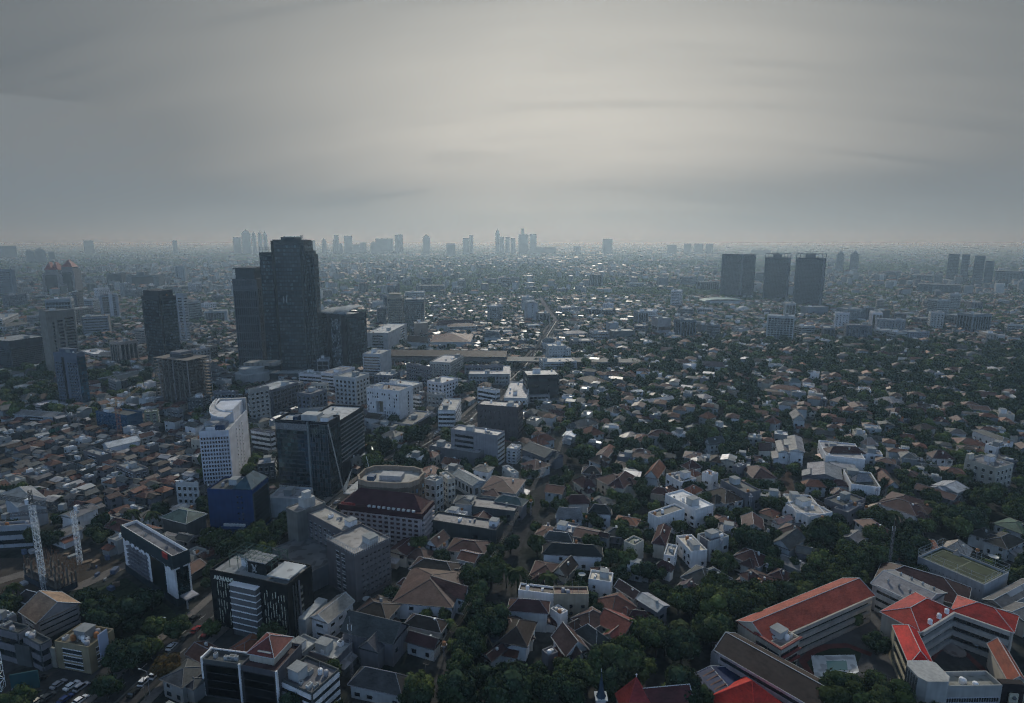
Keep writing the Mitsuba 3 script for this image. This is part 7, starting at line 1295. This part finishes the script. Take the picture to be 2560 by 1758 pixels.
def crown(sp, seed, lod):
    """unit crown: radius 1, from z 0.35 (underside) to about the tree's height, which is 1.6 radii"""
    rs = rnd(seed); m = MB(); col = SPEC[sp]
    if sp == 'palm':
        for i in range(16 if lod == 2 else 9):
            t = i * 2.399; e = vec(math.cos(t), math.sin(t), 0); rise = rs.uniform(.1, .6); P = [vec(0, 0, 1.35) + e * s * 1.0 + Z * (rise * s - .95 * s * s) for s in (0, .35, .7, 1)]
            for p, q, w0, w1 in zip(P, P[1:], (.05, .16, .13), (.16, .13, .02)):
                sd = vec(-e[1], e[0], 0); m.quad(p - sd * w0, p + sd * w0, q + sd * w1, q - sd * w1, tint(col, rs.choice((.6, .9, 1.2))))
        return m
    L = []
    if sp == 'rain':
        for i in range(30):
            t, q = rs.uniform(0, 6.283), math.sqrt(rs.uniform(0, 1)) * .80; L.append((vec(math.cos(t) * q, math.sin(t) * q, .92 + .24 * (1 - q * q) + rs.uniform(-.06, .05)), rs.uniform(.15, .25)))
    elif sp == 'cypress':
        for i in range(8): L.append((vec(0, 0, .5 + .32 * i), .62 - .06 * i))
    else:
        n = {2: 15, 1: 4, 0: 1}[lod]; tall = 1.25 if sp == 'tall' else 1
        for i in range(n):
            t, el, q = rs.uniform(0, 6.283), rs.uniform(-.35, 1), rs.uniform(.42, .66)
            L.append((vec(math.cos(t) * q * math.cos(el), math.sin(t) * q * math.cos(el), .95 * tall + .50 * math.sin(el) * tall), rs.uniform(.26, .44) if lod == 2 else rs.uniform(.42, .58)))
        L.append((vec(0, 0, .95 * tall), .62))
    for c, rad in L:
        tone = tint(col, rs.uniform(.7, 1.3))
        v, f = blob(rs, 1 if lod else 1, .28)
        m.add(c + v * rad * .92 * vec(1, 1, .86), f, tint(tone, .8))
        if lod: leaves(m, rs, c, rad, (70 if sp == 'rain' else 50) if lod == 2 else 16, .15 if sp != 'rain' else .055, tone) if lod == 2 else leaves(m, rs, c, rad, 18, .26, tone)
    return m
def trunk(seed, rad):
    rs = rnd(seed); m = MB(); c = (.06, .05, .04)
    m.tube(vec(0, 0, 0), vec(.03, .02, .75), .075, c, 7, .05)
    for i in range(5):
        t = i * 1.257 + rs.uniform(0, .6); m.tube(vec(.03, .02, .6 + .03 * i), vec(math.cos(t) * .5, math.sin(t) * .5, 1.0 + .1 * rs.random()), .04, c, 5, .015)
    return m
def visible(x, y, z, pad=40):
    p = (x, y, z)
    if y < 5 or depth(p) < 20: return False
    u, v = pixel(p)
    return -pad < u < 2560 + pad and v < 1758 + pad * 3
TREES = [t for t in TREES if visible(t[0], t[1], t[3] * .7, 60)]
hand_n = 0
order = sorted(range(len(TREES)), key=lambda i: -TREES[i][2] / depth((TREES[i][0], TREES[i][1], 4)))
solo, rest = order[:300], order[300:]
CACHE = {}
def crown_ply(sp, var):
    q = (sp, var)
    if q not in CACHE:
        m, uv = crown(sp, 11 * var + len(sp), 2).mesh(); CACHE[q] = mikit.ply(m, 'm_leaf', uv=uv)
    return CACHE[q]
TRK = []
for i in range(4):
    m, uv = trunk(i, 1).mesh(); TRK.append(mikit.ply(m, 'm_wall', uv=uv))
m, uv = MB().tube(vec(0, 0, 0), vec(.04, .03, 1.35), .06, (.12, .10, .08), 7, .045).mesh(); PALMTRK = mikit.ply(m, 'm_wall', uv=uv)
r = rnd(5)
WORD = dict(round='rounded green', dark='dark dense', light='light green', tall='tall slender', rain='huge wide spreading', autumn='yellowing', cypress='narrow pointed', palm='feathery palm')
for i in solo:
    x, y, rad, hh, sp = TREES[i]
    k = key('palm_tree' if sp == 'palm' else 'tree'); ang = r.uniform(0, 360); sz = hh / 1.6
    M4 = T().translate([x, y, 0]).rotate([0, 0, 1], ang).scale([rad, rad, sz] if sp != 'cypress' else [rad, rad, hh / 3.2])
    scene[k + '__crown'] = {**crown_ply(sp, 0 if sp in ('rain', 'cypress', 'autumn') else r.randint(0, 3)), 'to_world': M4}
    scene[k + '__trunk'] = {**(PALMTRK if sp == 'palm' else TRK[r.randint(0, 3)]), 'to_world': M4}
    size = 'big ' if rad > 6.2 and sp != 'rain' else 'small ' if rad < 3 else ''
    AUTO.append((k, 'palm tree' if sp == 'palm' else 'tree', size + WORD[sp] + (' tree' if sp != 'palm' else ''), vec(x, y, 0)))
def many(templates, items, m):
    """vectorised copies: items [(template index, x, y, z, sx, sy, sz, angle)] added to the builder m"""
    for ti, (v, f, c) in enumerate(templates):
        it = np.array([q[1:] for q in items if q[0] == ti], float)
        if not len(it): continue
        ca, sa = np.cos(it[:, 6])[:, None], np.sin(it[:, 6])[:, None]
        X, Y = v[None, :, 0] * it[:, 3:4], v[None, :, 1] * it[:, 4:5]
        P = np.stack([X * ca - Y * sa + it[:, 0:1], X * sa + Y * ca + it[:, 1:2], v[None, :, 2] * it[:, 5:6] + it[:, 2:3]], -1)
        n = len(it)
        m.v.append(P.reshape(-1, 3)); m.f.append((f[None] + (np.arange(n) * len(v))[:, None, None]).reshape(-1, 3) + m.n)
        m.c.append(np.tile(c, n)); m.n += n * len(v)
def templ(m): 
    (v, f), uv = m.mesh(); return v, f, uv[:, 0]
MIDT = [templ(crown(sp, 40 + i, 1)) for i, sp in enumerate(('round', 'dark', 'light', 'dark', 'round'))]
FART = [templ(crown(sp, 60 + i, 0)) for i, sp in enumerate(('round', 'dark', 'dark', 'light'))]
mm = MB(); items = []
fi = []
for i in rest:
    x, y, rad, hh, sp = TREES[i]
    if y < 760: items.append((r.randint(0, 4), x, y, 0, rad, rad, hh / 1.6, r.uniform(0, 6.28)))
    else: fi.append((r.randint(0, 3), x, y, 0, rad, rad, hh / 1.6, r.uniform(0, 6.28)))
BT = []
for i in range(4):
    v, f = blob(rnd(i), 1, .3); tpf = v[f].mean(1)[:, 2] > -.35; BT.append((v * vec(1, 1, .8) + vec(0, 0, .75), f[tpf], np.full(len(v), code(SPEC[('dark', 'round', 'dark', 'light')[i]]))))
many(MIDT, items, mm); many(FART, [q for q in fi if q[2] < 980], mm); many(BT, [q for q in fi if q[2] >= 980], mm)
N_MID = (len(items), len(fi), len(HOUSES))

# ------------------------------------------------------------------ housing: the largest houses one by one, the rest as one mass
def seen(d):
    c = d['P0'] + d['a'] / 2 + d['b'] / 2
    return visible(c[0], c[1], d['ze'], 30)
HOUSES = [d for d in HOUSES if seen(d)]
HOUSES.sort(key=lambda d: -(np.linalg.norm(d['a']) + np.linalg.norm(d['b']) + (6 if d['hand'] else 0)) / depth(d['P0'] + d['a'] / 2))
for d in HOUSES[:300]: one_house(d)
mw, mt, ms, mfl = MB(), MB(), MB(), MB()
r = rnd(99)
for d in HOUSES[300:]:
    P0, a, b, ze, w = d['P0'], d['a'], d['b'], d['ze'], d['wcol']
    mw.para(P0, a, b, Z * ze, w)
    la, lb = np.linalg.norm(a), np.linalg.norm(b); ua, ub = unit(a), unit(b)
    if P0[1] < 800:
        for f, (o, e, n, L) in faces(P0, a, b, ze).items():
            if n @ (EYE - P0) > 0:
                for j in range(2 if ze > 5 else 1):
                    for i in range(int(L / 3.5)):
                        if r.random() < .6: q = o + e * (i + .3) * 3.4 + Z * (1 + 3 * j) + n * .06; mfl.quad(q, q + e * 1.5, q + e * 1.5 + Z * 1.3, q + Z * 1.3, tint(GLASS, r.choice((.8, 1.6))))
    if d['typ'] == 'flat':
        z = Z * ze
        mt_ = ms if d['mat'] == 'm_metal' else mt
        ms.quad(P0 + z + Z * .05 + ua * .3 + ub * .3, P0 + a + z + Z * .05 - ua * .3 + ub * .3, P0 + a + b + z + Z * .05 - ua * .3 - ub * .3, P0 + b + z + Z * .05 + ua * .3 - ub * .3, d['rcol'])
        for o, e, t in ((P0, a, ub), (P0 + b - ub * .25, a, ub), (P0, ub * lb, ua), (P0 + a - ua * .25, b, ua)): mw.para(o + z, e, t * .25, Z * .8, w)
        for _ in range(2 if P0[1] < 900 else 1):
            q = P0 + a * r.uniform(.1, .7) + b * r.uniform(.1, .7) + z; mw.para(q, ua * r.uniform(1, 3.5), ub * r.uniform(1, 2.5), Z * r.uniform(.8, 2.6), r.choice((PALE, WHITE, CONC)))
    else:
        tgt = ms if d['mat'] == 'm_metal' else mt
        roof_sheet(tgt, None, P0, a, b, ze, d['rise'], d['typ'], d['rcol'], .5)
        if P0[1] < 1000 and r.random() < .5:
            f = faces(P0, a, b, ze)[r.choice('RLEB')]; L, dd, zz = f[3] * r.uniform(.35, .6), r.uniform(2, 4.5), ze * r.uniform(.6, .98); q0 = f[0] + f[1] * r.uniform(0, f[3] - L) + f[2] * dd
            mw.para(q0, f[1] * L, -f[2] * (dd + .5), Z * zz, tint(w, r.uniform(.7, 1.1)))
            roof_sheet(r.choice((tgt, tgt, ms)), None, q0, f[1] * L, -f[2] * (dd + L * .5), zz, d['rise'] * .7, d['typ'], tint(d['rcol'], r.uniform(.7, 1.4)), .4)

# far field: low houses, walk-ups and groves out to the horizon, in growing cells
GAB = (np.array([[-.5, -.5, 0], [.5, -.5, 0], [.5, .5, 0], [-.5, .5, 0], [-.32, 0, 1], [.32, 0, 1]]), np.array([[0, 1, 5], [0, 5, 4], [2, 3, 4], [2, 4, 5], [1, 2, 5], [3, 0, 4]]))
BX = (np.array([[x, y, z] for z in (0, 1) for x, y in ((-.5, -.5), (.5, -.5), (.5, .5), (-.5, .5))], float), np.array([[0, 1, 5], [0, 5, 4], [1, 2, 6], [1, 6, 5], [2, 3, 7], [2, 7, 6], [3, 0, 4], [3, 4, 7], [4, 5, 6], [4, 6, 7]]))
def tpl(g, col): return g[0], g[1], np.full(len(g[0]), code(col))
WCOLS = [PALE, CONC, CONC, CONC, GREY, DGREY]; TC = [MAROON, DBROWN, BROWN, RUST, SLATE, (.10, .055, .045), DGREY]; MC = [ZINC, STEEL, GREY, (.50, .51, .52), DGREY]
wt, tt, mt_ = [tpl(BX, c) for c in WCOLS], [tpl(GAB, c) for c in TC], [tpl(GAB, c) for c in MC]
wi, ti_, mi_, gi, blocks = [], [], [], [], []
rng = np.random.default_rng(7)
y = 1500.0
while y < 17000:
    cell = max(14.0, y * .0078)
    n = int(2 * (.92 * y + 60) / cell)
    xs = (np.arange(n) - n / 2 + rng.uniform(-.35, .35, n)) * cell; ys = y + rng.uniform(-.45, .45, n) * cell
    green = meshkit.fbm(np.stack([xs * .0022, ys * .0022, np.zeros(n)], 1), 4, seed=5); gl = .49 if y < 2600 else .42
    cols = rng.random(n); kinds = rng.random(n); hs = rng.random(n)
    for i in range(n):
        x, yy, s = xs[i], ys[i], cell
        tree_p = .80 if green[i] > gl + .07 else .30 if green[i] > gl - .05 else .12
        if cols[i] < tree_p:
            gi.append((int(hs[i] * 4) % 4, x, yy, 0, s * .62, s * .62, s * .42 if s < 30 else 9, 6.28 * kinds[i])); continue
        w, d = s * rng.uniform(.55, .85), s * rng.uniform(.5, .8); hh = 4 + 5 * hs[i] ** 2 + (rng.uniform(4, 22) if hs[i] > (.955 if x > .1 * yy or yy > 4500 else .92) else 0); ang = lane_a + (1.571 if kinds[i] < .5 else 0) + rng.normal(0, .06)
        if hs[i] > .955: w, d = max(w, 14) * 1.3, max(d, 10) * 1.2
        if not free(sg.Point(x, yy).buffer(s * .4)) and yy < 5000: continue
        wi.append((int(cols[i] * 997) % 6, x, yy, 0, w, d, hh, ang))
        k2 = (kinds[i] * 13) % 1
        if k2 < .52: ti_.append((int(kinds[i] * 991) % len(TC), x, yy, hh, w * 1.08, d * 1.1, min(s * .18, 4), ang))
        elif k2 < .70: mi_.append(((int(kinds[i] * 983) if yy < 3800 or kinds[i] < .1 else 2 + 2 * (i % 2)) % len(MC), x, yy, hh, w * 1.06, d * 1.08, min(s * .07, 2) * rng.uniform(.3, 1.4), ang))
    y += cell
far_w, far_t, far_m, far_g = MB(), MB(), MB(), MB()
many(wt, wi, mw); many(tt, ti_, mt); many(mt_, mi_, ms)
LT = []
for i in range(4):
    v, f = blob(rnd(i + 9), 0, .25); tpf = v[f].mean(1)[:, 2] > -.3; LT.append((v * vec(1, 1, .8) + vec(0, 0, .55), f[tpf], np.full(len(v), code(SPEC[('dark', 'round', 'dark', 'light')[i]]))))
many(BT, [q for q in gi if q[2] < 2200], mm); many(LT, [q for q in gi if q[2] >= 2200], mm)

put('wall', mw, 'm_wall', 'city_housing'); put('tile_roof', mt, 'm_tile', 'city_housing'); put('sheet_roof', ms, 'm_metal', 'city_housing'); put('window_pane', mfl, 'm_glass', 'city_housing')
tag('city_housing', 'mass of low roofs and walk-up houses stretching to the horizon', 'housing', None, 'stuff')
put('city_trees', mm, 'm_leaf'); tag('city_trees', 'mass of garden and street trees between the farther roofs', 'trees', None, 'stuff')
scene['ground'] = mikit.ply(MB().quad(vec(-25500, -2300, 0), vec(25500, -2300, 0), vec(25500, 30300, 0), vec(-25500, 30300, 0), GREY).mesh()[0], 'm_ground')
labels['ground'] = {'label': 'city ground of dusty earth and worn paving', 'category': 'ground', 'kind': 'structure'}

# ------------------------------------------------------------------ cars, lamps, masts
def car(p, d, col, word, where, van=False, auto=False):
    k = key('parked_car' if 'parked' in where else 'car'); d = unit(vec(*d, 0)); s = vec(-d[1], d[0], 0); L, w, h1, h2 = (4.6, 1.8, .95, 1.85 if van else 1.45)
    prof = [(-L / 2, .35), (-L / 2, h1 * .9), (-L * .42, h1), (L * .40, h1 * .92), (L / 2, h1 * .7), (L / 2, .35)]
    def ext(prof, w, z=0):
        n = len(prof); v = np.array([p + d * x + s * y + Z * (q + z) for y in (-w / 2, w / 2) for x, q in prof]); f = [[0, i, i + 1] for i in range(1, n - 1)] + [[n, n + i + 1, n + i] for i in range(1, n - 1)]
        for i in range(n): j = (i + 1) % n; f += [[i, n + i, n + j], [i, n + j, j]]
        return v, f
    put('body', MB().add(*ext(prof, w), col), 'm_paint', k)
    rear = -L * .44 if van else -L * .36
    put('window', MB().add(*ext([(rear, h1), (rear + .25, h2 - .12), (L * .08, h2 - .12), (L * .25, h1)], w * .93), GLASS), 'm_glass', k)
    put('car_roof', MB().add(*ext([(rear + .22, h2 - .13), (rear + .3, h2), (L * .06, h2), (L * .1, h2 - .13)], w * .88), col), 'm_paint', k)
    for x in (-L * .3, L * .3):
        for y in (-1, 1): put('wheel', MB().tube(p + d * x + s * y * w * .5 + Z * .33, p + d * x + s * y * w * .38 + Z * .33, .33, (.02, .02, .02), 10), 'm_wall', k)
    if auto: AUTO.append((k, 'car', f'{word} car {where}', p)); return
    tag(k, f'{word} {"van" if van else "car"} {where}', 'van' if van else 'car')
d0 = avenue.interpolate(60); d1 = avenue.interpolate(66); dv = (d1.x - d0.x, d1.y - d0.y)
for q, c, word, where, van in (((1112, 1402), WHITE, 'white', 'leading the pair on the avenue', True), ((1035, 1452), WHITE, 'white', 'following another white van on the avenue', True), ((960, 1530), BLACK, 'black', 'waiting at the mouth of the cross street', False), ((1230, 1200), WHITE, 'white', 'up the avenue behind a pair of vans', False), ((1330, 1130), DGREY, 'dark grey', 'on the avenue below the white and teal hotel', False), ((1400, 1080), (.3, .03, .03), 'red', 'on the avenue below the white and teal hotel', False)):
    car(at(*px('I', q)) + Z * .03, dv, c, word, where, van)
dp = unit(vec(dv[1], -dv[0], 0))[:2]
for i, (q, c, word) in enumerate((((420, 1470), STEEL, 'silver'), ((515, 1480), WHITE, 'white'), ((585, 1490), (.35, .37, .4), 'light grey'), ((280, 1440), BLACK, 'black'), ((345, 1560), DGREY, 'dark grey'), ((575, 1585), WHITE, 'second white'), ((470, 1575), NAVY, 'dark blue'), ((270, 1590), CREAM, 'beige'), ((405, 305), STEEL, 'silver'), ((435, 335), DGREY, 'grey'))):
    car(at(*px('I', q)) + Z * .03, (.35, 1) if i < 8 else (1, .3), c, word, 'parked on the forecourt by the dark cross street' if i < 8 else 'parked in the shade beside the pale terrace office', i == 2)
lane_line = ROADS[1][0]
ln0, ln1 = lane_line.interpolate(100), lane_line.interpolate(104)
for q, c, word, where in (((1287, 1071), WHITE, 'white', 'driving up the narrow lane'), ((1270, 1100), BLACK, 'black', 'parked along the narrow lane behind the white car'), ((1172, 1232), BLACK, 'black', 'parked halfway along the narrow lane'), ((1300, 1000), WHITE, 'white', 'parked at the top end of the narrow lane')):
    car(at(*px('W', q)) + Z * .03, (ln1.x - ln0.x, ln1.y - ln0.y), c, word, where)
r = rnd(31)
for i in range(26):
    s = r.uniform(330, avenue.length - 20); p, q = avenue.interpolate(s), avenue.interpolate(s + 2); d = unit(vec(q.x - p.x, q.y - p.y, 0)); o = vec(p.x, p.y, .03) + vec(-d[1], d[0], 0) * r.choice((-5.2, -2, 2, 5.2))
    k = key('car'); L = r.choice((4.4, 4.6, 5)); c, word = r.choice(((WHITE, 'white'), (BLACK, 'black'), (STEEL, 'silver'), (DGREY, 'grey')))
    sd = vec(-d[1], d[0], 0)
    put('body', MB().para(o - sd * .9 + Z * .3, d * L, sd * 1.8, Z * .7, c), 'm_paint', k); put('cabin', MB().para(o - sd * .8 + d * L * .2 + Z, d * L * .55, sd * 1.6, Z * .55, GLASS), 'm_glass', k)
    AUTO.append((k, 'car', word + ' car on the avenue', o))
for i in range(34):      # traffic and kerbside parking on the near avenue
    s = r.uniform(30, 330); p, q = avenue.interpolate(s), avenue.interpolate(s + 2); d = unit(vec(q.x - p.x, q.y - p.y, 0)); c, word = r.choice(((WHITE, 'white'), (BLACK, 'black'), (STEEL, 'silver'), (DGREY, 'grey'), (WHITE, 'white'), ((.25, .03, .03), 'red')))
    car(vec(p.x, p.y, .03) + vec(-d[1], d[0], 0) * r.choice((-5.3, -2, 2, 5.3)), d[:2] * r.choice((1, 1, -1)), c, word, 'on the avenue', r.random() < .3, True)
for line, gap, n, side, wd in ((lane_line, 17, 15, 3.4, 'lane'), (avenue, 24, 15, -8.6, 'avenue')):
    prev = None
    for i in range(n):
        p, q = line.interpolate(10 + i * gap), line.interpolate(12 + i * gap); d = unit(vec(q.x - p.x, q.y - p.y, 0)); nn = vec(-d[1], d[0], 0); o = vec(p.x, p.y, 0) + nn * side
        k = key('utility_pole'); put('pole', MB().tube(o, o + Z * 9, .12, (.16, .14, .12), 6, .08), 'm_wall', k); put('crossarm', MB().para(o + Z * 8.4 - nn * .9 - d * .06, nn * 1.8, d * .12, Z * .12, (.14, .12, .1)), 'm_wall', k)
        if prev is not None:
            m = MB()
            for u in (-.8, 0, .8):
                a0, a1 = prev[0] + prev[1] * u + Z * 8.55, o + nn * u + Z * 8.55; mid = (a0 + a1) / 2 - Z * .45; m.tube(a0, mid, .03, (.03, .03, .03), 3).tube(mid, a1, .03, (.03, .03, .03), 3)
            put('wire', m, 'm_trim', k, 'stuff')
        prev = (o, nn); AUTO.append((k, 'utility pole', 'wooden utility pole by the ' + wd, o))
for i in range(14):
    s = 12 + i * 24; p, q = avenue.interpolate(s), avenue.interpolate(s + 2); d = unit(vec(q.x - p.x, q.y - p.y, 0)); n = vec(-d[1], d[0], 0) * (1 if i % 2 else -1); o = vec(p.x, p.y, .15) + n * 8.2
    k = key('street_lamp'); put('pole', MB().tube(o, o + Z * 8.5, .09, STEEL, 6, .06), 'm_trim', k); put('arm', MB().tube(o + Z * 8.4, o + Z * 9 - n * 2.2, .05, STEEL, 5), 'm_trim', k); put('lamp_head', MB().para(o + Z * 8.95 - n * 2.9 - d * .15, n * .8, d * .3, Z * .15, PALE), 'm_trim', k)
    AUTO.append((k, 'street lamp', 'grey street lamp on the avenue kerb', o))
for c, q, hgt, lab in (('M', (1345, 600), 24, 'thin lattice radio mast beside the white sports hall'), ('K', (92, 1480), 22, 'thin grey mast behind the gabled grey house'), ('O', (2060, 1180), 22, 'lattice phone mast in front of the cream four-storey block'), ('E', (945, 960), 18, 'dark phone mast at the edge of the building pit')):
    f = at(*px(c, q)); k = key('radio_mast'); m = MB(); lattice(m, f, f + Z * hgt, .7, GREY, 1.5, .04); put('mast', m, 'm_trim', k); put('antenna', MB().tube(f + Z * hgt, f + Z * (hgt + 3), .05, STEEL, 4).tube(f + Z * (hgt - 2) - vec(.6, 0, 0), f + Z * hgt - vec(.6, 0, 0), .12, WHITE, 5).tube(f + Z * (hgt - 2) + vec(.6, 0, 0), f + Z * hgt + vec(.6, 0, 0), .12, WHITE, 5), 'm_trim', k); tag(k, lab, 'mast')
for c, q, z, rad, lab in (('K', (600, 735), 8, 1.7, 'big dish antenna above the white walled villa'), ('L', (585, 685), 9, 1.5, 'dish antenna above a maroon roof among villas'), ('K', (190, 858), 2, 1.6, 'dish antenna at the foot of the grey concrete hotel'), ('M', (2105, 445), 7, 1.9, 'white dish antenna behind the rooftop sports court')):
    f = at(*px(c, q), z); k = key('dish_antenna'); put('dish', MB().lathe(f, [(.05, 0), (rad * .6, .25), (rad, .7), (rad * .97, .74), (rad * .58, .32), (.05, .08)], (.33, .34, .35), 18), 'm_trim', k); put('post', MB().tube(vec(f[0], f[1], 0), f, .09, GREY, 5), 'm_trim', k); tag(k, lab, 'antenna')

# ------------------------------------------------------------------ labels that single out each house, tree, car
ORD = ['first', 'second', 'third', 'fourth', 'fifth', 'sixth', 'seventh', 'eighth', 'ninth', 'tenth', 'eleventh', 'twelfth', 'thirteenth', 'fourteenth', 'fifteenth', 'sixteenth', 'seventeenth', 'eighteenth', 'nineteenth', 'twentieth']
MARK = [(n, c[:2]) for n, c in MARK]
byk = {}
for k, cat, desc, c in AUTO:
    c = np.asarray(c)[:2]; ds = sorted((np.hypot(*(p - c)), i) for i, (_, p) in enumerate(MARK))
    A = ds[0][1]; v = c - MARK[A][1]; best = None
    for dd, i in ds[1:14]:
        u = MARK[i][1] - MARK[A][1]; cs = (u @ v) / (np.linalg.norm(u) * np.linalg.norm(v) + 1e-9)
        if best is None or cs > best[0]: best = (cs, i)
    byk.setdefault((cat, desc, A, best[1]), []).append((ds[0][0], k))
for (cat, desc, A, Bm), lst in byk.items():
    lst.sort()
    for j, (_, k) in enumerate(lst):
        na, nb = MARK[A][0], MARK[Bm][0]
        o = 'standing' if len(lst) == 1 else ORD[j] if j < 20 else 'farther out'
        tag(k, f'{desc}, {o} from {na} towards {nb}', cat, {'house': 'houses of the villa and kampung quarters', 'tree': 'trees between the houses', 'palm tree': 'palms between the houses', 'car': 'cars on the avenue', 'building': 'mid-rise blocks of the middle distance', 'street lamp': 'street lamps along the avenue', 'utility pole': 'utility poles along the streets'}.get(cat))
for n, _ in MARK:
    if len(n.split()) > 3: print('long landmark', n)
print('trees, houses', N_MID, len(wi), len(gi), sum(len(meshkit.WRITTEN[d['filename']][1]) for d in scene.values() if isinstance(d, dict) and d.get('type') == 'ply'))
